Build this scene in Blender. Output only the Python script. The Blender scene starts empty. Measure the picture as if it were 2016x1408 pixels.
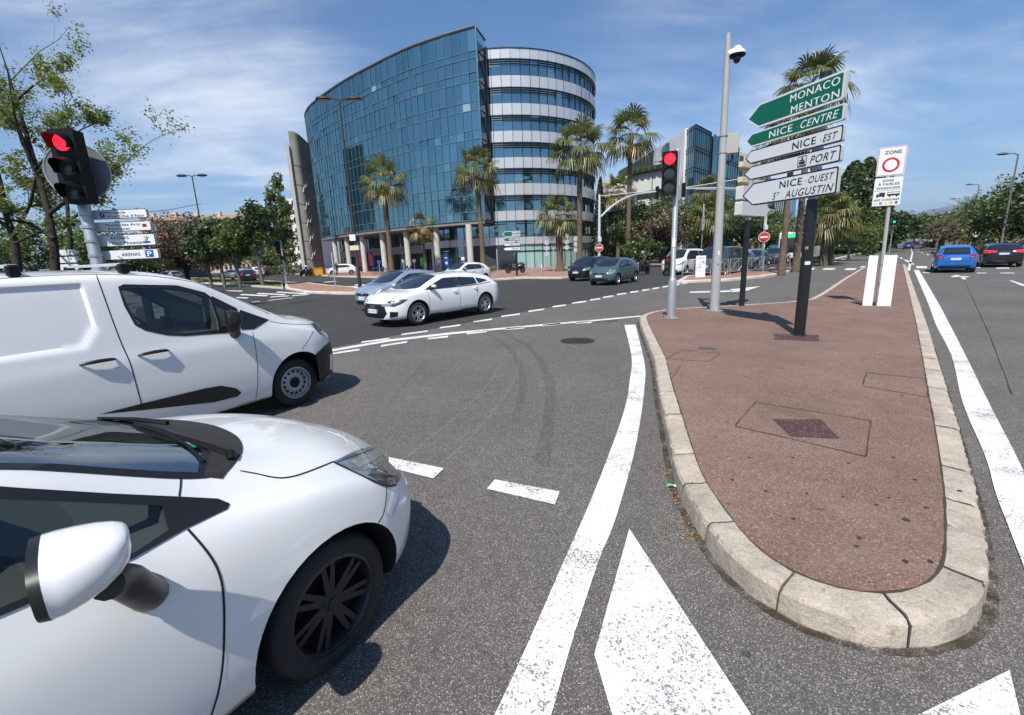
import bpy, bmesh, math, random
import numpy as np
from mathutils import Vector, Matrix
from mathutils.bvhtree import BVHTree
C = bpy.context.scene.collection
SC = bpy.context.scene
rad = math.radians
# ------------------------------------------------------------------ camera
W, H, FPX, PITCH, ROLL, EYE = 2016, 1408, 890.0, rad(12.7), rad(2.25), 1.84
FWD = Vector((0, math.cos(PITCH), -math.sin(PITCH)))
_U0 = Vector((0, math.sin(PITCH), math.cos(PITCH)))
_R0 = Vector((1, 0, 0))
RT = _R0*math.cos(ROLL) - _U0*math.sin(ROLL)
UP = _R0*math.sin(ROLL) + _U0*math.cos(ROLL)
EYEP = Vector((0, 0, EYE))
cam = bpy.data.objects.new('camera', bpy.data.cameras.new('camera'))
C.objects.link(cam)
cam.data.sensor_width = 36
cam.data.lens = FPX/W*36
cam.data.clip_start = 0.05
cam.data.clip_end = 40000
M = Matrix((RT, UP, -FWD)).transposed().to_4x4()
M.translation = EYEP
cam.matrix_world = M
SC.camera = cam

def ray(x, y): return FWD + RT*((x-W/2)/FPX) - UP*((y-H/2)/FPX)
def gp(x, y, z=0.0):
    "the point at height z seen in that direction"
    d = ray(x, y); return EYEP + d*((z-EYE)/d.z)
def at(x, y, Y):
    "the point Y metres ahead seen in that direction"
    d = ray(x, y); return EYEP + d*(Y/d.y)
def yawv(deg): return Vector((math.sin(rad(deg)), math.cos(rad(deg)), 0))
def onplane(P0, yaw, x, y):
    "(distance along the yaw direction from P0, height) of the point of a vertical plane"
    u = yawv(yaw); n = Vector((u.y, -u.x, 0)); d = ray(x, y)
    t = (P0-EYEP).dot(n)/d.dot(n); p = EYEP + d*t
    return ((p-P0).dot(u), p.z)

# ------------------------------------------------------------------ light
SUN_EL, SUN_YAW = rad(54), rad(198.8)
SC.view_settings.view_transform = 'Standard'
SC.view_settings.look = 'None'
SC.view_settings.gamma = 1
SC.view_settings.exposure = 0.34
SC.cycles.max_bounces = 8
SC.cycles.transparent_max_bounces = 24
SC.cycles.caustics_reflective = False
SC.cycles.caustics_refractive = False
SC.cycles.volume_step_rate = 20
try: SC.cycles.use_denoising = True
except Exception: pass
sun = bpy.data.objects.new('sun', bpy.data.lights.new('sun', 'SUN'))
C.objects.link(sun)
sun.data.energy = 5.0
sun.data.angle = rad(0.53)
sun.data.color = (1.0, 0.95, 0.87)
SUNV = Vector((math.sin(SUN_YAW)*math.cos(SUN_EL), math.cos(SUN_YAW)*math.cos(SUN_EL), math.sin(SUN_EL)))
sun.rotation_euler = SUNV.to_track_quat('Z', 'Y').to_euler()

class NT:
    "short hand for building node trees"
    def __init__(s, tree): s.t = tree; s.n = tree.nodes; s.l = tree.links
    def new(s, kind, **kw):
        n = s.n.new(kind)
        for k, v in kw.items(): setattr(n, k, v)
        return n
    def put(s, sock, v):
        if hasattr(v, 'is_linked') or isinstance(v, bpy.types.NodeSocket): s.l.new(v, sock)
        else: sock.default_value = v
    def math(s, op, a, b=0.0, clamp=False):
        n = s.new('ShaderNodeMath', operation=op, use_clamp=clamp)
        s.put(n.inputs[0], a); s.put(n.inputs[1], b); return n.outputs[0]
    def vmath(s, op, a, b=(0, 0, 0)):
        n = s.new('ShaderNodeVectorMath', operation=op)
        s.put(n.inputs[0], a); s.put(n.inputs[1], b); return n.outputs['Value'] if op == 'DOT_PRODUCT' else n.outputs[0]
    def ramp(s, fac, stops):
        n = s.new('ShaderNodeValToRGB'); e = n.color_ramp.elements
        while len(e) < len(stops): e.new(0.5)
        for k, (p, c) in enumerate(stops):
            e[k].position = p; e[k].color = c if len(c) == 4 else (*c, 1)
        s.put(n.inputs[0], fac); return n.outputs[0]
    def mix(s, fac, a, b, blend='MIX'):
        n = s.new('ShaderNodeMix', data_type='RGBA', blend_type=blend)
        s.put(n.inputs[0], fac)
        for i, v in ((6, a), (7, b)):
            s.put(n.inputs[i], (*v, 1) if isinstance(v, tuple) and len(v) == 3 else v)
        return n.outputs[2]
    def noise(s, vec, scale, detail=4.0, rough=0.55, dist=0.0):
        n = s.new('ShaderNodeTexNoise')
        if vec is not None: s.l.new(vec, n.inputs['Vector'])
        n.inputs['Scale'].default_value = scale; n.inputs['Detail'].default_value = detail
        n.inputs['Roughness'].default_value = rough; n.inputs['Distortion'].default_value = dist
        return n.outputs['Fac']
    def voro(s, vec, scale, feature='F1', out='Distance', rand=1.0):
        n = s.new('ShaderNodeTexVoronoi', feature=feature)
        if vec is not None: s.l.new(vec, n.inputs['Vector'])
        n.inputs['Scale'].default_value = scale; n.inputs['Randomness'].default_value = rand
        return n.outputs[out]

# sky with thin high cloud
world = bpy.data.worlds.new('World'); SC.world = world; world.use_nodes = True
w = NT(world.node_tree); w.n.clear()
sky = w.new('ShaderNodeTexSky', sky_type='NISHITA'); sky.sun_disc = False
sky.sun_elevation = SUN_EL; sky.sun_rotation = SUN_YAW
sky.altitude = 0; sky.air_density = 1.0; sky.dust_density = 0.8; sky.ozone_density = 3.2
tc = w.new('ShaderNodeTexCoord')
sep = w.new('ShaderNodeSeparateXYZ'); w.l.new(tc.outputs['Generated'], sep.inputs[0])
zz = w.math('MAXIMUM', w.math('ADD', sep.outputs['Z'], 0.10), 0.05)
comb = w.new('ShaderNodeCombineXYZ')
w.l.new(w.math('DIVIDE', sep.outputs['X'], zz), comb.inputs[0]); w.l.new(w.math('DIVIDE', sep.outputs['Y'], zz), comb.inputs[1])
mp = w.new('ShaderNodeMapping'); w.l.new(comb.outputs[0], mp.inputs[0])
mp.inputs['Rotation'].default_value = (0, 0, rad(24)); mp.inputs['Scale'].default_value = (0.6, 1.05, 1)
mp.inputs['Location'].default_value = (1.3, 0.4, 0)
n1 = w.noise(mp.outputs[0], 0.50, 9, 0.60, 1.3)
n2 = w.noise(mp.outputs[0], 2.2, 8, 0.65, 0.6)
cl = w.math('ADD', w.math('MULTIPLY', n1, 0.75), w.math('MULTIPLY', n2, 0.25))
# a broad bank of cloud low on the left and a fainter one on the right
def bank(px, py, lo, hi):
    d = ray(px, py).normalized()
    dt = w.vmath('DOT_PRODUCT', tc.outputs['Generated'], tuple(d))
    m = w.new('ShaderNodeMapRange', interpolation_type='SMOOTHSTEP'); w.l.new(dt, m.inputs[0])
    m.inputs[1].default_value = lo; m.inputs[2].default_value = hi; return m.outputs[0]
b = w.math('ADD', w.math('MULTIPLY', bank(430, 340, 0.88, 0.995), 0.19), w.math('MULTIPLY', bank(1330, 240, 0.92, 0.998), 0.17))
b = w.math('ADD', b, w.math('MULTIPLY', bank(1800, 380, 0.94, 0.999), 0.16))
cl = w.math('ADD', cl, b)
cm = w.new('ShaderNodeMapRange', interpolation_type='SMOOTHERSTEP'); w.l.new(cl, cm.inputs[0])
cm.inputs[1].default_value = 0.505; cm.inputs[2].default_value = 0.98; cm.inputs[4].default_value = 0.95
hz = w.new('ShaderNodeMapRange', interpolation_type='SMOOTHSTEP'); w.l.new(sep.outputs['Z'], hz.inputs[0])
hz.inputs[1].default_value = -0.02; hz.inputs[2].default_value = 0.05
fac = w.math('MULTIPLY', cm.outputs[0], hz.outputs[0])
tint = w.mix(1.0, sky.outputs[0], (0.70, 0.95, 1.16), 'MULTIPLY')
col = w.mix(fac, tint, (9.6, 9.9, 10.3))
bg = w.new('ShaderNodeBackground'); w.l.new(col, bg.inputs[0]); bg.inputs[1].default_value = 0.095
wo = w.new('ShaderNodeOutputWorld'); w.l.new(bg.outputs[0], wo.inputs[0])

# ------------------------------------------------------------------ materials
MATS = {}
def mat(name, col=(0.5, 0.5, 0.5), rough=0.5, metal=0.0, coat=0.0, spec=0.5, emit=None, es=1.0, vary=0.0, vscale=3.0, bump=0.0, bscale=40.0):
    if name in MATS: return MATS[name]
    m = bpy.data.materials.new(name); m.use_nodes = True; MATS[name] = m
    t = NT(m.node_tree); p = t.n['Principled BSDF']
    p.inputs['Base Color'].default_value = (*col, 1)
    p.inputs['Roughness'].default_value = rough; p.inputs['Metallic'].default_value = metal
    p.inputs['Coat Weight'].default_value = coat; p.inputs['Coat Roughness'].default_value = 0.03
    p.inputs['Specular IOR Level'].default_value = spec
    if emit: p.inputs['Emission Color'].default_value = (*emit, 1); p.inputs['Emission Strength'].default_value = es
    if vary or bump:
        o = t.new('ShaderNodeTexCoord').outputs['Object']
        if vary:
            f = t.noise(o, vscale, 6, 0.6)
            lo = tuple(max(0, c*(1-vary)) for c in col); hi = tuple(min(1, c*(1+vary)) for c in col)
            t.l.new(t.ramp(f, [(0.3, lo), (0.7, hi)]), p.inputs['Base Color'])
        if bump:
            bn = t.new('ShaderNodeBump'); bn.inputs['Strength'].default_value = bump; bn.inputs['Distance'].default_value = 0.02
            t.l.new(t.noise(o, bscale, 5, 0.6), bn.inputs['Height']); t.l.new(bn.outputs[0], p.inputs['Normal'])
    return m

def asphalt(name, dark, light, tint, patch=0.35, marks=False):
    m = bpy.data.materials.new(name); m.use_nodes = True; MATS[name] = m
    t = NT(m.node_tree); p = t.n['Principled BSDF']
    o = t.new('ShaderNodeTexCoord').outputs['Object']
    v = t.voro(o, 135, 'F1', 'Color')
    sp = t.new('ShaderNodeSeparateColor'); t.l.new(v, sp.inputs[0])
    stone = t.ramp(sp.outputs[0], [(0.0, tuple(dark*c for c in tint)), (0.55, tuple((dark+light)*0.42*c for c in tint)), (0.88, tuple(light*.86*c for c in tint)), (0.99, tuple(light*1.35*c for c in tint))])
    d = t.voro(o, 135, 'F1', 'Distance')
    stone = t.mix(t.ramp(d, [(0.25, (0, 0, 0)), (0.62, (1, 1, 1))]), stone, tuple(dark*0.75*c for c in tint))
    big = t.noise(o, 0.45, 7, 0.62)
    k = t.ramp(big, [(0.28, (1-patch,)*3), (0.72, (1+patch,)*3)])
    c = t.mix(1.0, stone, k, 'MULTIPLY')
    fine = t.noise(o, 9, 5, 0.7)
    c = t.mix(1.0, c, t.ramp(fine, [(0.3, (0.84,)*3), (0.7, (1.14,)*3)]), 'MULTIPLY')
    # cracks and dark stains with a shape of their own
    st = t.noise(o, 1.7, 3, 0.5, 1.5)
    c = t.mix(t.ramp(st, [(0.66, (0, 0, 0)), (0.80, (0.5, 0.5, 0.5))]), c, tuple(dark*0.8*q for q in tint))
    t.l.new(c, p.inputs['Base Color'])
    p.inputs['Roughness'].default_value = 0.86; p.inputs['Specular IOR Level'].default_value = 0.32
    bn = t.new('ShaderNodeBump'); bn.inputs['Strength'].default_value = 0.55; bn.inputs['Distance'].default_value = 0.006
    t.l.new(sp.outputs[0], bn.inputs['Height']); t.l.new(bn.outputs[0], p.inputs['Normal'])
    return m

def worn_paint(name, col, under, wear=0.5):
    m = bpy.data.materials.new(name); m.use_nodes = True; MATS[name] = m
    t = NT(m.node_tree); p = t.n['Principled BSDF']
    o = t.new('ShaderNodeTexCoord').outputs['Object']
    a = t.noise(o, 62, 4, 0.75); b_ = t.noise(o, 2.3, 4, 0.6); c_ = t.voro(o, 120, 'F1', 'Distance')
    s = t.math('ADD', t.math('MULTIPLY', a, 0.7), t.math('MULTIPLY', b_, 0.45))
    s = t.math('ADD', s, t.math('MULTIPLY', c_, 0.22))
    f = t.ramp(s, [(wear+0.46, (0, 0, 0)), (wear+0.55, (1, 1, 1))])
    dirt = t.mix(t.ramp(t.noise(o, 5, 6, 0.7), [(0.35, (0, 0, 0)), (0.8, (0.7, 0.7, 0.7))]), col, tuple(q*0.62 for q in col))
    t.l.new(t.mix(f, dirt, under), p.inputs['Base Color']); p.inputs['Roughness'].default_value = 0.7
    bn = t.new('ShaderNodeBump'); bn.inputs['Strength'].default_value = 0.3; bn.inputs['Distance'].default_value = 0.004
    t.l.new(a, bn.inputs['Height']); t.l.new(bn.outputs[0], p.inputs['Normal'])
    return m

def car_paint(name, col, metal=0.0, rough=0.32):
    if name in MATS: return MATS[name]
    m = mat(name, col, rough, metal, coat=1.0)
    return m

def clear_glass(name, tint, refl=0.06, rough=0.0):
    m = bpy.data.materials.new(name); m.use_nodes = True; MATS[name] = m
    t = NT(m.node_tree); t.n.clear()
    tr = t.new('ShaderNodeBsdfTransparent'); tr.inputs[0].default_value = (*tint, 1)
    gl = t.new('ShaderNodeBsdfGlossy'); gl.inputs['Roughness'].default_value = rough; gl.inputs[0].default_value = (0.95, 0.97, 1, 1)
    fr = t.new('ShaderNodeFresnel'); fr.inputs[0].default_value = 1.5
    ms = t.new('ShaderNodeMixShader'); f = t.math('MINIMUM', t.math('ADD', t.math('MULTIPLY', fr.outputs[0], 0.8), refl-0.04, True), 0.34)
    t.l.new(f, ms.inputs[0]); t.l.new(tr.outputs[0], ms.inputs[1]); t.l.new(gl.outputs[0], ms.inputs[2])
    out = t.new('ShaderNodeOutputMaterial'); t.l.new(ms.outputs[0], out.inputs[0])
    return m

def coated_glass(name, body, refl, amount=0.55, rough=0.015, pane=None):
    "reflective facade glass; per-pane shade from a face attribute"
    m = bpy.data.materials.new(name); m.use_nodes = True; MATS[name] = m
    t = NT(m.node_tree); t.n.clear()
    at_ = t.new('ShaderNodeAttribute', attribute_name='shade')
    di = t.new('ShaderNodeBsdfDiffuse'); t.l.new(t.ramp(at_.outputs['Fac'], [(0, tuple(c*0.35 for c in body)), (0.82, tuple(c*1.5 for c in body)), (0.97, tuple(min(1, c*2.2+0.02) for c in body)), (1.0, (0.34, 0.40, 0.40))]), di.inputs[0])
    gl = t.new('ShaderNodeBsdfGlossy'); gl.inputs['Roughness'].default_value = rough
    t.l.new(t.mix(at_.outputs['Fac'], tuple(c*0.86 for c in refl), tuple(min(1, c*1.12) for c in refl)), gl.inputs[0])
    fr = t.new('ShaderNodeLayerWeight'); fr.inputs[0].default_value = 0.35
    f = t.math('ADD', t.math('MULTIPLY', fr.outputs['Fresnel'], 0.6), amount, True)
    ms = t.new('ShaderNodeMixShader'); t.l.new(f, ms.inputs[0]); t.l.new(di.outputs[0], ms.inputs[1]); t.l.new(gl.outputs[0], ms.inputs[2])
    out = t.new('ShaderNodeOutputMaterial'); t.l.new(ms.outputs[0], out.inputs[0])
    return m

def leaf_mat(name, dark, light, trans=0.35):
    m = bpy.data.materials.new(name); m.use_nodes = True; MATS[name] = m
    t = NT(m.node_tree); t.n.clear()
    a = t.new('ShaderNodeAttribute', attribute_name='shade')
    c = t.ramp(a.outputs['Fac'], [(0.0, dark), (1.0, light)])
    d = t.new('ShaderNodeBsdfDiffuse'); t.l.new(c, d.inputs[0])
    tl = t.new('ShaderNodeBsdfTranslucent'); t.l.new(t.mix(1.0, c, (1.15, 1.25, 0.6), 'MULTIPLY'), tl.inputs[0])
    g = t.new('ShaderNodeBsdfGlossy'); g.inputs['Roughness'].default_value = 0.45; g.inputs[0].default_value = (0.5, 0.5, 0.5, 1)
    m1 = t.new('ShaderNodeMixShader'); m1.inputs[0].default_value = trans
    t.l.new(d.outputs[0], m1.inputs[1]); t.l.new(tl.outputs[0], m1.inputs[2])
    m2 = t.new('ShaderNodeMixShader'); m2.inputs[0].default_value = 0.08
    t.l.new(m1.outputs[0], m2.inputs[1]); t.l.new(g.outputs[0], m2.inputs[2])
    out = t.new('ShaderNodeOutputMaterial'); t.l.new(m2.outputs[0], out.inputs[0])
    return m

# ------------------------------------------------------------------ mesh helpers
class MB:
    "collects faces and links them as one mesh object"
    def __init__(s): s.v = []; s.f = []; s.m = []; s.sh = []
    def add(s, vs, fs, mi=0, sh=0.5):
        o = len(s.v); s.v += [tuple(q) for q in vs]
        for f in fs: s.f.append([o+i for i in f]); s.m.append(mi); s.sh.append(sh)
        return s
    def quad(s, a, b, c, d, mi=0, sh=0.5): return s.add([a, b, c, d], [(0, 1, 2, 3)], mi, sh)
    def box(s, c, d, yaw=0.0, mi=0, bev=0.0, sh=0.5):
        x, y, z = d[0]/2, d[1]/2, d[2]/2
        if bev:
            b = bev; P = []
            for k in (-z, z):
                for e, zz_ in ((1, 0), (0, 1)):
                    pass
            rings = [(-z, x-b, y-b), (-z+b, x, y), (z-b, x, y), (z, x-b, y-b)]
            vs = []
            for (h, px, py) in rings:
                if px == x: vs += [(-px, -py+b, h), (-px+b, -py, h), (px-b, -py, h), (px, -py+b, h), (px, py-b, h), (px-b, py, h), (-px+b, py, h), (-px, py-b, h)]
                else: vs += [(-px, -py+b*.5, h), (-px+b*.5, -py, h), (px-b*.5, -py, h), (px, -py+b*.5, h), (px, py-b*.5, h), (px-b*.5, py, h), (-px+b*.5, py, h), (-px, py-b*.5, h)]
            fs = [tuple(range(7, -1, -1)), tuple(range(24, 32))]
            for r in range(3):
                for k in range(8): fs.append((r*8+k, r*8+(k+1) % 8, r*8+8+(k+1) % 8, r*8+8+k))
        else:
            vs = [(-x, -y, -z), (x, -y, -z), (x, y, -z), (-x, y, -z), (-x, -y, z), (x, -y, z), (x, y, z), (-x, y, z)]
            fs = [(3, 2, 1, 0), (4, 5, 6, 7), (0, 1, 5, 4), (1, 2, 6, 5), (2, 3, 7, 6), (3, 0, 4, 7)]
        cs, sn = math.cos(yaw), math.sin(yaw)
        vs = [(c[0]+a*cs-b_*sn, c[1]+a*sn+b_*cs, c[2]+h) for a, b_, h in vs]
        return s.add(vs, fs, mi, sh)
    def tube(s, path, r, n=8, mi=0, cap=True, sh=0.5):
        P = [Vector(p) for p in path]; rs = r if isinstance(r, (list, tuple)) else [r]*len(P)
        vs = []; ref = None
        for k, p in enumerate(P):
            d = (P[min(k+1, len(P)-1)]-P[max(k-1, 0)])
            if d.length < 1e-9: d = Vector((0, 0, 1))
            d.normalize()
            if ref is None:
                ref = Vector((1, 0, 0)) if abs(d.x) < 0.9 else Vector((0, 1, 0))
            a = (ref-d*ref.dot(d)).normalized(); b = d.cross(a); ref = a
            for j in range(n):
                t = 2*math.pi*j/n; vs.append(p+(a*math.cos(t)+b*math.sin(t))*rs[k])
        fs = []
        for k in range(len(P)-1):
            for j in range(n): fs.append((k*n+j, k*n+(j+1) % n, (k+1)*n+(j+1) % n, (k+1)*n+j))
        if cap: fs += [tuple(range(n-1, -1, -1)), tuple((len(P)-1)*n+j for j in range(n))]
        return s.add(vs, fs, mi, sh)
    def lathe(s, prof, c=(0, 0, 0), axis='z', n=24, mi=0, close=False, sh=0.5):
        vs = []; fs = []; m = len(prof)
        for k in range(n):
            t = 2*math.pi*k/n
            for (r, h) in prof:
                a, b = r*math.cos(t), r*math.sin(t)
                p = (a, b, h) if axis == 'z' else ((a, h, b) if axis == 'y' else (h, a, b))
                vs.append((c[0]+p[0], c[1]+p[1], c[2]+p[2]))
        for k in range(n):
            for j in range(m if close else m-1):
                q = (k+1) % n; j2 = (j+1) % m
                f = (k*m+j, q*m+j, q*m+j2, k*m+j2)
                fs.append(f if axis != 'y' else f[::-1])
        return s.add(vs, fs, mi, sh)
    def prism(s, poly, o, u, v, n, th, mi=0, sh=0.5):
        "polygon in plane (o,u,v), thickened along n"
        o, u, v, n = map(Vector, (o, u, v, n)); k = len(poly)
        a = [o+u*x+v*y for x, y in poly]; b = [p+n*th for p in a]
        fs = [tuple(range(k, 2*k)), tuple(range(k-1, -1, -1))]+[(i, (i+1) % k, k+(i+1) % k, k+i) for i in range(k)]
        return s.add(a+b, fs, mi, sh)
    def build(s, name, m, parent=None, smooth=False, loc=None, yaw=None, angle=None):
        me = bpy.data.meshes.new(name); me.from_pydata([tuple(v) for v in s.v], [], s.f)
        ms = m if isinstance(m, (list, tuple)) else [m]
        for q in ms: me.materials.append(q)
        if len(ms) > 1: me.polygons.foreach_set('material_index', s.m)
        if any(q != 0.5 for q in s.sh):
            a = me.attributes.new('shade', 'FLOAT', 'FACE'); a.data.foreach_set('value', s.sh)
        if smooth:
            me.polygons.foreach_set('use_smooth', [True]*len(me.polygons))
            me.set_sharp_from_angle(angle=rad(angle or 38))
        me.validate(); me.update()
        return link(name, me, parent, loc, yaw)

def link(name, me, parent=None, loc=None, yaw=None):
    o = bpy.data.objects.new(name, me); C.objects.link(o)
    if parent is not None: o.parent = parent
    if loc is not None: o.location = loc
    if yaw is not None: o.rotation_euler[2] = yaw
    return o
def tag(o, label=None, cat=None, group=None, kind=None):
    for k, v in (('label', label), ('category', cat), ('group', group), ('kind', kind)):
        if v: o[k] = v
    return o
def thing(name, label, cat, loc=(0, 0, 0), yaw=0.0, group=None):
    o = bpy.data.objects.new(name, None); C.objects.link(o); o.empty_display_size = 0.2
    o.location = loc; o.rotation_euler = (0, 0, yaw)
    return tag(o, label, cat, group)
def copy_thing(o, loc, yaw, label, group=None, scale=None):
    kids = {}
    for q in list(C.objects):
        if q.parent is not None: kids.setdefault(q.parent.name, []).append(q)
    r = o.copy(); C.objects.link(r); r.location = loc; r.rotation_euler = (0, 0, yaw); r['label'] = label
    if group: r['group'] = group
    if scale: r.scale = scale if isinstance(scale, tuple) else (scale,)*3
    for ch in kids.get(o.name, []):
        c = ch.copy(); C.objects.link(c); c.parent = r
        for g in kids.get(ch.name, []):
            d = g.copy(); C.objects.link(d); d.parent = c
    return r
def dims(): bpy.context.view_layer.update()

_font = {}
def text_mesh(s, size, align='CENTER', bold=0.0, shear=0.0, space=1.0, lines=1.0):
    "flat lettering in the xy plane, as mesh data"
    cu = bpy.data.curves.new('lettering', 'FONT'); cu.body = s; cu.size = size; cu.align_x = align; cu.align_y = 'CENTER'
    cu.offset = bold; cu.shear = shear; cu.space_character = space; cu.space_line = lines; cu.resolution_u = 4
    ob = bpy.data.objects.new('lettering', cu); C.objects.link(ob)
    dg = bpy.context.evaluated_depsgraph_get(); dg.update()
    me = bpy.data.meshes.new_from_object(ob.evaluated_get(dg)); me.materials.clear()
    bpy.data.objects.remove(ob); bpy.data.curves.remove(cu)
    return me
def lettering(parent, items, m, origin, u, v, n, name='lettering'):
    "items: (text,size,cx,cy,align,bold,shear,space) in the (u,v) plane"
    bm = bmesh.new()
    for it in items:
        s_, size, cx, cy = it[:4]; kw = dict(zip(('align', 'bold', 'shear', 'space'), it[4:]))
        me = text_mesh(s_, size, **kw); t = bmesh.new(); t.from_mesh(me)
        for q in t.verts: q.co.x += cx; q.co.y += cy
        t.to_mesh(me); t.free(); bm.from_mesh(me); bpy.data.meshes.remove(me)
    o, u, v, n = map(Vector, (origin, u, v, n))
    for q in bm.verts: q.co = o+u*q.co.x+v*q.co.y+n*0.0035
    me = bpy.data.meshes.new(name); bm.to_mesh(me); bm.free(); me.materials.append(m)
    return link(name, me, parent)

def rounded(poly, r, n=4):
    out = []; k = len(poly)
    for i in range(k):
        p, a, b = Vector(poly[i]), Vector(poly[i-1]), Vector(poly[(i+1) % k])
        rr = r[i] if isinstance(r, (list, tuple)) else r
        if rr <= 0: out.append(tuple(p)); continue
        d1, d2 = (a-p), (b-p); l = min(rr, d1.length*0.48, d2.length*0.48)
        p1, p2 = p+d1.normalized()*l, p+d2.normalized()*l
        for j in range(n+1):
            t = j/n; q = p1*(1-t)**2+p*2*t*(1-t)+p2*t*t; out.append(tuple(q))
    return out
def offset_poly(poly, d):
    "grow a counter-clockwise polygon outward by d"
    k = len(poly); out = []
    for i in range(k):
        p, a, b = Vector(poly[i][:2]), Vector(poly[i-1][:2]), Vector(poly[(i+1) % k][:2])
        e1, e2 = (p-a).normalized(), (b-p).normalized()
        n1, n2 = Vector((e1.y, -e1.x)), Vector((e2.y, -e2.x)); nn = (n1+n2)
        nn = nn/max(0.35, nn.length_squared)*2 if nn.length > 1e-6 else n1
        out.append(p+nn*d)
    return out
def pchip(xs, ys):
    xs = np.asarray(xs, float); ys = np.asarray(ys, float); h = np.diff(xs); dl = np.diff(ys)/h
    m = np.zeros_like(ys)
    if len(xs) > 2:
        for i in range(1, len(xs)-1):
            if dl[i-1]*dl[i] > 0:
                w1, w2 = 2*h[i]+h[i-1], h[i]+2*h[i-1]; m[i] = (w1+w2)/(w1/dl[i-1]+w2/dl[i])
        m[0], m[-1] = dl[0], dl[-1]
    else: m[:] = dl[0]
    def f(x):
        x = np.clip(x, xs[0], xs[-1]); i = np.clip(np.searchsorted(xs, x)-1, 0, len(xs)-2)
        t = (x-xs[i])/h[i]
        return (2*t**3-3*t**2+1)*ys[i]+(t**3-2*t**2+t)*h[i]*m[i]+(-2*t**3+3*t**2)*ys[i+1]+(t**3-t**2)*h[i]*m[i+1]
    return f
def smooth_path(P, n=6):
    "Catmull-Rom through 3-D points"
    P = [Vector(p) for p in P]; out = []
    for i in range(len(P)-1):
        p0, p1, p2, p3 = P[max(i-1, 0)], P[i], P[i+1], P[min(i+2, len(P)-1)]
        for j in range(n):
            t = j/n
            out.append(0.5*((2*p1)+(p2-p0)*t+(2*p0-5*p1+4*p2-p3)*t*t+(3*p1-p0-3*p2+p3)*t**3))
    out.append(P[-1]); return out
random.seed(7)
# ------------------------------------------------------------------ ground, roads, pavements
def sheet(name, pts, z, m, kind='structure', yaw=None):
    bm = bmesh.new(); vs = [bm.verts.new((p[0], p[1], z)) for p in pts]; f = bm.faces.new(vs)
    if f.normal.z < 0 or f.calc_area() and (bm.normal_update() or f.normal.z < 0): f.normal_flip()
    bmesh.ops.triangulate(bm, faces=[f])
    me = bpy.data.meshes.new(name); bm.to_mesh(me); bm.free(); me.materials.append(m)
    return tag(link(name, me), kind=kind)
def px(pts, z=0.0, s=1.0, ox=0.0, oy=0.0): return [gp(ox+a/s, oy+b/s, z) for a, b in pts]
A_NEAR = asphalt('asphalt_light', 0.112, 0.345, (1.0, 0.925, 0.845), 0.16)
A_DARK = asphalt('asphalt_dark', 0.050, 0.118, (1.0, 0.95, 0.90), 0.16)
PAINT = worn_paint('road_paint', (0.80, 0.79, 0.77), (0.20, 0.19, 0.175), 0.25)
PAINT2 = worn_paint('road_paint_worn', (0.72, 0.72, 0.70), (0.10, 0.095, 0.09), 0.27)
EARTH = mat('dry_soil', (0.13, 0.105, 0.07), 0.95, vary=0.4, vscale=0.3)
GRASS = mat('short_grass', (0.10, 0.115, 0.035), 0.95, vary=0.45, vscale=1.2, bump=0.6, bscale=60)
def red_surface(name, base, sp=0.5):
    m = bpy.data.materials.new(name); m.use_nodes = True
    t = NT(m.node_tree); p = t.n['Principled BSDF']; o = t.new('ShaderNodeTexCoord').outputs['Object']
    v = t.voro(o, 130, 'F1', 'Color'); s = t.new('ShaderNodeSeparateColor'); t.l.new(v, s.inputs[0])
    c = t.ramp(s.outputs[0], [(0, tuple(q*0.62 for q in base)), (0.6, base), (0.95, tuple(q*1.35 for q in base)), (1.0, (0.36, 0.30, 0.27))])
    c = t.mix(1.0, c, t.ramp(t.noise(o, 0.8, 7, 0.65), [(0.3, (0.82,)*3), (0.7, (1.16, 1.18, 1.18))]), 'MULTIPLY')
    c = t.mix(t.ramp(t.noise(o, 2.6, 5, 0.7, 0.8), [(0.52, (0,)*3), (0.76, (0.6,)*3)]), c, (0.245, 0.185, 0.150))
    c = t.mix(t.ramp(t.noise(o, 7, 2, 0.4, 0.4), [(0.70, (0,)*3), (0.76, (0.75,)*3)]), c, (0.07, 0.05, 0.048))
    # splashes of old pale paint
    mp_ = t.new('ShaderNodeMapping'); t.l.new(o, mp_.inputs[0]); mp_.inputs['Rotation'].default_value = (0, 0, 0.5); mp_.inputs['Scale'].default_value = (2.2, 7, 1)
    c = t.mix(t.ramp(t.noise(mp_.outputs[0], 1.3, 6, 0.75), [(0.69, (0,)*3), (0.77, (0.55,)*3)]), c, (0.42, 0.36, 0.34))
    t.l.new(c, p.inputs['Base Color']); p.inputs['Roughness'].default_value = 0.9; p.inputs['Specular IOR Level'].default_value = 0.25
    b_ = t.new('ShaderNodeBump'); b_.inputs['Strength'].default_value = 0.5; b_.inputs['Distance'].default_value = 0.005
    t.l.new(s.outputs[1], b_.inputs['Height']); t.l.new(b_.outputs[0], p.inputs['Normal'])
    return m
RED = red_surface('red_surfacing', (0.198, 0.123, 0.098))
REDFAR = mat('red_pavers', (0.30, 0.17, 0.13), 0.9, vary=0.25, vscale=1.5)
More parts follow.
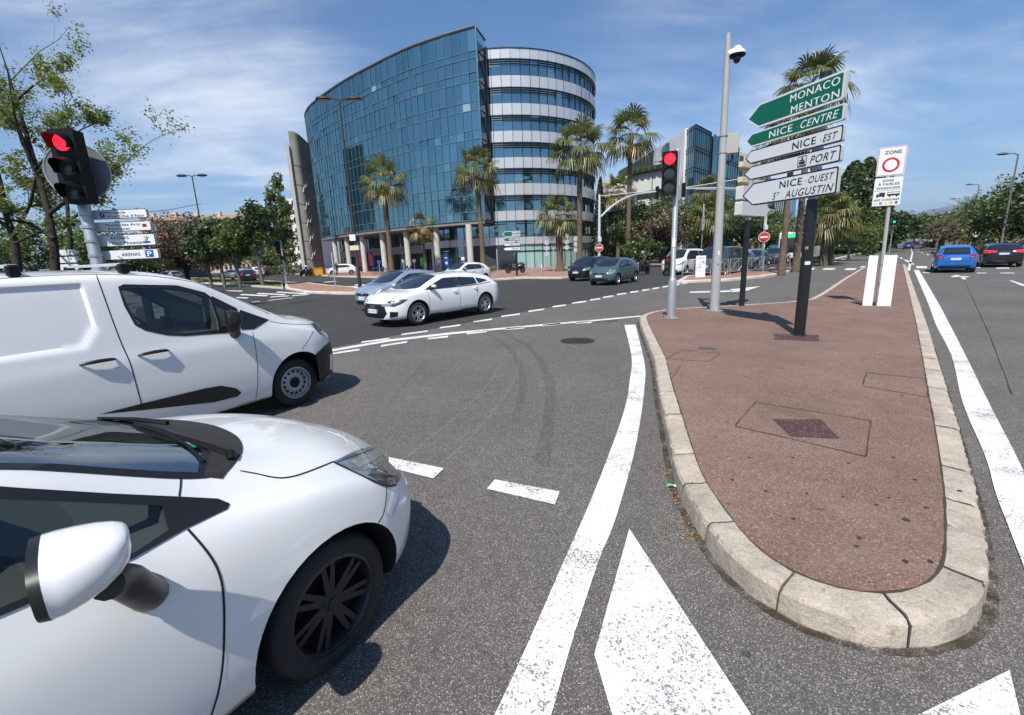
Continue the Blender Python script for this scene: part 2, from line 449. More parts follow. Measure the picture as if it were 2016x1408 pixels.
def stone_mat(name, base, scale=1.0):
    m = bpy.data.materials.new(name); m.use_nodes = True
    t = NT(m.node_tree); p = t.n['Principled BSDF']; o = t.new('ShaderNodeTexCoord').outputs['Object']
    c = t.ramp(t.noise(o, 3*scale, 8, 0.7), [(0.3, tuple(q*0.72 for q in base)), (0.7, tuple(q*1.2 for q in base))])
    c = t.mix(t.ramp(t.noise(o, 22*scale, 4, 0.75), [(0.57, (0,)*3), (0.69, (0.7,)*3)]), c, tuple(q*0.42 for q in base))
    c = t.mix(t.ramp(t.noise(o, 6*scale, 4, 0.6, 1.2), [(0.62, (0,)*3), (0.72, (0.45,)*3)]), c, (0.60, 0.55, 0.50))
    v = t.new('ShaderNodeSeparateColor'); t.l.new(t.voro(o, 170*scale, 'F1', 'Color'), v.inputs[0])
    c = t.mix(1.0, c, t.ramp(v.outputs[0], [(0, (0.82,)*3), (1, (1.15,)*3)]), 'MULTIPLY')
    t.l.new(c, p.inputs['Base Color']); p.inputs['Roughness'].default_value = 0.88
    b_ = t.new('ShaderNodeBump'); b_.inputs['Strength'].default_value = 0.85; b_.inputs['Distance'].default_value = 0.025
    t.l.new(t.noise(o, 14*scale, 8, 0.7), b_.inputs['Height']); t.l.new(b_.outputs[0], p.inputs['Normal'])
    return m
KERB = stone_mat('kerb_stone', (0.455, 0.39, 0.315))
KERBFAR = mat('kerb_stone_far', (0.52, 0.47, 0.40), 0.9, vary=0.2, vscale=1.5)

g_ = MB(); R_ = 12000
g_.add([(-R_, -R_, -0.02), (R_, -R_, -0.02), (R_, R_, -0.02), (-R_, R_, -0.02)], [(0, 1, 2, 3)])
tag(g_.build('ground', EARTH), kind='structure')
RY = 40.8; ru = yawv(RY); rn = Vector((ru.y, -ru.x, 0))     # main road direction and its right-hand side
kc = gp(1794, 545)
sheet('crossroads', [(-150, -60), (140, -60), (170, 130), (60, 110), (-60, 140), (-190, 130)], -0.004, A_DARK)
DL = px([(415, 310), (630, 268), (835, 232), (1015, 200), (1165, 171), (1310, 144), (1440, 119), (1545, 100), (1710, 68), (1835, 46), (2016, 10)], 0, 2.724, 560, 560)
e_ = (DL[0]-DL[-1]).normalized()
far_l = gp(1420, 546)
near = [DL[0]+e_*40]+DL+[gp(1410, 548), gp(1574, 531), gp(1648, 510), gp(1727, 493)+ru*4]
near += [Vector(near[-1])+ru*1400, kc+ru*1500+rn*26, kc-ru*20+rn*30, Vector((30, -40, 0)), Vector((-50, -40, 0))]
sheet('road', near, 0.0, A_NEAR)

def kerbed(name, pts, top_m, kerb_m=KERBFAR, h=0.14, wd=0.28, kerb_sides=None, top='pavement'):
    "a raised area with a kerb band round it; pts counter-clockwise"
    a = sum(pts[i-1][0]*pts[i][1]-pts[i][0]*pts[i-1][1] for i in range(len(pts)))
    if a < 0: pts = pts[::-1]
    inn = offset_poly(pts, -wd); k = len(pts); b = MB()
    vs = [(p[0], p[1], -0.03) for p in pts]+[(p[0], p[1], h-0.03) for p in pts]
    q = offset_poly(pts, -0.035); vs += [(p[0], p[1], h) for p in q]+[(p[0], p[1], h) for p in inn]+[(p[0], p[1], h-0.05) for p in inn]
    fs = []
    for r in range(4):
        for i in range(k): fs.append((r*k+i, r*k+(i+1) % k, (r+1)*k+(i+1) % k, (r+1)*k+i))
    b.add(vs, fs); tag(b.build(name+'_kerb' if name != 'kerb' else name, kerb_m), kind='structure')
    sheet(name, inn, h-0.012, top_m)
    return h-0.012
# pavement before the office block, and everything behind it
pv = px([(300, 532), (538, 537.5), (660, 545.5), (732, 547.5), (850, 551), (971, 552.5), (1033, 549), (1106, 549.5), (1200, 541), (1272, 526.5), (1400, 513)])
pv += [pv[-1]+ru*700, pv[-1]+ru*700+Vector((-500, 200, 0)), Vector((-400, 500, 0)), Vector((-260, 150, 0))]
kerbed('pavement', pv, REDFAR)
# long planted strip on the far side of the slip lane: paved nose, grass further on
st = px([(1331, 558), (1360, 557), (1400, 555.5), (1440, 553.5), (1500, 547.5), (1530, 543), (1574, 531)])
st2 = px([(1560, 521), (1500, 534), (1420, 541), (1350, 547)])
kerbed('paved_refuge', st+st2, REDFAR)
g1 = px([(1578, 530), (1604, 522.5), (1648, 510.5), (1690, 501), (1727, 493)])
g1 = g1+[g1[-1]+ru*900, g1[-1]+ru*900-rn*7]+px([(1690, 493), (1630, 501), (1566, 519.5)])
kerbed('grass_strip', g1, GRASS)
# brick and grass refuge on the left
kerbed('grass_refuge', px([(340, 556), (398, 558.5), (470, 563), (558, 569.5), (556, 557), (500, 552), (386, 548), (330, 547)]), mat('dry_grass', (0.17, 0.145, 0.055), 0.95, vary=0.35, vscale=0.8))
kerbed('paved_corner', px([(562, 570), (600, 577.5), (664, 580), (704, 580), (716, 574), (702, 568.5), (648, 564.5), (610, 559.5), (562, 557)]), REDFAR)
# far kerb and verge on the right of the main road
vr = [kc-ru*30+rn*24, kc+ru*1500+rn*24, kc+ru*1500+rn*140, kc-ru*30+rn*140]
kerbed('verge', vr, GRASS)

# ------------------------------------------------------------------ the island in front
zi = 0.15
z1 = dict(s=1.834, ox=1180, oy=640); z8 = dict(s=3.733, ox=1180, oy=560)
inner = px([(240, 120), (265, 220), (300, 330), (325, 410), (365, 530), (400, 590), (470, 690), (550, 790), (640, 862), (730, 912), (830, 945), (930, 970), (1020, 972), (1140, 962), (1200, 925), (1240, 880), (1252, 770), (1246, 600), (1225, 450), (1205, 330), (1190, 255), (1165, 110), (1145, 0)], zi, **z1)
inner += px([(1777, 521)], zi)
inner += px([(1706, 525.5), (1668, 549), (1628, 577), (1606, 589), (1570, 594)], zi)
inner += px([(1200, 146), (900, 163), (550, 182), (430, 200), (365, 222), (345, 240), (362, 290)], zi, **z8)
inner = [Vector((p.x, p.y)) for p in inner]
def resample(P, d, closed=True):
    P = [Vector(p) for p in P]+([Vector(P[0])] if closed else []); out = []; acc = 0.0; nxt = 0.0
    for a, b in zip(P[:-1], P[1:]):
        L = (b-a).length
        while nxt <= acc+L and L > 0:
            out.append(a+(b-a)*((nxt-acc)/L)); nxt += d
        acc += L
    return out
def smooth2(P, it=2):
    for _ in range(it): P = [(P[i-1]+P[i]*2+P[(i+1) % len(P)])/4 for i in range(len(P))]
    return P
ip = resample([Vector((p.x, p.y, 0)) for p in inner], 0.10)
ip = smooth2(ip, 2)
KW = 0.178
op = offset_poly([tuple(p) for p in ip], KW)
sheet('island', ip, zi, RED)
jp = []; kb = MB(); rs = random.Random(3); N = len(ip); i = 0
while i < N:
    p_ = ip[i]; nearness = math.hypot(p_.x, p_.y)
    L = min(rs.choice([7, 8, 9, 10]), N-i) if nearness > 4.2 else min(rs.choice([4, 5, 5, 6]), N-i)
    chips = set(rs.sample(range(2*L), max(1, L//3))) if nearness < 6 else set()
    if N-i-L < 3: L = N-i
    jx = [rs.uniform(-.008, .008) for _ in range(2)]; jz = rs.uniform(-.006, .006)
    prof = [(0.0, -0.06), (0.0, 0.0), (0.04, 0.004), (KW-0.045, 0.001), (KW-0.020, -0.006), (KW-0.004, -0.026), (KW+0.004, -0.16)]
    vs = []; sub = 2
    for k in range(L*sub+1):
        a = (i+k/sub); i0, fr = int(a) % N, a-int(a); i1 = (i0+1) % N
        P0 = ip[i0]*(1-fr)+ip[i1]*fr; Q0 = op[i0].to_3d()*(1-fr)+op[i1].to_3d()*fr
        P0 = P0.to_3d() if len(P0) == 2 else P0
        dr = (Q0-P0); dr.z = 0; dr.normalize()
        e = 0.013 if k in (0, L*sub) else 0.0
        tng = Vector((-dr.y, dr.x, 0))*(0.004 if k == 0 else (-0.004 if k == L*sub else 0))
        for (o_, h_) in prof:
            wob = rs.uniform(-.005, .005) if 0.02 < o_ else 0
            if k in chips and KW-.05 < o_ < KW and h_ > -.1: wob -= rs.uniform(.006, .018)
            top_ = h_ > -0.1
            q = P0+tng+dr*(o_-(e*0.6 if o_ > KW-0.09 else 0)+jx[0]*0.4*(o_/KW)+(wob if top_ else 0))
            vs.append((q.x, q.y, zi+h_+(jz+wob*0.7-e*0.7 if top_ and o_ > 0 else 0)))
    jp.append([Vector(v) for v in vs[1:len(prof)]])
    m_ = len(prof); fs = []
    for k in range(L*sub):
        for j in range(m_-1): fs.append((k*m_+j, k*m_+j+1, (k+1)*m_+j+1, (k+1)*m_+j))
    fs += [tuple(range(m_)), tuple(range(L*sub*m_+m_-1, L*sub*m_-1, -1))]
    kb.add(vs, fs); i += L
tag(kb.build('kerb', KERB, smooth=True, angle=24), kind='structure')
jb = MB()
for L_ in jp:
    if L_[0].length > 14: continue
    t_ = (L_[-1]-L_[0]); t_.z = 0; t_.normalize(); tg = Vector((-t_.y, t_.x, 0))*.0055; o_ = (t_*.004+Vector((0, 0, .004)))
    for a_, c_ in zip(L_[:-1], L_[1:]): jb.quad(a_-tg+o_, a_+tg*rs.uniform(.3, 1)+o_, c_+tg*rs.uniform(.3, 1)+o_, c_-tg+o_)
tag(jb.build('kerb_joints', mat('kerb_joint_dirt', (.07, .058, .048), .95)), kind='structure')
def smear(name, col, a, sc):
    m = bpy.data.materials.new(name); m.use_nodes = True; t = NT(m.node_tree); t.n.clear()
    o = t.new('ShaderNodeTexCoord').outputs['Object']
    d = t.new('ShaderNodeBsdfDiffuse'); d.inputs[0].default_value = (*col, 1); tr = t.new('ShaderNodeBsdfTransparent')
    f = t.ramp(t.noise(o, sc, 5, 0.7), [(0.38, (0,)*3), (0.68, (a,)*3)])
    ms = t.new('ShaderNodeMixShader'); t.l.new(f, ms.inputs[0]); t.l.new(tr.outputs[0], ms.inputs[1]); t.l.new(d.outputs[0], ms.inputs[2])
    out = t.new('ShaderNodeOutputMaterial'); t.l.new(ms.outputs[0], out.inputs[0]); return m
DARKRED = red_surface('dark_red_patch', (0.085, 0.045, 0.042))
GROOVE = mat('joint_dirt', (0.055, 0.042, 0.03), 0.95)
GUT = mat('gutter_grime', (0.085, 0.062, 0.04), 0.95, vary=0.5, vscale=9)
def strip(mb, pts, wd, z, close=False):
    P = [Vector((p[0], p[1], z)) for p in pts]; vs = []
    for k, p in enumerate(P):
        d = (P[min(k+1, len(P)-1)]-P[max(k-1, 0)]).normalized(); n = Vector((-d.y, d.x, 0))
        ww = wd[k] if isinstance(wd, (list, tuple)) else wd
        vs += [p+n*ww/2, p-n*ww/2]
    mb.add(vs, [(2*k, 2*k+1, 2*k+3, 2*k+2) for k in range(len(P)-1)])
    return mb
# access cover outlines, patches and cracks in the red surface
gr = MB()
for L in ([(490, 365), (560, 280), (980, 345), (965, 475), (490, 365)], [(950, 215), (965, 172), (1180, 195), (1188, 262), (945, 220)], [(240, 122), (305, 90), (438, 103), (395, 132), (240, 122)], [(260, 195), (300, 140)]):
    P = px(L, zi, **z1)
    for a, b in zip(P[:-1], P[1:]): strip(gr, [a.lerp(b, t/6)+Vector((rs.uniform(-.006, .006), rs.uniform(-.006, .006), 0)) for t in range(7)], [0.012*rs.uniform(.6, 1.6) for _ in range(7)], zi+0.0035)
strip(gr, [p.to_3d() if len(p) == 2 else p for p in (ip+[ip[0]])], [rs.uniform(.004, .020) for _ in range(len(ip)+1)], zi+0.004)
tag(gr.build('surface_joints', GROOVE), kind='structure')
sheet('surface_patch', px([(625, 340), (800, 342), (868, 412), (690, 402)], zi, **z1), zi+0.005, DARKRED)
sheet('sign_footing', px([(1522, 657), (1612, 660), (1613, 672), (1524, 669)], zi), zi+0.005, DARKRED)
sheet('surface_patch', px([(740, 455), (870, 470), (850, 485), (720, 475)], zi, **z8), zi+0.005, mat('grey_cover', (0.10, 0.085, 0.075), 0.85, vary=0.2))
gt = MB(); on = [Vector((p.x, p.y, 0)) for p in op]
strip(gt, [(p[0]+(p-ip[k].to_3d())[0]*0.25 if False else p[0], p[1]) for k, p in enumerate(on+[on[0]])], 0.10, 0.0065)
GUT = smear('gutter_dirt', (0.06, 0.042, 0.026), 0.85, 7)
tag(gt.build('gutter_grime', GUT), kind='structure')

# ------------------------------------------------------------------ painted markings
def marks(name, polys, m=PAINT, z=0.008):
    b = bmesh.new()
    for P in polys:
        f = b.faces.new([b.verts.new((p[0], p[1], z)) for p in P]); f.normal_update()
        if f.normal.z < 0: f.normal_flip()
    bmesh.ops.triangulate(b, faces=b.faces[:])
    me = bpy.data.meshes.new(name); b.to_mesh(me); b.free(); me.materials.append(m)
    return tag(link(name, me), kind='structure')
def smoothline(P, n=5): return [(p.x, p.y) for p in smooth_path([Vector((q[0], q[1], 0)) for q in P], n)]
lb = smoothline(px([(1229, 640), (1243, 700), (1240, 749), (1229, 809), (1180, 945), (1100, 1130), (1030, 1290), (975, 1408), (925, 1520)]))
rb = smoothline(px([(1251, 640), (1268, 711), (1269, 760), (1253.6, 869), (1215.5, 1011), (1180, 1103), (1128, 1260), (1086, 1408), (1050, 1520)]))
marks('edge_line', [[lb[k], lb[k+1], rb[k+1], rb[k]] for k in range(len(lb)-1)])
lb = px([(1799, 532), (1811, 560), (1828, 600), (1842.5, 640), (1872.5, 700), (1894, 790), (1938, 896), (1960, 972.6), (1987, 1043.5), (2050, 1210)])
rb = px([(1809, 532), (1824, 557), (1846, 595), (1870, 640), (1908, 715), (1948, 797), (1995, 888), (2030, 960), (2080, 1050), (2160, 1200)])
lb = smoothline(lb); rb = smoothline(rb)
marks('edge_line', [[lb[k], lb[k+1], rb[k+1], rb[k]] for k in range(len(lb)-1)])
marks('chevron_marking', [px([(1239, 1043), (1477, 1408), (1535, 1500), (1250, 1510), (1205, 1408), (1170, 1290)]), px([(1987, 1322), (2008, 1410), (2030, 1500), (1660, 1490), (1812, 1408)])])
z2 = dict(s=2.724, ox=560, oy=560)
marks('stop_line', [px([(1130, 1050), (1475, 1115), (1450, 1185), (1085, 1100)], **z2), px([(560, 930), (855, 990), (800, 1045), (560, 985)], **z2)])
sl = px([(120, 374), (260, 349), (560, 297), (900, 258), (1300, 222), (1640, 193), (1910, 168)], **z2)
sl2 = px([(120, 387), (260, 361), (560, 309), (900, 269), (1300, 231), (1640, 201), (1910, 175)], **z2)
marks('give_way_line', [[sl[k], sl[k+1], sl2[k+1], sl2[k]] for k in range(len(sl)-1)], PAINT2)
def dashes(L, th, **kw): return [px([(a, b), (c, d), (c-th*.4, d+th), (a-th*.4, b+th)], **kw) for a, b, c, d in L]
marks('dashed_line', dashes([(415, 308, 565, 288), (630, 266, 770, 248), (835, 230, 945, 216), (1015, 198, 1115, 184), (1165, 169, 1265, 156), (1310, 142, 1395, 130), (1440, 117, 1510, 108), (1545, 98, 1620, 88), (1640, 81, 1695, 74), (1710, 67, 1765, 59), (1785, 51, 1835, 45), (1855, 40, 1900, 34), (1920, 29, 1960, 24), (1975, 20, 2010, 15), (2030, 11, 2065, 6), (2085, 2, 2120, -4), (2135, -8, 2165, -13)], 8, **z2)
      + dashes([(120, 394, 230, 376), (260, 368, 405, 346), (520, 327, 660, 305), (770, 288, 880, 276), (980, 260, 1090, 248), (1190, 236, 1290, 228), (1385, 218, 1480, 208), (1565, 203, 1650, 198)], 10, **z2), PAINT2)
marks('arrow_marking', [px([(1358, 574.5), (1442, 572.0), (1442, 575), (1358, 577.3)]), px([(1438, 569.8), (1497, 563.8), (1472, 572.5), (1441, 576)])], PAINT2)
z7 = dict(s=6.38, ox=1700, oy=420)
marks('arrow_marking', [px([(1085, 802), (1155, 776), (1235, 786), (1200, 803)], **z7), px([(1205, 790), (1245, 786), (1300, 830), (1245, 833)], **z7), px([(1230, 792), (1240, 786), (1340, 800), (1300, 807)], **z7)], PAINT2)
z6 = dict(s=6.72, ox=1440, oy=400)
marks('crossing_stripes', [px(P, **z6) for P in ([(1190, 885), (1235, 862), (1378, 862), (1350, 884)], [(1490, 887), (1525, 862), (1662, 862), (1630, 887)], [(1690, 852), (1720, 836), (1775, 832), (1760, 850)], [(985, 885), (1020, 862), (1110, 860), (1080, 885)])]
      + [px(P, **z7) for P in ([(655, 665), (795, 665), (802, 692), (668, 692)], [(1420, 678), (1465, 676), (1475, 690), (1425, 690)], [(1665, 684), (1825, 682), (1835, 696), (1670, 697)], [(740, 742), (830, 742), (840, 752), (745, 752)], [(1420, 748), (1540, 748), (1545, 756), (1420, 757)], [(1715, 748), (1890, 748), (1900, 757), (1720, 757)])], PAINT2)
marks('lane_dashes', [px(P, **z7) for P in ([(1828, 850), (1868, 846), (2200, 960), (2180, 985)], [(500, 585), (545, 585), (645, 642), (610, 648)], [(400, 530), (420, 530), (440, 548), (425, 552)], [(450, 556), (480, 556), (500, 572), (480, 574)], [(790, 512), (810, 512), (830, 526), (805, 526)], [(722, 492), (740, 492), (748, 502), (728, 502)], [(685, 474), (697, 474), (706, 482), (690, 482)], [(655, 460), (665, 460), (672, 466), (660, 466)])]
      + [px(P, **z6) for P in ([(1335, 780), (1395, 762), (1400, 766), (1350, 784)], [(1210, 820), (1285, 800), (1292, 806), (1230, 826)], [(1435, 752), (1490, 738), (1495, 742), (1450, 756)])], PAINT2)
zl = dict(s=6.3, ox=300, oy=380); z3 = dict(s=6.3, ox=600, oy=420)
marks('crossing_stripes', [px([(a, b), (c, d), (c-30, d+h_), (a-30, b+h_)], **zl) for a, b, c, d, h_ in ((1110, 1254, 1440, 1270, 14), (1320, 1240, 1660, 1258, 14), (1560, 1224, 1920, 1246, 13), (1870, 1208, 2100, 1222, 12), (1480, 1286, 1710, 1272, 12), (1750, 1270, 1960, 1254, 12), (930, 1208, 1130, 1214, 10), (1060, 1292, 1200, 1300, 12), (1250, 1350, 1350, 1342, 9), (1450, 1330, 1760, 1296, 9))]
      + [px([(a, b), (c, d), (c-20, d+h_), (a-20, b+h_)], **z3) for a, b, c, d, h_ in ((450, 903, 690, 908, 18), (630, 883, 860, 888, 14), (790, 868, 880, 870, 11), (250, 852, 400, 840, 9))], PAINT2)
# far lane lines of the main road
fl = MB()
for lane in (3.4, 6.9, 10.4):
    for k in range(26):
        a = kc+ru*(18+k*13)+rn*(0.8+lane); strip(fl, [a, a+ru*3], 0.16, 0.008)
tag(fl.build('lane_dashes', PAINT2), kind='structure')
el = MB(); strip(el, [kc+ru*6-rn*0.1+rn*k*0.0 for k in (0, 0)][:1]+[kc+ru*60+rn*0.4, kc+ru*800+rn*0.4], 0.15, 0.008)
tag(el.build('edge_line', PAINT2), kind='structure')

# tyre marks and scratches on the asphalt
RUB = smear('tyre_rubber', (0.03, 0.028, 0.027), 0.22, 26); SCR = smear('scratch_dust', (0.30, 0.29, 0.27), 0.5, 60)
tm = MB()
for L, wd in (([(1060, 262), (1090, 270), (1200, 340), (1265, 440), (1280, 540), (1265, 640), (1235, 740)], 0.11), ([(1130, 248), (1150, 250), (1300, 330), (1390, 440), (1425, 560), (1422, 680), (1400, 850), (1380, 980)], 0.14), ([(940, 215), (1060, 262)], 0.15), ([(1010, 205), (1140, 250)], 0.15), ([(680, 500), (720, 460), (765, 410)], 0.07), ([(560, 640), (660, 520)], 0.05)):
    strip(tm, smoothline(px(L, **z2), 8), wd, 0.006)
tag(tm.build('tyre_marks', RUB), kind='structure')
sc_ = MB()
for L in ([(1160, 390), (1140, 470), (1060, 580), (960, 680), (830, 790), (660, 930)], [(1250, 380), (1256, 440), (1220, 540), (1140, 660), (1040, 780), (930, 890), (830, 975)], [(300, 640), (430, 570), (600, 520)], [(200, 700), (420, 640)]):
    strip(sc_, smoothline(px(L, **z2), 8), 0.035, 0.0075)
tag(sc_.build('road_scratches', SCR), kind='structure')
# manhole cover, gutter leaves, litter
IRON = mat('cast_iron', (0.055, 0.045, 0.042), 0.65, 0.5, vary=0.4, vscale=20)
c_ = gp(1137, 671.5); mh = MB()
mh.lathe([(0, .006), (.30, .006), (.305, .001), (.33, .001), (.335, .008), (.36, .008), (.365, 0)], (0, 0, .002), n=32)
for k in range(-4, 5):
    L = math.sqrt(max(0, .28**2-(k*.06)**2)); mh.box((0, k*.06, .009), (2*L, .018, .006))
tag(mh.build('manhole_cover', IRON, loc=c_), 'round iron manhole cover set in the grey lane beside the give way line', 'manhole cover')
lf = MB(); rl = random.Random(5)
LEAFDRY = mat('dry_leaf', (0.34, 0.17, 0.055), 0.8, vary=0.4, vscale=30)
for k in range(210):
    t = rl.random(); a = int(len(on)*0.0); 
    base = gp(*[(1310, 930), (1330, 985), (1352, 1030), (1362, 1060)][rl.randrange(4)]) if k < 150 else gp(rl.choice([1872, 1866]), rl.uniform(765, 800))
    p = base+Vector((rl.gauss(0, .035), rl.gauss(0, .06), 0)); s_ = rl.uniform(.004, .012); an = rl.random()*6.3
    d = Vector((math.cos(an), math.sin(an), 0))*s_; e = Vector((-d.y, d.x, 0))*.5; z0 = Vector((0, 0, .009+rl.random()*.008))
    lf.add([p-d+z0, p+e+z0+Vector((0, 0, .004)), p+d+z0, p-e+z0], [(0, 1, 2, 3)])
tag(lf.build('dry_leaves', LEAFDRY), kind='stuff')
lw = MB(); c_ = gp(1319, 960)
P = [(-.035, -.01, .012), (-.01, .018, .03), (.03, .012, .022), (.04, -.012, .01), (.005, -.02, .028)]
lw.add([Vector(p) for p in P]+[Vector((0, 0, .012))], [(0, 1, 5), (1, 2, 5), (2, 3, 5), (3, 4, 5), (4, 0, 5)], 0); lw.add([Vector((.03, -.012, .012)), Vector((.05, -.02, .02)), Vector((.045, .0, .024)), Vector((.03, .008, .02))], [(0, 1, 2, 3)], 1)
tag(lw.build('food_wrapper', [mat('green_wrapper', (0.10, 0.42, 0.12), 0.35), mat('white_wrapper', (.75, .78, .72), 0.4)], loc=c_), 'crumpled green and white wrapper lying against the kerb', 'litter')
wl = MB(); P = [(740, 555), (700, 570), (640, 620), (603, 665), (625, 710), (690, 740), (760, 725), (850, 690), (890, 675), (840, 625)]
wl.tube(smooth_path(px(P, .006, 4.694, 1160, 900), 5), .0013, 5)
tag(wl.build('thin_wire', mat('straw_wire', (.42, .33, .2), .6)), 'thin straw coloured loop of wire lying on the asphalt', 'wire')

# joints, cracks, oil stains and dark spots
ck = MB(); rc = random.Random(12)
def wander(L, wd, jit):
    P = [p for p in smooth_path(L, 8)]; strip(ck, [p+Vector((rc.gauss(0, jit), rc.gauss(0, jit), 0)) for p in P], [wd*rc.uniform(.4, 1.4) for _ in P], 0.0058)
wander(px([(1160, 970), (1230, 1110), (1300, 1260), (1400, 1480), (1560, 1900)], 0, 3.61, 1560, 250), .012, .003)
tag(ck.build('road_cracks', mat('tar_crack', (.030, .028, .026), .9)), kind='structure')
STAIN = smear('oil_stain', (.022, .021, .021), .55, 5)
os_ = MB()
def blot(mb, c, r_, z, n=18, sq=1.0):
    k = [rc.uniform(.65, 1.2) for _ in range(n)]; k = [(k[i-1]+k[i]*2+k[(i+1) % n])/4 for i in range(n)]
    mb.add([Vector((c[0], c[1], z))]+[Vector((c[0]+r_*k[i]*math.cos(6.2832*i/n), c[1]+r_*sq*k[i]*math.sin(6.2832*i/n), z)) for i in range(n)], [(0, 1+i, 1+(i+1) % n) for i in range(n)])
for x, y, r_ in ((1188, 632, .38), (1468, 1289, .022), (1345, 1120, .015), (1290, 1060, .012)): blot(os_, gp(x, y), r_, .0062)
tag(os_.build('oil_stains', STAIN), kind='structure')
ds = MB()
for a_, b_, r_ in ((1110, 705, .022), (940, 770, .016), (1105, 855, .016), (1195, 855, .014), (1045, 625, .012), (1300, 600, .014), (930, 800, .012), (750, 610, .012), (700, 700, .012), (880, 620, .01), (1000, 650, .012), (600, 600, .014), (480, 560, .012), (820, 560, .010), (1140, 560, .014), (1180, 660, .014), (540, 480, .014), (700, 480, .012), (900, 500, .012), (1060, 480, .014)):
    blot(ds, gp(1180+a_/1.834, 640+b_/1.834, zi), r_, zi+.0045, 10)
tag(ds.build('surface_spots', mat('gum_spot', (.035, .028, .027), .9)), kind='structure')
# ------------------------------------------------------------------ the glass office block
ALU = mat('pale_cladding', (0.62, 0.62, 0.62), 0.36, 0.45, vary=0.04, vscale=0.3)
JOINT = mat('dark_joint', (0.05, 0.055, 0.06), 0.6)
STEEL = mat('dark_steel', (0.022, 0.026, 0.032), 0.45, 0.3)
MULL = mat('mullion_grey', (0.09, 0.15, 0.18), 0.4, 0.5)
CONC = mat('column_concrete', (0.50, 0.49, 0.46), 0.8, vary=0.12, vscale=1.2)
SOFF = mat('soffit_grey', (0.20, 0.21, 0.22), 0.7)
DARKG = mat('lobby_dark', (0.022, 0.028, 0.030), 0.15, spec=0.6, vary=0.4, vscale=0.4)
FGLASS = coated_glass('facade_glass', (0.012, 0.042, 0.066), (0.46, 0.66, 0.69), 0.42)
BGLASS = coated_glass('band_glass', (0.012, 0.032, 0.046), (0.50, 0.68, 0.74), 0.44)
FROST = mat('frosted_glass', (0.30, 0.48, 0.44), 0.2, spec=0.8, vary=0.1, vscale=0.5)
TOPZ, BOTZ = 27.95, 6.45
office = thing('office_building', 'seven storey office block with curved blue glass front and drum banded in pale metal', 'building', (0, 62, 0))
def OB(mb, name, m, parent=None, **k):
    o = mb.build(name, m, None, **k); o.parent = parent or office
    if parent is None: o.location = (0, -62, 0)
    return o
ctl = [(-36.2, 91.0), (-35.4, 89.2), (-33.0, 85.3), (-29.0, 80.6), (-23.6, 75.0), (-18.4, 70.3), (-12.2, 65.2), (-7.2, 62.1), (-2.8, 59.9)]
cv = smooth_path([Vector((a, b, 0)) for a, b in ctl], 10)
NP = 40
Lc = sum((cv[k+1]-cv[k]).length for k in range(len(cv)-1))
fc = resample(cv, Lc/NP*0.99999, closed=False)[:NP]+[cv[-1]]
rb_ = random.Random(11)
slabs = [6.45, 7.25, 9.9, 10.75, 13.15, 13.95, 16.35, 17.15, 19.55, 20.35, 22.75, 23.55, 25.3, 27.95]
slabs = [6.45, 7.45, 9.45, 10.6, 12.75, 13.75, 16.0, 17.0, 19.2, 20.2, 22.4, 23.35, 24.85, 25.6, 27.95]
glassb = MB(); mull = MB()
for k in range(NP):
    a, b = fc[k], fc[k+1]; d = (b-a).normalized(); n = Vector((d.y, -d.x, 0))
    if n.y > 0: n = -n
    for j in range(len(slabs)-1):
        z0, z1_ = slabs[j], slabs[j+1]; tall = z1_-z0 > 1.3
        jit = [rb_.gauss(0, .010) for _ in range(3)]
        o1, o2, o3 = n*jit[0], n*jit[1], n*jit[2]
        sh = min(1, max(0, rb_.gauss(0.45, 0.14)))
        if rb_.random() < (0.012 if tall else .06): sh = 0.95
        if not tall and rb_.random() < 0.02: sh = 1.0
        glassb.quad(a+Vector((0, 0, z0))+o1, b+Vector((0, 0, z0))+o2, b+Vector((0, 0, z1_))+o3, a+Vector((0, 0, z1_))+o1+o3-o2, 0, sh)
gl_o = OB(glassb, 'glass_facade', FGLASS)
back = MB(); TH = Vector((0.35, 0.9, 0))*0.5
for k in range(NP):
    a, b = fc[k]+TH, fc[k+1]+TH
    back.quad(b+Vector((0, 0, BOTZ)), a+Vector((0, 0, BOTZ)), a+Vector((0, 0, TOPZ)), b+Vector((0, 0, TOPZ)))
OB(back, 'facade_back', STEEL)
for k in range(NP+1):
    p = fc[k]; q = fc[min(k+1, NP)] if k < NP else fc[k-1]
    mull.box((p.x, p.y-0.03, (TOPZ+BOTZ)/2), (0.055, 0.09, TOPZ-BOTZ))
OB(mull, 'mullions', MULL)
tr = MB()
for z in slabs:
    tr.tube([fc[k]+Vector((0, -0.06, z)) for k in range(NP+1)], 0.045, 5)
OB(tr, 'transoms', mat('transom_grey', (0.16, 0.26, 0.30), 0.4, 0.4))
cop = MB()
cop.tube([fc[k]+Vector((0, -0.05, TOPZ+.12)) for k in range(NP+1)], 0.16, 6)
OB(cop, 'roof_coping', mat('coping_grey', (0.16, 0.17, 0.18), 0.5, 0.4))
for p_, d_ in ((fc[-1], .06), (fc[0], -.05)):
    edge = MB(); edge.box((p_.x+d_, p_.y, (TOPZ+BOTZ)/2), (0.15, 0.24, TOPZ-BOTZ+.3)); OB(edge, 'facade_edge', mat('edge_teal', (0.10, 0.22, 0.26), 0.35, 0.5))
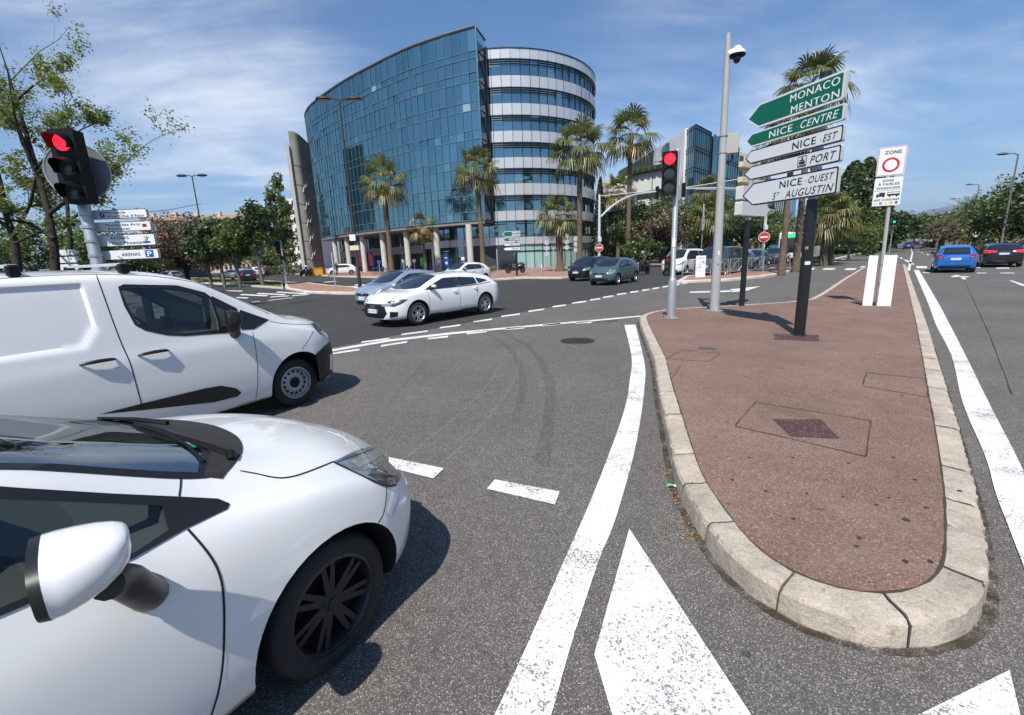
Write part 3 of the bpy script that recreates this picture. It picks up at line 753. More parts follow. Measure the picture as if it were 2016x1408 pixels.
# underside of the overhanging front
so = MB()
ins = [p+Vector((2.0, 6.5, 0)) for p in fc]
for k in range(NP):
    a, b, c, d = fc[k], fc[k+1], ins[k+1], ins[k]
    so.add([(*a[:2], BOTZ-.45), (*b[:2], BOTZ-.45), (*c[:2], BOTZ-.45), (*d[:2], BOTZ-.45)], [(3, 2, 1, 0)])
    so.quad(a+Vector((0, .05, BOTZ-.45)), b+Vector((0, .05, BOTZ-.45)), b+Vector((0, .05, BOTZ)), a+Vector((0, .05, BOTZ)))
OB(so, 'soffit', SOFF)
# recessed wall behind the columns: dark glass above, pale band, dark shop fronts
wl_ = MB(); bnd = MB(); shop = MB(); door = MB()
sets = [p+Vector((1.6, 5.0, 0)) for p in fc]
for k in range(NP):
    a, b = sets[k], sets[k+1]
    up = lambda p, z, o=0: p+Vector((0, -o, z))
    wl_.quad(up(a, 3.9), up(b, 3.9), up(b, BOTZ-.45), up(a, BOTZ-.45), 0, rb_.uniform(.1, .8))
    bnd.quad(up(a, 2.75, .12), up(b, 2.75, .12), up(b, 3.95, .12), up(a, 3.95, .12)); bnd.quad(up(a, 2.75), up(b, 2.75), up(b, 2.75, .12), up(a, 2.75, .12))
    shop.quad(up(a, 0), up(b, 0), up(b, 2.8), up(a, 2.8), 0, rb_.uniform(0, .7))
    door.box((a.x, a.y-.06, 3.2), (.07, .1, 6.0)) if k % 2 == 0 else None
OB(wl_, 'recessed_glazing', BGLASS); OB(bnd, 'fascia_band', mat('fascia_grey', (0.27, 0.28, 0.31), 0.5, 0.2)); OB(shop, 'shop_front', DARKG); OB(door, 'shop_mullions', STEEL)
pm = MB(); q = at(718, 500, 77); pm.box((q.x, sets[18].y-.3 if False else q.y, 2.2), (2.6, .1, 2.2)); OB(pm, 'magenta_poster', mat('magenta_print', (0.10, 0.012, 0.045), 0.4))
for xx, yy, ww in ((-9.2, 66.3, 1.6), (-12.6, 69.0, 1.3), (-2.0, 64.0, 1.7), (-16.4, 72.6, 1.2)):
    gp_ = MB(); gp_.box((xx, yy, 1.3), (ww, .1, 2.5), -0.6)
    OB(gp_, 'green_glass_doors', mat('green_tinted_glass', (0.02, 0.10, 0.055), 0.12, spec=0.8, vary=0.5, vscale=1))
for a_, Y in ((945, 61.2), (775, 64.6), (620, 68.6), (495, 72.6), (390, 76.6), (310, 80.2), (245, 84.0)):
    p = at(560+a_/2.607, 40+1040/2.607, Y)
    c = MB(); c.lathe([(.42, -.05), (.42, BOTZ-.44)], (p.x, p.y, 0), n=20); OB(c, 'column', CONC, smooth=True)
# the drum with its metal bands
DC = Vector((0, 77.1, 0)); DR = 14.2; ND = 72
ang = lambda k: 2*math.pi*k/ND
def ringpt(k, r, z): return (DC.x+r*math.sin(ang(k)), DC.y-r*math.cos(ang(k)), z)
tops = [26.87, 23.85, 20.68, 17.46, 14.28, 11.07, 7.66, 4.24]; BH = [1.1, 1.28, 1.33, 1.32, 1.3, 1.42, 1.22, .95]
for i, (tz, bh) in enumerate(zip(tops, BH)):
    band = MB(); r = DR
    for k in range(ND):
        e = .0022
        a0, a1 = ang(k)+e, ang(k+1)-e
        P = lambda a, rr, z: (DC.x+rr*math.sin(a), DC.y-rr*math.cos(a), z)
        j0 = rb_.gauss(0, .012); j1 = rb_.gauss(0, .012)
        band.quad(P(a0, r+j0, tz-bh), P(a1, r+j1, tz-bh), P(a1, r+j1, tz), P(a0, r+j0, tz), 0, rb_.uniform(.3, .7))
        band.quad(P(a0, r+j0, tz), P(a1, r+j1, tz), P(a1, r-.5, tz), P(a0, r-.5, tz))
        band.quad(P(a0, r-.5, tz-bh), P(a1, r-.5, tz-bh), P(a1, r+j1, tz-bh), P(a0, r+j0, tz-bh))
    OB(band, 'cladding_band', ALU)
    wz0 = tops[i+1] if i+1 < len(tops) else 0.0
    win = MB(); fr = MB()
    for k in range(ND):
        sh = min(.9, max(0, rb_.gauss(.42, .13)))
        if rb_.random() < .04: sh = .97
        m_ = 1 if (i == 7 and 0 <= k < 30 and k % 9) else 0
        win.quad(ringpt(k, DR-.22, wz0-.02), ringpt(k+1, DR-.22, wz0-.02), ringpt(k+1, DR-.22, tz-bh+.02), ringpt(k, DR-.22, tz-bh+.02), m_, sh)
        x, y, _ = ringpt(k, DR-.19, 0); fr.box((x, y, (wz0+tz-bh)/2), (.06, .12, tz-bh-wz0), ang(k))
        if k % 2 == 0 and i < 6: fr.tube([ringpt(k, DR+.02, tz-bh-1.05), ringpt(k, DR+.02, tz-bh+.02)], .03, 5)
    OB(win, 'window_band', [BGLASS, FROST]); OB(fr, 'window_mullions', STEEL)
    if i < 7:
        lv = MB()
        for h in (0.12, 0.36, 0.62) if i < 6 else (.15, .42):
            for k in range(ND):
                if rb_.random() < .02: continue
                lv.quad(ringpt(k, DR-.02, tz-bh-h-.09), ringpt(k+1, DR-.02, tz-bh-h-.09), ringpt(k+1, DR+.10, tz-bh-h+.02), ringpt(k, DR+.10, tz-bh-h+.02))
                lv.quad(ringpt(k, DR+.10, tz-bh-h-.03), ringpt(k+1, DR+.10, tz-bh-h-.03), ringpt(k+1, DR+.10, tz-bh-h+.02), ringpt(k, DR+.10, tz-bh-h+.02))
        OB(lv, 'sun_louvres', STEEL)
core = MB(); core.lathe([(DR-.6, 0), (DR-.6, 26.2), (0, 26.2)], DC, n=48); OB(core, 'drum_core', SOFF)
lip = MB(); lip.lathe([(DR-.3, 26.85), (DR+.06, 26.86), (DR+.06, 26.98), (DR-.3, 27.0)], DC, n=72); OB(lip, 'roof_lip', STEEL)
low = MB()
for k in range(0, 30):
    low.quad(ringpt(k, DR-.15, 2.3), ringpt(k+1, DR-.15, 2.3), ringpt(k+1, DR-.15, 2.45), ringpt(k, DR-.15, 2.45))
OB(low, 'storefront_rail', STEEL)
gw = MB(); gw.quad((-6, 63.3, 0), (0.5, 62.98, 0), (0.5, 62.98, 3.2), (-6, 63.3, 3.2)); OB(gw, 'grey_panel_wall', mat('charcoal_panel', (0.035, 0.036, 0.042), 0.5))
# open steel truss closing the side of the front
P1, P2 = fc[-1], Vector((-1.75, 62.7, 0))
trs = MB()
trs.box((P2.x, P2.y-.2, (TOPZ-1.0+BOTZ)/2), (.16, .16, TOPZ-1.0-BOTZ))
trs.tube([P1+Vector((0, 0, TOPZ+.1)), P2+Vector((0, -.2, TOPZ-.3))], .11, 6)
for z in (BOTZ, 9.45, 12.75, 16, 19.2, 22.4, 25.6):
    trs.tube([P1+Vector((.1, .1, z)), P2+Vector((0, -.2, z))], .06, 5)
    if z < 25: trs.tube([P1+Vector((.1, .1, z+3.2)), P2+Vector((0, -.2, z))], .05, 5)
OB(trs, 'steel_truss', STEEL)
sg = MB()
for z0, z1_ in zip(slabs[:-1], slabs[1:]):
    sg.quad(P1+Vector((.1, .1, z0)), P2+Vector((-.1, -.2, z0)), P2+Vector((-.1, -.2, z1_)), P1+Vector((.1, .1, z1_)))
OB(sg, 'side_glass', clear_glass('side_clear_glass', (0.55, 0.70, 0.74), 0.10))
# body of the building behind, so that it has depth
bd = MB()
pts = [(-1.7, 63.2)]+[(p.x+TH.x*1.2, p.y+TH.y*1.2) for p in fc[::-1]]+[(-36, 98), (-10, 104), (10, 92)]
bd.prism([(p[0], p[1]) for p in pts[::-1]], (0, 0, BOTZ-.3), (1, 0, 0), (0, 1, 0), (0, 0, 1), 20.6)
OB(bd, 'main_block', SOFF)
gb = MB(); pts = [(p.x+.15, p.y+.4) for p in sets]+[(10, 95), (-10, 103), (-35, 98)]
gb.prism(pts, (0, 0, 0), (1, 0, 0), (0, 1, 0), (0, 0, 1), BOTZ-.3); OB(gb, 'lower_block', SOFF)

# curved concrete wall standing at the far end
cw = thing('concrete_wall', 'tall curved bare concrete wall with a pointed top beside the glass office block', 'wall', (-32, 76, 0))
CW = mat('board_concrete', (0.20, 0.195, 0.17), 0.9, vary=0.22, vscale=0.5, bump=0.3, bscale=3)
wb = MB(); n_ = 14
def wpt(t, z): # t 0..1 along the curve
    a = at(586+t*37, 400, 74.0+4.2*t-1.6*math.sin(math.pi*t))
    return Vector((a.x, a.y, z))
rows = 16; topz = lambda t: 21.4-.5*t-.5*t*t
for i in range(n_):
    for j in range(rows):
        t0, t1 = i/n_, (i+1)/n_; f0, f1 = j/rows, (j+1)/rows
        wb.quad(wpt(t0, topz(t0)*f0), wpt(t1, topz(t1)*f0), wpt(t1, topz(t1)*f1), wpt(t0, topz(t0)*f1))
bk = Vector((-.25, .7, 0))
for i in range(n_):
    t0, t1 = i/n_, (i+1)/n_
    wb.quad(wpt(t1, 0)+bk, wpt(t0, 0)+bk, wpt(t0, topz(t0))+bk, wpt(t1, topz(t1))+bk); wb.quad(wpt(t0, topz(t0)), wpt(t1, topz(t1)), wpt(t1, topz(t1))+bk, wpt(t0, topz(t0))+bk)
for t in (0, 1): wb.quad(wpt(t, 0), wpt(t, topz(t)), wpt(t, topz(t))+bk, wpt(t, 0)+bk)
o = wb.build('wall_face', CW, smooth=True, angle=25); o.parent = cw; o.location = (32, -76, 0)
rb2 = MB(); a = wpt(0, 0); rb2.box((a.x-.2, a.y-.1, 9.6), (.5, .9, 19.2)); o = rb2.build('edge_pier', mat('pale_concrete', (0.40, 0.39, 0.35), 0.85, vary=.12)); o.parent = cw; o.location = (32, -76, 0)
jn = MB()
for h in (2.6, 5.4, 8.2, 11.0, 13.8, 16.6):
    L = [wpt(i/n_, h-.5*i/n_)+Vector((0, -.04, 0)) for i in range(n_+1) if topz(i/n_) > h+.2]
    jn.tube(L, .035, 4)
L = lambda t: [wpt(t, 0)+Vector((0, -.03, 0)), wpt(t, topz(t)-.05)+Vector((0, -.03, 0))]
jn.tube(L(.55), .03, 4)
o = jn.build('pour_joints', mat('pour_joint', (.07, .068, .06), .9)); o.parent = cw; o.location = (32, -76, 0)
sl_ = MB(); r_ = random.Random(4)
for j in range(5):
    for i in range(2):
        t = .34+.18*i+r_.uniform(-.02, .02); z = 2.4+2.55*j+i*.7
        p, q = wpt(t, z), wpt(t+.12, z+1.1); d = Vector((0, -.045, 0)); sl_.add([p+d, p+d+Vector((.10, .02, 0)), q+d+Vector((.10, .02, 0)), q+d], [(0, 1, 2, 3)])
o = sl_.build('light_slots', mat('slot_pale', (.42, .42, .38), .6)); o.parent = cw; o.location = (32, -76, 0)
# ------------------------------------------------------------------ posts, signs, signals
GALV = mat('galvanised_steel', (0.42, 0.44, 0.45), 0.45, 0.55, vary=0.1, vscale=2)
POLEGREY = mat('grey_painted_pole', (0.36, 0.36, 0.35), 0.55, vary=0.08, vscale=2)
BLACKP = mat('black_painted_post', (0.012, 0.012, 0.014), 0.38)
BLACKPL = mat('black_plastic', (0.007, 0.007, 0.008), 0.55, spec=0.2)
GREENS = mat('sign_green', (0.0, 0.125, 0.072), 0.45)
WHITES = mat('sign_white', (0.70, 0.71, 0.71), 0.45)
SBLACK = mat('sign_black', (0.012, 0.012, 0.02), 0.5)
SBLUE = mat('sign_blue', (0.01, 0.09, 0.42), 0.45)
SRED = mat('sign_red', (0.50, 0.015, 0.03), 0.45)
PANELG = mat('panel_back', (0.50, 0.52, 0.53), 0.5, 0.2)
LENSOFF = mat('dark_lens', (0.03, 0.035, 0.03), 0.2)
LENSOFF2 = mat('dark_green_lens', (0.035, 0.05, 0.042), 0.25)
REDL = mat('red_signal_lamp', (0.3, 0, 0), 0.4, emit=(1.0, 0.012, 0.03), es=2.2)
GREENL = mat('green_signal_lamp', (0, 0.3, 0.1), 0.4, emit=(0.02, 1.0, 0.45), es=1.2)
ZV = Vector((0, 0, 1))
def fit_text(parent, items, m, o, u, n, name='lettering', off=0.004):
    "items: (text, t0, t1, baseline, cap height, shear, bold)"
    bm = bmesh.new()
    for (s, t0, t1, z0, cap, sh, bold) in items:
        me = text_mesh(s, 1.0, align='LEFT', shear=sh, space=1.12); t = bmesh.new(); t.from_mesh(me)
        xs = [v.co.x for v in t.verts]; ref = [v.co.y for v in t.verts]
        x0, x1, y0, y1 = min(xs), max(xs), min(ref), max(ref)
        k = cap/0.72
        base = y0 if not any(c in s for c in 'çgjpqyQ,') else y0+0.2
        for v in t.verts:
            v.co.x = t0+(v.co.x-x0)/(x1-x0)*(t1-t0); v.co.y = z0+(v.co.y-base)*k
        t.to_mesh(me); t.free()
        for j in range(5 if bold else 1):
            for v in me.vertices: v.co.x += (bold*1.6*k*(-1, .5, .5, .5, .5)[j] if bold else 0); v.co.z = j*.00025
            bm.from_mesh(me)
        bpy.data.meshes.remove(me)
    o, u, n = map(Vector, (o, u, n))
    for v in bm.verts: v.co = o+u*v.co.x+ZV*v.co.y+n*(off+v.co.z)
    me = bpy.data.meshes.new(name); bm.to_mesh(me); bm.free(); me.materials.append(m)
    return link(name, me, parent)
def panel(parent, poly, o, u, n, th, rim, face, inset, side=PANELG, name='panel', r=0.03, bw=True):
    "a box section sign: rim coloured border and face sheet"
    b = MB(); r = list(r) if isinstance(r, (list, tuple)) else [r]*len(poly)
    a = sum(poly[i-1][0]*poly[i][1]-poly[i][0]*poly[i-1][1] for i in range(len(poly)))
    if a < 0: poly = poly[::-1]; r = r[::-1]
    raw = poly; poly = rounded(raw, r)
    b.prism(poly, Vector(o)-Vector(n)*th, u, ZV, n, th, 0)
    b.prism([tuple(p) for p in poly], Vector(o)+Vector(n)*0.0, u, ZV, n, 0.0022, 1)
    inn = rounded([tuple(p) for p in offset_poly(raw, -inset)], [max(.008, q-inset*.4) for q in r]) if inset else None
    if inn: b.prism(inn, Vector(o)+Vector(n)*0.001, u, ZV, n, 0.0028, 2)
    return b.build(name, [side, rim, face], parent)
def setpost(P): return Vector((P.x, P.y, 0.0))

# --- the five panel direction post on the island
P0 = gp(1573, 660, .15); YW = 163.0; u = yawv(YW); n = Vector((u.y, -u.x, 0))
post = thing('direction_sign', 'tall black post on the red island with two green and three white arrow panels', 'road sign', (P0.x, P0.y, .15))
L0 = -Vector((0, 0, .15))
b = MB()
prof = []
for k in range(24):
    t = 2*math.pi*k/24; rr = 0.088+(0.006 if k % 3 else -0.002); prof.append((rr*math.cos(t), rr*math.sin(t)))
b.prism(prof, (0, 0, 0), (1, 0, 0), (0, 1, 0), ZV, 2.46); b.lathe([(0, 0), (.13, 0), (.13, .012), (.095, .03)], n=24)
b.build('post', BLACKP, post, smooth=True, angle=30)
b = MB(); b.lathe([(.078, 2.46), (.078, 4.48), (.07, 4.5), (0, 4.5)], n=20); b.build('mast', GALV, post, smooth=True)
b = MB(); b.lathe([(.082, 4.42), (.088, 4.42), (.088, 4.5), (.06, 4.515), (0, 4.515)], n=20); b.build('cap', BLACKP, post, smooth=True)
b = MB()
for z in (4.0, 3.76, 3.43, 3.13, 2.7, 4.2): b.lathe([(.08, z-.15-.02), (.094, z-.15-.02), (.094, z-.15+.02), (.08, z-.15+.02)], n=16)
b.build('clamps', GALV, post)
Z = lambda a, c: onplane(P0, YW, 1400+a/3.52, 60+c/3.52)
fo = n*0.165+L0
def arrowpanel(zb, zt, tl, ts, tr, rim, face, inset, texts, ink, label):
    zm = (zb+zt)/2
    poly = [(tl, zm), (ts, zb), (tr, zb), (tr, zt), (ts, zt)]
    p = panel(post, poly, fo, u, n, 0.07, rim, face, inset, r=[.02, .03, .035, .035, .03]); p['label'] = label
    items = []
    for (s, L, R, base, cap, sh, bold) in texts:
        items.append((s, Z(*L)[0], Z(*R)[0], base, cap, sh, bold))
    fit_text(p, items, ink, fo, u, n, off=0.0062)
    return p
WHITEL = mat('sign_letter_white', (.80, .81, .80), .45)
arrowpanel(4.09, 4.52, -1.50, -1.20, .49, WHITES, GREENS, .034, [('MONACO', (600, 475), (948, 355), 4.33, .125, 0, .012), ('MENTON', (605, 550), (943, 435), 4.135, .125, 0, .012)], WHITEL, 'upper green arrow panel reading MONACO MENTON')
arrowpanel(3.77, 4.02, -1.48, -1.34, .53, WHITES, GREENS, .024, [('NICE', (452, 725), (613, 680), 3.83, .125, 0, .014), ('-', (643, 672), (657, 668), 3.872, .03, 0, .01), ('CENTRE', (672, 655), (938, 585), 3.83, .125, .28, .006)], WHITEL, 'lower green arrow panel reading NICE CENTRE')
arrowpanel(3.45, 3.70, -1.47, -1.33, .55, SBLACK, WHITES, .022, [('NICE', (615, 795), (778, 760), 3.51, .125, 0, .014), ('-', (805, 758), (817, 755), 3.552, .03, 0, .01), ('EST', (828, 750), (930, 725), 3.51, .115, .28, .004)], SBLACK, 'white arrow panel reading NICE EST')
pp = arrowpanel(3.14, 3.40, -1.48, -1.30, .55, SBLACK, WHITES, .022, [('PORT', (738, 895), (920, 865), 3.20, .13, .28, .006)], SBLACK, 'white arrow panel with ferry symbol reading PORT')
arrowpanel(2.64, 3.07, -1.48, -1.20, .55, SBLACK, WHITES, .026, [('NICE', (525, 1065), (680, 1040), 2.88, .125, 0, .014), ('-', (703, 1045), (715, 1042), 2.922, .03, 0, .01), ('OUEST', (726, 1040), (905, 1015), 2.88, .115, .28, .004), ('S', (475, 1140), (498, 1137), 2.69, .13, .28, .006), ('T', (505, 1125), (525, 1122), 2.755, .065, .28, .004), ('AUGUSTIN', (562, 1130), (900, 1090), 2.69, .13, .28, .006)], SBLACK, 'white arrow panel reading NICE OUEST ST AUGUSTIN')
# ferry symbol beside PORT
ic = MB(); a0 = Z(650, 915)[0]; a1 = Z(712, 905)[0]; zc = 3.27; hw = (a1-a0)
fr = lambda x, y: (a0+hw*x, zc-.09+.18*y)
for q in ([(0, 0), (1, 0), (1, .06), (0, .06)], [(0, .94), (1, .94), (1, 1), (0, 1)], [(0, .06), (.06, .06), (.06, .94), (0, .94)], [(.94, .06), (1, .06), (1, .94), (.94, .94)], [(.1, .1), (.9, .1), (.9, .22), (.1, .18)], [(.2, .26), (.8, .26), (.88, .5), (.12, .5)], [(.26, .55), (.74, .55), (.7, .68), (.3, .68)], [(.40, .72), (.60, .72), (.58, .88), (.42, .88)], [(.1, .62), (.26, .62), (.26, .66), (.1, .66)]):
    ic.prism([fr(*c) for c in q], fo+n*.0045, u, ZV, n, .0015)
ic.build('ferry_symbol', SBLACK, pp)

# --- low emission zone sign and two white boards strapped to its post
P0 = gp(1727, 602, .15); YW = 119.0; u = yawv(YW); n = Vector((u.y, -u.x, 0))
lez = thing('zone_sign', 'grey post carrying white ZONE plate with red ring and low emission plate below', 'road sign', (P0.x, P0.y, .15))
b = MB(); b.tube([(0, 0, -.02), (-.07*u.x, -.07*u.y, 3.9)], .045, 14); b.build('post', POLEGREY, lez, smooth=True)
fo = L0+n*.07
p = panel(lez, [(-.41, 3.44), (.155, 3.44), (.155, 4.13), (-.41, 4.13)], fo, u, n, .04, WHITES, SRED, .012, r=.035)
p2 = MB(); p2.prism([tuple(q) for q in offset_poly(rounded([(-.395, 3.455), (.14, 3.455), (.14, 4.115), (-.395, 4.115)], .03), -.008)], fo+n*.003, u, ZV, n, .0022); p2.build('plate_face', WHITES, p)
ring = MB(); R1, R2 = .175, .125; vs = []; N_ = 40
for k in range(N_):
    t = 2*math.pi*k/N_
    for r in (R1, R2): vs.append(fo+u*(-.132+r*math.cos(t))+ZV*(3.70+r*math.sin(t))+n*.0068)
ring.add(vs, [(2*k, 2*((k+1) % N_), 2*((k+1) % N_)+1, 2*k+1) for k in range(N_)]); ring.build('red_ring', SRED, p)
fit_text(p, [('ZONE', -.28, .05, 3.955, .085, 0, .02)], SBLACK, fo, u, n, off=.0075)
q = panel(lez, [(-.41, 2.72), (.155, 2.72), (.155, 3.40), (-.41, 3.40)], fo, u, n, .035, WHITES, WHITES, .01, r=.03)
fit_text(q, [('ZONE', -.255, -.03, 3.30, .058, 0, .018), ('À FAIBLES', -.335, .09, 3.215, .058, 0, .018), ('ÉMISSIONS', -.355, .11, 3.12, .058, 0, .018), ('SAUF CATÉGORIES', -.385, .125, 2.84, .05, 0, .02)], SBLACK, fo, u, n, off=.0062)
ic = MB()
def rect(mb, x0, z0, x1, z1, off=.0062, mi=0): mb.prism([(x0, z0), (x1, z0), (x1, z1), (x0, z1)], fo+n*(off-.001), u, ZV, n, .001, mi)
rect(ic, -.40, 3.085, .145, 3.091)
rect(ic, -.29, 2.945, -.17, 3.045); rect(ic, -.345, 2.945, -.295, 3.01); rect(ic, -.125, 2.955, .125, 3.045); rect(ic, -.115, 3.0, .115, 3.03, .0075, 1)
for c_ in (-.32, -.2, -.07, .07):
    ic.prism([(c_+.018*math.cos(k*math.pi/5), 2.942+.018*math.sin(k*math.pi/5)) for k in range(10)], fo+n*.0065, u, ZV, n, .001)
for k, mi in zip(range(5), (2, 3, 4, 5, 6)):
    c_ = -.34+k*.105
    ic.prism([(c_+.034*math.cos(a*math.pi/8), 2.785+.034*math.sin(a*math.pi/8)) for a in range(16)], fo+n*.0052, u, ZV, n, .001, mi)
    ic.prism([(c_+.022*math.cos(a*math.pi/8), 2.785+.022*math.sin(a*math.pi/8)) for a in range(16)], fo+n*.0066, u, ZV, n, .001, 1 if k in (0,) else mi)
ic.build('vehicle_symbols', [SBLACK, WHITES, mat('vignette_green', (.35, .5, .35), .5), mat('vignette_violet', (.28, .16, .5), .5), mat('vignette_yellow', (.75, .6, .15), .5), mat('vignette_orange', (.8, .3, .12), .5), mat('vignette_grey', (.10, .09, .10), .5)], q)
PVC = mat('white_board', (.80, .80, .79), .45, vary=.07, vscale=5)
for (t0, t1, lab) in ((-.335, -.12, 'narrow white blank board strapped left of the zone sign post'), (-.02, .27, 'wider white blank board strapped right of the zone sign post')):
    b = MB(); tl = .012
    b.prism([(t0, 0.005), (t1, 0.005), (t1-.01, 1.32), (t0+.01, 1.33)], n*.05, u, ZV, n, .022); o = b.build('board', PVC, loc=(P0.x, P0.y, .15))
    tag(o, lab, 'board', 'white boards strapped to the zone sign post')
b = MB()
for z in (.16, .62, 1.1): b.box((n.x*.062, n.y*.062, z), (.10, .014, .012), math.atan2(u.y, u.x))
b.build('strap', GALV, lez)

# --- signal heads
def head(parent, base, yaw, z0, R, lit, pitch, wd, hoods=True, name='signal_head', dark=LENSOFF):
    "three lamp head facing along n; z0 bottom of the box"
    u = yawv(yaw); n = Vector((u.y, -u.x, 0)); hgt = pitch*3+.02; d = .20
    b = MB(); o = Vector(base)+n*.05
    b.prism(rounded([(-wd/2, z0), (wd/2, z0), (wd/2, z0+hgt), (-wd/2, z0+hgt)], .03), o, u, ZV, n, d)
    h = b.build(name, BLACKPL, parent)
    for k in range(3):
        zc = z0+.01+pitch*(k+.5); lm = (GREENL if k == 0 else (LENSOFF if k == 1 else REDL)) if lit == k else dark
        l = MB(); vs = [o+n*(d+.02)+ZV*zc]; N_ = 24
        for j in range(N_):
            t = 2*math.pi*j/N_; vs.append(o+n*(d+.004)+u*(R*math.cos(t))+ZV*(zc+R*math.sin(t)))
        l.add(vs, [(0, 1+j, 1+(j+1) % N_) for j in range(N_)]); l.build('lens', lm, h, smooth=True)
        v = MB(); P = []; Rh = R*1.10
        for j in range(19):
            t = rad(-35)+(rad(250))*j/18
            dep = (.24 if hoods else .05)*(0.45+0.55*max(0, math.sin(t)) if hoods else 1)
            a = o+u*(Rh*math.cos(t))+ZV*(zc+Rh*math.sin(t)); P.append((a+n*d, a+n*(d+dep)-ZV*(.25*dep if hoods else 0)))
        vs = [q for pq in P for q in pq]; ot = [q+(q-(o+ZV*zc)).normalized()*.006 for q in vs]
        v.add(vs, [(2*j, 2*j+1, 2*j+3, 2*j+2) for j in range(18)]); v.add(ot, [(2*j, 2*j+2, 2*j+3, 2*j+1) for j in range(18)])
        v.build('hood', BLACKPL, h)
    return h
# red signal on the island
P0 = gp(1321, 626, .15)
tl = thing('traffic_light', 'silver post on the red island tip with a large red signal and a small repeater', 'traffic light', (P0.x, P0.y, .15))
b = MB(); b.lathe([(0, 0), (.105, 0), (.105, .01), (.10, .92), (.085, .98), (.062, 1.02), (.062, 3.94), (.055, 3.96), (0, 3.96)], n=20); b.build('post', GALV, tl, smooth=True)
head(tl, (0, 0, 0), 112, 2.94, .125, 2, .312, .34, hoods=False)
# nudge the head to the left of its post as on the real one
for o in [q for q in C.objects if q.parent == tl and q.name.startswith('signal_head')]: o.location = yawv(112)*(-.15)
b = MB(); uu = yawv(112); nn = Vector((uu.y, -uu.x, 0)); b.prism(rounded([(-.20, 1.05), (-.06, 1.05), (-.06, 1.52), (-.20, 1.52)], .02), nn*.02, uu, ZV, nn, .12); rp = b.build('repeater_head', BLACKPL, tl)
for k, m_ in ((0, LENSOFF), (1, LENSOFF), (2, mat('red_repeater', (.10, .004, .004), .3, emit=(.5, .01, .01), es=.18))):
    b = MB(); c_ = nn*.143+uu*(-.13)+ZV*(1.13+.155*k); b.add([c_]+[c_+uu*(.048*math.cos(j*math.pi/8))+ZV*(.048*math.sin(j*math.pi/8)) for j in range(16)], [(0, 1+j, 1+(j+1) % 16) for j in range(16)]); b.build('lens', m_, rp)
b = MB(); b.tube([(0, 0, 3.75), uu*-.15+nn*.06+ZV*3.75], .025, 6); b.tube([(0, 0, 3.1), uu*-.15+nn*.06+ZV*3.1], .025, 6); b.build('bracket', GALV, tl)
b = MB(); b.box((nn.x*.065, nn.y*.065, 1.85), (.07, .004, .22), math.atan2(uu.y, uu.x)); b.build('sticker', WHITES, tl)

# camera mast
P0 = gp(1406, 612, .15)
cm_ = thing('camera_mast', 'tall grey tapered mast with white dome camera on top and steel cabinet halfway', 'camera mast', (P0.x, P0.y, .15))
b = MB(); b.tube([(0, 0, 0), (-.01, 0, 2.0), (-.035, 0, 4.5), (-.06, 0, 6.72)], [.125, .112, .085, .062], 20); b.build('mast', POLEGREY, cm_, smooth=True)
b = MB(); b.tube([(-.05, -.02, 6.28), (.10, -.06, 6.33)], .06, 10); b.lathe([(0, .14), (.07, .13), (.10, .07), (.17, .02), (.19, -.05), (.17, -.05)], (.15, -.08, 6.28), n=24); o = b.build('dome_housing', WHITES, cm_, smooth=True)
b = MB(); b.lathe([(.19, -.05), (.185, -.085), (.15, -.10), (0, -.10)], (.15, -.08, 6.28), n=24); b.build('dome_rim', BLACKPL, o, smooth=True)
b = MB(); b.lathe([(0, -.24), (.04, -.235), (.075, -.20), (.085, -.15), (.085, -.10), (0, -.10)], (.15, -.08, 6.28), n=20); b.build('dome_lens', mat('smoked_dome', (.02, .02, .025), .05), o, smooth=True)
b = MB(); b.box((.20, .02, 4.24), (.30, .24, .48), rad(-16), 0, .012); cb = b.build('cabinet', mat('cabinet_steel', (.42, .40, .36), .5, .3), cm_)
b = MB(); b.box((.32, -.085, 4.24), (.006, .014, .10), rad(-16)); b.box((.30, -.105, 4.42), (.03, .008, .05), rad(-16)); b.build('latch', STEEL, cb)
b = MB(); b.lathe([(.09, 4.42), (.105, 4.42), (.105, 4.45), (.09, 4.45)], (-.03, 0, 0), n=14); b.lathe([(.09, 4.02), (.105, 4.02), (.105, 4.05), (.09, 4.05)], (-.03, 0, 0), n=14); b.build('clamp', GALV, cm_)
b = MB(); b.tube(smooth_path([(.22, -.0, 4.0), (.22, -.0, 3.86), (.12, -.02, 3.80), (.03, -.03, 3.82)], 5), .018, 6); b.build('cable', BLACKPL, cm_)

# second black post whose two box panels face the other way
P0 = gp(1460, 602, .15)
dp = thing('direction_sign', 'shorter black post by the slip lane with two white box panels seen from behind', 'road sign', (P0.x, P0.y, .15))
b = MB(); b.prism([(.075*math.cos(k*.2618), .075*math.sin(k*.2618)) for k in range(24)], (0, 0, 0), (1, 0, 0), (0, 1, 0), ZV, 2.40); b.build('post', BLACKP, dp)
b = MB(); b.lathe([(.06, 2.38), (.085, 2.42), (.07, 2.5), (.07, 3.65), (0, 3.66)], n=16); b.build('mast', GALV, dp, smooth=True)
du = yawv(52)
for z0, z1_ in ((2.52, 2.88), (2.93, 3.28)):
    un = Vector((du.y, -du.x, 0))
    poly = [(-.60, z0), (.75, z0), (1.15, (z0+z1_)/2), (.75, z1_), (-.60, z1_)]
    b = MB(); b.prism(rounded(poly, .03), un*-.10, du, ZV, un, .20); b.build('box_panel', mat('pale_box_panel', (.60, .61, .60), .5, .1), dp)

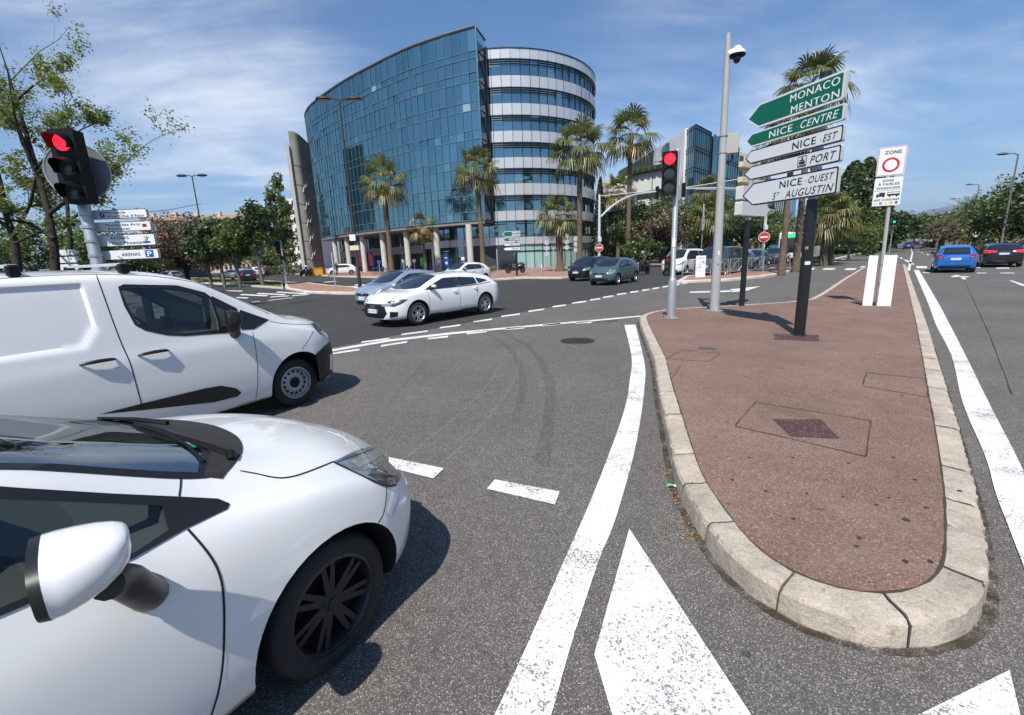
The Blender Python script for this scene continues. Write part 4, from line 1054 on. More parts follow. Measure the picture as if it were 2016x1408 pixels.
for par, rr in ((tl, .17), (cm_, .2)):
    b = MB(); b.box((0, 0, .008), (rr*2, rr*2, .016), .3, 0, .004); bp_ = b.build('base_plate', GALV, par)
    for sx_, sy_ in ((1, 1), (1, -1), (-1, 1), (-1, -1)):
        b = MB(); x_, y_ = sx_*rr*.78, sy_*rr*.78; b.lathe([(0, .04), (.014, .04), (.014, .016)], (x_*math.cos(.3)-y_*math.sin(.3), x_*math.sin(.3)+y_*math.cos(.3), 0), n=6); b.build('bolt', STEEL, bp_)
for par, z_, yw_, w_, h_, m_, r_ in ((post, 1.35, 200, .09, .06, WHITES, .094), (post, 1.62, 225, .05, .05, mat('faded_sticker', (.35, .22, .08), .6), .094), (cm_, 1.55, 200, .08, .11, WHITES, .117), (cm_, 1.25, 190, .06, .05, mat('faded_sticker_blue', (.10, .18, .32), .6), .119)):
    d_ = yawv(yw_); b = MB(); n_ = 6
    vs = []
    for j in range(n_+1):
        a_ = math.atan2(d_.y, d_.x)+(j/n_-.5)*w_/r_
        for zz in (z_-h_/2, z_+h_/2): vs.append((r_*math.cos(a_), r_*math.sin(a_), zz))
    b.add(vs, [(2*j, 2*j+2, 2*j+3, 2*j+1) for j in range(n_)]); b.build('sticker', m_, par)
# ------------------------------------------------------------------ vehicles
GLASSD = mat('car_glass_dark', (0.012, 0.017, 0.019), 0.03, spec=1.0, coat=0.6)
GLASSC = clear_glass('car_glass_clear', (0.84, 0.89, 0.86), 0.05)
GLASSW = clear_glass('windscreen_glass', (0.60, 0.70, 0.66), 0.07)
RUBBER = mat('tyre_rubber_black', (0.016, 0.016, 0.017), 0.75, bump=0.15, bscale=60)
TRIM = mat('black_trim', (0.012, 0.012, 0.013), 0.42)
WELL = mat('wheel_well_black', (0.006, 0.006, 0.006), 0.9)
INT = mat('interior_dark', (0.045, 0.045, 0.048), 0.8)
SEATM = mat('seat_cloth', (0.045, 0.046, 0.05), 0.9)
ALLOY = mat('alloy_silver', (0.55, 0.56, 0.58), 0.3, 0.8)
ALLOYB = mat('alloy_black', (0.035, 0.035, 0.037), 0.36, 0.5)
STEELW = mat('steel_wheel_grey', (0.36, 0.37, 0.38), 0.42, 0.6)
CHROME = mat('chrome', (0.75, 0.76, 0.78), 0.12, 1.0)
LAMPC = mat('headlamp_clear', (0.24, 0.27, 0.29), 0.06, 0.15, coat=1.0, spec=0.8)
LAMPD = mat('headlamp_bowl', (0.05, 0.052, 0.055), 0.08, 0.2, coat=1.0)
TAIL = mat('tail_lamp_red', (0.25, 0.008, 0.012), 0.12, coat=1.0)
TAILON = mat('brake_lamp_red', (0.5, 0.01, 0.02), 0.15, coat=1.0, emit=(1, 0.03, 0.05), es=.55)
AMBER = mat('indicator_amber', (0.5, 0.16, 0.02), 0.15, coat=1.0)
PLATE = mat('number_plate', (0.70, 0.71, 0.70), 0.4)
SEAM = mat('shut_line', (0.012, 0.012, 0.013), 0.9)
MIRR = mat('mirror_glass', (0.6, 0.63, 0.66), 0.03, 1.0)
WHITEP = car_paint('white_paint', (0.76, 0.75, 0.735))
KSUB = [2, 2, 2, 3, 3, 4, 3, 3, 2, 2, 4, 4]
def pc(L): return pchip([a for a, b in sorted(L)], [b for a, b in sorted(L)])
def loft(sp, nx):
    f = {k: pc(v) for k, v in sp.items() if isinstance(v, list)}
    xr, xf = sp['x']; t = np.linspace(0, 1, nx); t = t+0.10*np.sin(2*np.pi*t)*-1*0.9/1
    t = (t-t[0])/(t[-1]-t[0]); xs = xr+(xf-xr)*t
    z0 = f['z0'](xs); Wd = f['W'](xs); zb = f['zb'](xs); zr = f['zr'](xs); yr = f['yr'](xs); zt = f['zt'](xs); zm = f['zm'](xs); wb = f['wb'](xs)
    yb = Wd-wb; yr = np.minimum(yr, yb-.012)
    O = np.zeros_like(xs)
    Y = [O, Wd*.78, Wd-.055, Wd-.018, Wd, Wd-.010, yb, (yb*.55+(yr+.012)*.45)+.010*np.clip((zr-zb)/.3, 0, 1), yr+.016, yr-.03, yr*.72, yr*.38, O]
    Zz = [z0, z0, z0+.045, z0+.17, zm, zb-np.minimum(.17, (zb-zm)*.5), zb, zb*.55+(zr-.03)*.45, zr-.03, zr+(zt-zr)*.18, zr+(zt-zr)*.66, zr+(zt-zr)*.92, zt]
    Y, Zz = np.array(Y), np.array(Zz); K = len(Y)
    ks = [0.0]
    for k, s in enumerate([q*sp.get('ksub', 1) for q in KSUB]): ks += [k+(j+1)/s for j in range(s)]
    ks = np.array(ks); sy = np.zeros((nx, len(ks))); sz = np.zeros_like(sy)
    for i in range(nx):
        sy[i] = pchip(range(K), Y[:, i])(ks); sz[i] = pchip(range(K), Zz[:, i])(ks)
    for _ in range(sp.get('smooth', 2)):
        for a in (sy, sz):
            b = a.copy(); b[1:-1, :] = a[1:-1]*.5+(a[:-2]+a[2:])*.25; b[:, 1:-1] = b[:, 1:-1]*.6+(b[:, :-2]+b[:, 2:])*.2; a[:] = b
    if 'emboss' in sp:
        for i in range(nx):
            for j in range(len(ks)):
                if ks[j] > 2: sy[i, j] -= sp['emboss'](xs[i], sz[i, j])
    sy[:, 0] = 0; sy[:, -1] = 0
    m = len(ks); V = []; Fs = []
    ringn = 2*m-2
    def ring(i, q=1.0, cz=0, dx=0.0):
        r = []
        for j in range(m): r.append((xs[i]+dx, sy[i, j]*q, cz+(sz[i, j]-cz)*q))
        for j in range(m-2, 0, -1): r.append((xs[i]+dx, -sy[i, j]*q, cz+(sz[i, j]-cz)*q))
        return r
    rings = []
    for end, i, sg, bl in (('r', 0, -1, sp['bulge'][0]), ('', None, 0, 0), ('f', nx-1, 1, sp['bulge'][1])):
        if i is None:
            for k in range(nx): rings.append(ring(k))
            continue
        cz = (sz[i].min()+sz[i].max())/2
        cap = [ring(i, q, cz, sg*bl*(1-q**2.6)) for q in (.985, .94, .86, .74, .58, .4, .2)]
        rings = (cap[::-1]+rings) if end == 'r' else rings+cap
    for r in rings: V += r
    for k in range(len(rings)-1):
        for j in range(ringn): Fs.append((k*ringn+j, (k+1)*ringn+j, (k+1)*ringn+(j+1) % ringn, k*ringn+(j+1) % ringn))
    Fs.append(tuple(range(ringn))); Fs.append(tuple(range(len(V)-1, len(V)-1-ringn, -1)))
    return V, Fs

def mesh_obj(name, V, Fs, ms):
    me = bpy.data.meshes.new(name); me.from_pydata([tuple(map(float, v)) for v in V], [], Fs)
    for m in ms: me.materials.append(m)
    bm = bmesh.new(); bm.from_mesh(me); bmesh.ops.recalc_face_normals(bm, faces=bm.faces[:]); bm.to_mesh(me); bm.free()
    o = bpy.data.objects.new(name, me); C.objects.link(o); return o
def boolean(o, cutters):
    for c in cutters:
        md = o.modifiers.new('cut', 'BOOLEAN'); md.operation = 'DIFFERENCE'; md.solver = 'EXACT'; md.object = c; md.material_mode = 'TRANSFER'
    dg = bpy.context.evaluated_depsgraph_get(); dg.update()
    me = bpy.data.meshes.new_from_object(o.evaluated_get(dg)); old = o.data
    o.modifiers.clear(); o.data = me; me.name = old.name; bpy.data.meshes.remove(old)
    for c in cutters: md = c.data; bpy.data.objects.remove(c); bpy.data.meshes.remove(md)

class Car:
    def __init__(s, name, label, cat, loc, psi, paint, sp, nx=90, group=None):
        s.root = thing(name, label, cat, (loc[0], loc[1], loc[2] if len(loc) > 2 else 0), rad(90-psi), group)
        s.paint = paint; s.sp = sp; s.loc = Vector(s.root.location); s.ang = rad(90-psi)
        V, Fs = loft(sp, nx)
        s.bvh = BVHTree.FromPolygons([Vector(v) for v in V], Fs)
        s.body = mesh_obj('body', V, Fs, [paint, WELL]); s.body.parent = s.root
        s.cut = []
        R = Matrix.Rotation(-s.ang, 3, 'Z'); s.cl = R @ (EYEP-s.loc); s.R = R
        s.clear = []
    # projections -> (location, normal) in the car's own frame
    def proj(s, mode, a, b):
        if mode == 'R': o, d = Vector((a, -3, b)), Vector((0, 1, 0))
        elif mode == 'L': o, d = Vector((a, 3, b)), Vector((0, -1, 0))
        elif mode == 'T': o, d = Vector((a, b, 4)), Vector((0, 0, -1))
        elif mode == 'F': o, d = Vector((6, a, b)), Vector((-1, 0, 0))
        elif mode == 'B': o, d = Vector((-9, a, b)), Vector((1, 0, 0))
        else: o, d = s.cl, (s.R @ ray(a, b)).normalized()
        h = s.bvh.ray_cast(o, d)
        if h[0] is None:
            h = min((s.bvh.find_nearest(o+d*(q*.1)) for q in range(5, 120)), key=lambda r: r[3])
        n = h[1]
        if n.dot(d) > 0: n = -n
        return h[0], n
    def patch(s, name, poly, mode, m, off=.004, res=None, mirror=False, parent=None, smooth=True):
        P = [Vector((p[0], p[1], 0)) for p in poly]
        xs = [p.x for p in P]; ys = [p.y for p in P]; w_, h_ = max(xs)-min(xs), max(ys)-min(ys)
        res = res or max(w_, h_)/14
        nx, ny = max(2, int(w_/res)), max(2, int(h_/res))
        bm = bmesh.new()
        g = [[bm.verts.new((min(xs)-1e-4+(w_+2e-4)*i/nx, min(ys)-1e-4+(h_+2e-4)*j/ny, 0)) for j in range(ny+1)] for i in range(nx+1)]
        for i in range(nx):
            for j in range(ny): bm.faces.new((g[i][j], g[i+1][j], g[i+1][j+1], g[i][j+1]))
        area = sum(P[i-1].x*P[i].y-P[i].x*P[i-1].y for i in range(len(P)))
        if area < 0: P = P[::-1]
        for i in range(len(P)):
            a, b = P[i-1], P[i]; e = b-a
            if e.length < 1e-6: continue
            bmesh.ops.bisect_plane(bm, geom=bm.verts[:]+bm.edges[:]+bm.faces[:], plane_co=a, plane_no=(e.y, -e.x, 0), clear_outer=True)
        for v in bm.verts:
            l, n = s.proj(mode, v.co.x, v.co.y); v.co = l+n*off
        for f in bm.faces: f.smooth = smooth
        bm.normal_update()
        # make the faces look outward
        c = Vector((s.sp['x'][0]*.5+s.sp['x'][1]*.5, 0, .6))
        fl = [f for f in bm.faces if f.normal.dot(s.proj_n(f.calc_center_median())) < 0]
        if fl: bmesh.ops.reverse_faces(bm, faces=fl)
        out = []
        for k in range(2 if mirror else 1):
            b2 = bm.copy()
            if k:
                for v in b2.verts: v.co.y = -v.co.y
                bmesh.ops.reverse_faces(b2, faces=b2.faces[:])
            me = bpy.data.meshes.new(name); b2.to_mesh(me); b2.free(); me.materials.append(m)
            out.append(link(name, me, parent or s.root))
        bm.free(); return out
    def ringpatch(s, name, outer, inner, mode, m, off=.004, closed=True, n=5, mirror=False, parent=None):
        b = MB(); k = len(outer); segs = k if closed else k-1; cols = []
        for i in range(segs):
            j = (i+1) % k
            for t in range(n):
                f = t/n; cols.append((Vector(outer[i]).lerp(Vector(outer[j]), f), Vector(inner[i]).lerp(Vector(inner[j]), f)))
        if not closed: cols.append((Vector(outer[-1]), Vector(inner[-1])))
        vs = []; w_ = 4
        for a, c in cols:
            for q in range(w_):
                p = a.lerp(c, q/(w_-1)); l, nn = s.proj(mode, p.x, p.y); vs.append(l+nn*off)
        N_ = len(cols); fs = []
        for i in range(N_ if closed else N_-1):
            for q in range(w_-1): fs.append((i*w_+q, i*w_+q+1, ((i+1) % N_)*w_+q+1, ((i+1) % N_)*w_+q))
        b.add(vs, fs)
        if mirror: c = MB(); c.add([Vector((v.x, -v.y, v.z)) for v in vs], [f[::-1] for f in fs]); c.build(name, m, parent or s.root, smooth=True)
        return b.build(name, m, parent or s.root, smooth=True)
    def proj_n(s, p): return s.bvh.find_nearest(p)[1]
    def ribbon(s, mb, pts, mode, wd, off=.003, closed=False, step=None, mirror=False, smooth=True):
        P = [Vector((p[0], p[1], 0)) for p in pts]
        if closed: P.append(P[0].copy())
        if smooth and len(P) > 2 and not closed: P = smooth_path(P, 6)
        step = step or (0.04 if mode != 'P' else 10); Q = []
        for a, b in zip(P[:-1], P[1:]):
            k = max(1, int((b-a).length/step)); Q += [a.lerp(b, j/k) for j in range(k)]
        Q.append(P[-1]); H_ = [s.proj(mode, q.x, q.y) for q in Q]; vs = []
        for i in range(len(H_)):
            t = H_[min(i+1, len(H_)-1)][0]-H_[max(0, i-1)][0]
            if t.length < 1e-9: t = Vector((1, 0, 0))
            sd = t.normalized().cross(H_[i][1]).normalized(); w_ = wd/2
            vs += [H_[i][0]+H_[i][1]*off+sd*w_, H_[i][0]+H_[i][1]*off-sd*w_]
        fs = [(2*i, 2*i+1, 2*i+3, 2*i+2) for i in range(len(H_)-1)]
        mb.add(vs, fs)
        if mirror: mb.add([Vector((v.x, -v.y, v.z)) for v in vs], [f[::-1] for f in fs])
    def arch(s, x, r, z, depth=.42, Wc=None):
        for sg in (1, -1):
            b = MB(); Wc_ = Wc or 1.3; y0, y1 = sg*(max(f for _, f in s.sp['W'])-depth), sg*Wc_
            n = 40; vs = [(x+r*math.cos(2*math.pi*k/n), y, z+r*math.sin(2*math.pi*k/n)) for y in (y0, y1) for k in range(n)]
            fs = [(k, (k+1) % n, n+(k+1) % n, n+k) for k in range(n)]+[tuple(range(n-1, -1, -1)), tuple(range(n, 2*n))]
            s.cut.append(mesh_obj('cutter', vs, fs, [WELL]))
    def hole(s, poly, mode, depth, mirror=True, axis=None):
        H_ = [s.proj(mode, p[0], p[1]) for p in poly]
        n = sum((h[1] for h in H_), Vector()).normalized(); ax = Vector(axis) if axis else -n
        for k in range(2 if mirror else 1):
            mr = (lambda v: Vector((v.x, -v.y, v.z))) if k else (lambda v: v)
            vs = [mr(h[0]-ax*.14) for h in H_]+[mr(h[0]+ax*depth) for h in H_]; N_ = len(H_)
            fs = [(i, (i+1) % N_, N_+(i+1) % N_, N_+i) for i in range(N_)]
            bm = bmesh.new(); bv = [bm.verts.new(v) for v in vs]
            for f in fs: bm.faces.new([bv[i] for i in f])
            for cap in (bv[:N_], bv[N_:]):
                bm.faces.new(cap)
            bmesh.ops.triangulate(bm, faces=[f for f in bm.faces if len(f.verts) > 4])
            bmesh.ops.recalc_face_normals(bm, faces=bm.faces[:])
            me = bpy.data.meshes.new('cutter'); bm.to_mesh(me); bm.free(); me.materials.append(INT)
            o = bpy.data.objects.new('cutter', me); C.objects.link(o); o.parent = s.root; s.cut.append(o)
        return [h[0] for h in H_]
    def finish(s, ang=32):
        for c in s.cut:
            c.parent = None
        s.body.parent = None
        if s.cut: boolean(s.body, s.cut)
        s.body.parent = s.root
        me = s.body.data; me.polygons.foreach_set('use_smooth', [True]*len(me.polygons)); me.set_sharp_from_angle(angle=rad(ang))
    def wheel(s, x, y, R, wd=.21, rim=.2, style='spoke', rimm=ALLOY, n=10, steer=0):
        sg = 1 if y > 0 else -1
        t = MB(); w_ = wd/2; dish = wd*.34
        t.lathe([(rim, -w_*.9), (rim+.012, -w_), (R-.03, -w_*.98), (R-.008, -w_*.80), (R, -w_*.45), (R, w_*.45), (R-.008, w_*.80), (R-.03, w_*.98), (rim+.012, w_), (rim, w_*.9)], axis='y', n=40)
        b = MB(); q = sg
        b.lathe([(rim+.004, q*w_*.93), (rim-.012, q*w_*.96), (rim-.022, q*w_*.80), (rim-.03, q*w_*.1), (rim-.03, -q*w_*.9)], axis='y', n=40)
        b.lathe([(0, q*w_*.1), (rim-.03, q*w_*.05)], axis='y', n=24, mi=1)
        hub = .03
        if style == 'steel':
            b.lathe([(rim-.022, q*w_*.62), (rim-.045, q*w_*.45), (rim*.70, q*w_*.52), (rim*.50, q*w_*.66), (rim*.38, q*w_*.60), (rim*.34, q*w_*.60)], axis='y', n=40)
            for k in range(n):
                a = 2*math.pi*(k+.5)/n; c = rim*.70; b.lathe([(0, q*w_*.60), (rim*.085, q*w_*.585)], (c*math.cos(a), 0, c*math.sin(a)), 'y', 10, 1)
            b.lathe([(0, q*w_*.72), (rim*.30, q*w_*.70), (rim*.36, q*w_*.58)], axis='y', n=24, mi=1)
        else:
            b.lathe([(0, q*w_*.74), (rim*.13, q*w_*.74), (rim*.18, q*w_*.62), (rim*.2, q*w_*.4)], axis='y', n=20)
            for k in range(n):
                a = 2*math.pi*k/n; tw = .0 if style != 'pair' else (.10 if k % 2 else -.10)
                ca, sa = math.cos(a+tw), math.sin(a+tw); cb, sb = math.cos(a), math.sin(a)
                w0, w1 = rim*(.075 if n > 7 else .15), rim*(.05 if n > 7 else .17)
                r0, r1 = rim*.14, rim-.018
                def pt(r, o_, h): return (r*(ca if r > r0 else cb)-o_*sa, h, r*(sa if r > r0 else sb)+o_*ca)
                h0, h1 = q*w_*.66, q*w_*.80
                vs = [pt(r0, -w0, h0), pt(r0, w0, h0), pt(r1, w1, h1), pt(r1, -w1, h1), pt(r0, -w0*.8, h0-q*.035), pt(r0, w0*.8, h0-q*.035), pt(r1, w1*.8, h1-q*.03), pt(r1, -w1*.8, h1-q*.03)]
                b.add(vs, [(0, 1, 2, 3), (4, 7, 6, 5), (0, 4, 5, 1), (1, 5, 6, 2), (2, 6, 7, 3), (3, 7, 4, 0)])
            b.lathe([(0, q*w_*.80), (rim*.105, q*w_*.79), (rim*.115, q*w_*.7)], axis='y', n=18, mi=0)
        o = b.build('wheel', [rimm, WELL], s.root, smooth=True, angle=28); o.location = (x, y, R); o.rotation_euler[2] = steer
        ty = t.build('tyre', RUBBER, o, smooth=True, angle=40); return o
    def mirror(s, x, y, z, m=None, sc=1.0, L=.17, D=.10, Hh=.13, stalk=True, sides=(1, -1), toe=.3):
        for sg in sides:
            b = MB(); yy = sg*y; n = 20
            prof = [(0, -.50), (.28, -.49), (.48, -.44), (.66, -.33), (.82, -.15), (.93, .06), (.99, .26), (.99, .37), (1.0, .38), (.96, .50)]
            vs = []
            for (r, u_) in prof:
                for k in range(n):
                    a = 2*math.pi*k/n; ca, sa = math.cos(a), math.sin(a)
                    e = 2/2.9; cx = math.copysign(abs(ca)**e, ca); cz = math.copysign(abs(sa)**e, sa)
                    vs.append((x-u_*D*1.1*sc, yy+sg*(L/2)*sc+cx*r*L*.56*sc, z+cz*r*Hh*.5*sc*(1-.16*cx*sg)+(1-r)*Hh*.30*sc))
            fs = [(i*n+k, i*n+(k+1) % n, (i+1)*n+(k+1) % n, (i+1)*n+k) for i in range(len(prof)-1) for k in range(n)]
            if sg > 0: pass
            mo = Vector((x, yy+sg*(L/2)*sc, 0)); ty_ = sg*toe; ct, st_ = math.cos(ty_), math.sin(ty_)
            vs = [((q[0]-mo.x)*ct-(q[1]-mo.y)*st_+mo.x, (q[0]-mo.x)*st_+(q[1]-mo.y)*ct+mo.y, q[2]) for q in vs]
            b.add(vs, fs[:-n]); b.add(vs[-2*n:], [(k, (k+1) % n, n+(k+1) % n, n+k) for k in range(n)], 1); b.add([vs[-n+k] for k in range(n)], [tuple(range(n))], 1)
            o = b.build('mirror', [m or s.paint, TRIM], s.root, smooth=True, angle=50)
            if stalk:
                t = MB(); t.tube([(x+.05*sc, yy-sg*.07, z-Hh*.62*sc), (x+.04*sc, yy+sg*.0, z-Hh*.52*sc), (x+.02*sc, yy+sg*L*.30*sc, z-Hh*.34*sc), (x, yy+sg*L*.6*sc, z-Hh*.25*sc)], [.06*sc, .052*sc, .045*sc, .035*sc], 12); t.build('mirror_stalk', TRIM, o, smooth=True)
    def handle(s, x, z, m=None, L=.19, sides='RL'):
        for md in sides:
            l, n = s.proj(md, x, z); sg = -1 if md == 'R' else 1
            b = MB(); b.tube([l+Vector((-L/2, 0, 0))+n*.005, l+Vector((-L*.36, 0, .004))+n*.034, l+Vector((0, 0, .007))+n*.042, l+Vector((L*.36, 0, .004))+n*.034, l+Vector((L/2, 0, 0))+n*.005], [.008, .015, .017, .015, .008], 8)
            b.build('door_handle', m or s.paint, s.root, smooth=True, angle=60)
            c = MB(); k = 14; c.add([l+n*.004]+[l+n*.004+Vector((L*.30*math.cos(2*math.pi*j/k), 0, .038*math.sin(2*math.pi*j/k)-.003)) for j in range(k)], [(0, 1+j, 1+(j+1) % k) if sg < 0 else (0, 1+(j+1) % k, 1+j) for j in range(k)])
    def plate(s, mode, y, z, wd=.50, ht=.11, text=None, off=.012):
        P = [(y-wd/2, z-ht/2), (y+wd/2, z-ht/2), (y+wd/2, z+ht/2), (y-wd/2, z+ht/2)]
        l, n = s.proj(mode, y, z); n = Vector((1 if mode == 'F' else -1, 0, .06)).normalized()
        sgn = 1 if mode == 'F' else -1; u = Vector((0, sgn, 0)); v = n.cross(u)
        if v.z < 0: v = -v
        fr = max((s.proj(mode, q[0], q[1])[0]-l).dot(n) for q in P); o_ = l+n*(max(0, fr)+off)
        b = MB(); pol = rounded([(-wd/2, -ht/2), (wd/2, -ht/2), (wd/2, ht/2), (-wd/2, ht/2)], .01, 2)
        b.prism(pol, o_-n*.008, u, v, n, .008)
        p = b.build('number_plate', PLATE, s.root)
        b = MB(); b.prism([(-wd/2, -ht/2), (-wd/2+.045, -ht/2), (-wd/2+.045, ht/2), (-wd/2, ht/2)], o_, u, v, n, .0012); b.prism([(wd/2-.045, -ht/2), (wd/2, -ht/2), (wd/2, ht/2), (wd/2-.045, ht/2)], o_, u, v, n, .0012); b.build('plate_band', SBLUE, p)
        if text:
            me = text_mesh(text, .085, space=1.05); t = bmesh.new(); t.from_mesh(me)
            for q in t.verts: q.co = o_+u*q.co.x*.95+v*q.co.y+n*.0015
            t.to_mesh(me); t.free(); me.materials.append(SBLACK); link('lettering', me, p)
def sx(L, k=1.0, d=0.0): return [(a*k+d, b) for a, b in L]
def paint_copy(root, m):
    for q in list(C.objects):
        if q.parent == root and q.type == 'MESH' and q.material_slots:
            for sl in q.material_slots:
                if sl.material and sl.material.name.endswith('_paint'):
                    sl.link = 'OBJECT'; sl.material = m
# --- white hatchback in the left foreground
Hb = gp(663, 1193, .31); psi = 30.0; hd = yawv(psi); lf_ = Vector((-hd.y, hd.x, 0))
O_ = Hb+lf_*.775; O_.z = 0
sp = dict(x=(-3.18, .78), bulge=(.06, .075), smooth=3,
    z0=[(-3.2, .34), (-3.0, .24), (-2.4, .19), (.3, .19), (.6, .20), (.78, .25)],
    W=[(-3.2, .60), (-3.1, .73), (-2.9, .815), (-2.5, .862), (-1.3, .866), (-.7, .857), (-.35, .862), (0, .872), (.25, .858), (.42, .812), (.56, .735), (.68, .62), (.75, .51), (.78, .43)],
    zm=[(-3.2, .62), (-2.6, .62), (-1, .56), (0, .62), (.4, .55), (.78, .47)],
    zb=[(-3.2, .84), (-2.8, 1.0), (-2.2, .99), (-.9, .965), (-.4, .955), (-.1, .925), (.1, .875), (.35, .79), (.55, .69), (.7, .60), (.78, .54)],
    wb=[(-3.2, .03), (-2.5, .055), (-1, .06), (-.3, .055), (0, .045), (.4, .05), (.78, .03)],
    yr=[(-3.2, .5), (-2.9, .56), (-2.4, .575), (-1.4, .59), (-.83, .625), (-.41, .665), (-.25, .69), (.05, .71), (.2, .69), (.4, .61), (.6, .50), (.72, .42), (.78, .35)],
    zr=[(-3.2, .9), (-3.05, 1.05), (-2.8, 1.28), (-2.4, 1.40), (-1.9, 1.44), (-1.4, 1.44), (-1.1, 1.405), (-.83, 1.325), (-.57, 1.19), (-.41, 1.105), (-.25, 1.045), (-.1, 1.005), (.05, .965), (.2, .925), (.4, .845), (.6, .73), (.72, .655), (.78, .59)],
    zt=[(-3.2, .96), (-3.1, 1.1), (-2.9, 1.34), (-2.55, 1.47), (-2.0, 1.525), (-1.5, 1.52), (-1.2, 1.475), (-.9, 1.395), (-.5, 1.24), (-.08, 1.075), (.0, 1.06), (.25, 1.01), (.45, .94), (.62, .845), (.72, .75), (.78, .66)])
nc = Car('parked_car', 'white hatchback cut off by the left edge, nearest the camera, with black wheels', 'car', O_, psi, WHITEP, sp, nx=150)
nc.root.name = 'hatchback_car'
Z4 = lambda L: [(a/2.24, 780+b/2.24) for a, b in L]
nc.arch(-.03, .385, .335, .40); nc.arch(-2.59, .375, .335, .40)
ws = Z4([(1050, 322), (1042, 240), (960, 160), (850, 122), (700, 98), (440, 98), (200, 60), (-250, 20), (-700, 60), (-900, 250), (-500, 300), (0, 322), (570, 352), (800, 362)])
ws3 = [nc.proj('P', *p)[0] for p in ws]
# windscreen outline in plan
wst = [(-.20, 0), (-.215, -.25), (-.255, -.45), (-.36, -.635), (-.60, -.605), (-1.02, -.55), (-1.10, -.25), (-1.12, 0), (-1.10, .25), (-1.02, .55), (-.60, .605), (-.36, .635), (-.255, .45), (-.215, .25)]
nc.hole(wst, 'T', .30, False, axis=(0, 0, -1))
outer = [(-900, 366), (0, 402), (500, 433), (790, 446), (960, 455), (1010, 476), (1000, 500), (830, 580), (590, 714), (180, 893), (-900, 1352)]
innr = [(-900, 414), (0, 453), (500, 473), (715, 484), (722, 500), (735, 545), (750, 588), (700, 622), (600, 688), (180, 860), (-900, 1312)]
pane = Z4(innr)
nc.hole(pane, 'P', .22, True, axis=(0, 1, 0))
rw = [(-1.75, .995), (-1.72, 1.38), (-2.1, 1.365), (-2.42, 1.28), (-2.50, 1.16), (-2.35, 1.02)]
nc.hole(rw, 'R', .22, True, axis=(0, 1, 0))
nc.finish()
nc.patch('side_window', pane, 'P', GLASSC, .0, 25, mirror=True)
nc.patch('side_window', rw, 'R', GLASSC, .0, .05, mirror=True)
nc.patch('windscreen', wst, 'T', GLASSW, .0, .06)
ctr = Vector((200, 700)); nc.ringpatch('window_frame', Z4(outer), Z4([tuple(Vector(q).lerp(ctr, .014)) for q in innr]), 'P', TRIM, .005, mirror=True)
sm = MB()
nc.ribbon(sm, rw, 'R', .04, .004, closed=True, mirror=True)
nc.ribbon(sm, wst, 'T', .035, .004, closed=True)
sm.build('window_seal', TRIM, nc.root)
cowl = MB()
co = [(-.315, .662), (-.215, .575), (-.115, .45), (-.03, .25), (.0, 0)]; ci = [(-.365, .64), (-.30, .55), (-.245, .44), (-.205, .25), (-.19, 0)]
co += [(x, -y) for x, y in co[-2::-1]]; ci += [(x, -y) for x, y in ci[-2::-1]]
co = [(q.x, q.y) for q in smooth_path([Vector((*q, 0)) for q in co], 4)]; ci = [(q.x, q.y) for q in smooth_path([Vector((*q, 0)) for q in ci], 4)]
cw_ = nc.ringpatch('cowl_panel', co, ci, 'T', mat('cowl_plastic', (.025, .022, .02), .75, vary=.4, vscale=30), .004, closed=False)
wp = MB()
def topz(x, y, d=.012): 
    l, n_ = nc.proj('T', x, y); return l+n_*d
wp.tube([topz(-.20, -.53, .012), topz(-.25, -.38, .016), topz(-.275, -.12, .012), topz(-.285, .05, .012)], [.014, .012, .010, .006], 6)
wp.tube([topz(-.14, .14, .012), topz(-.21, .28, .016), topz(-.285, .50, .012)], [.013, .010, .006], 6)
wp.tube([topz(-.32, -.56, .008), topz(-.285, -.36, .008), topz(-.27, -.2, .008), topz(-.275, .12, .008)], .007, 5)
wp.tube([topz(-.22, -.56, .006), topz(-.205, -.52, .014), topz(-.20, -.48, .010)], [.016, .02, .012], 8)
wp.build('wiper', BLACKPL, nc.root, smooth=True)
st_ = nc.patch('windscreen_sticker', [(-.275, -.39), (-.225, -.385), (-.225, -.31), (-.275, -.315)], 'T', mat('sticker_green', (.02, .30, .26), .5), .003, .02)
nc.patch('windscreen_sticker', [(-.285, -.345), (-.255, -.34), (-.255, -.30), (-.285, -.305)], 'T', mat('sticker_pale', (.45, .6, .62), .5), .0045, .02)
# shut lines
sl = MB()
nc.ribbon(sl, Z4([(828, 588), (900, 670), (950, 745), (978, 830), (988, 950), (984, 1150), (965, 1290), (935, 1395), (905, 1480)]), 'P', .0075, .002, mirror=True)
nc.ribbon(sl, Z4([(1058, 330), (1130, 343), (1200, 358), (1250, 361), (1310, 350), (1390, 322), (1468, 290)]), 'P', .007, .002, mirror=True)
nc.ribbon(sl, Z4([(1705, 400), (1702, 460), (1690, 520), (1668, 560)]), 'P', .006, .002, mirror=True)
nc.ribbon(sl, [(-1.52, .985), (-1.54, .6), (-1.5, .3)], 'R', .007, .002, mirror=True)
nc.ribbon(sl, [(.655, -.45), (.675, -.25), (.685, 0), (.675, .25), (.655, .45)], 'T', .007, .002)
nc.ribbon(sl, Z4([(797, 363), (795, 400), (789, 443)]), 'P', .006, .002, mirror=True)
sl.build('shut_lines', SEAM, nc.root)
HL = Z4([(1466, 291), (1575, 238), (1640, 222), (1690, 218), (1728, 244), (1757, 288), (1771, 330), (1764, 370), (1745, 392), (1710, 397), (1660, 382), (1600, 356), (1530, 322)])
hls = nc.patch('headlight', HL, 'P', LAMPC, .003, 5, mirror=True)
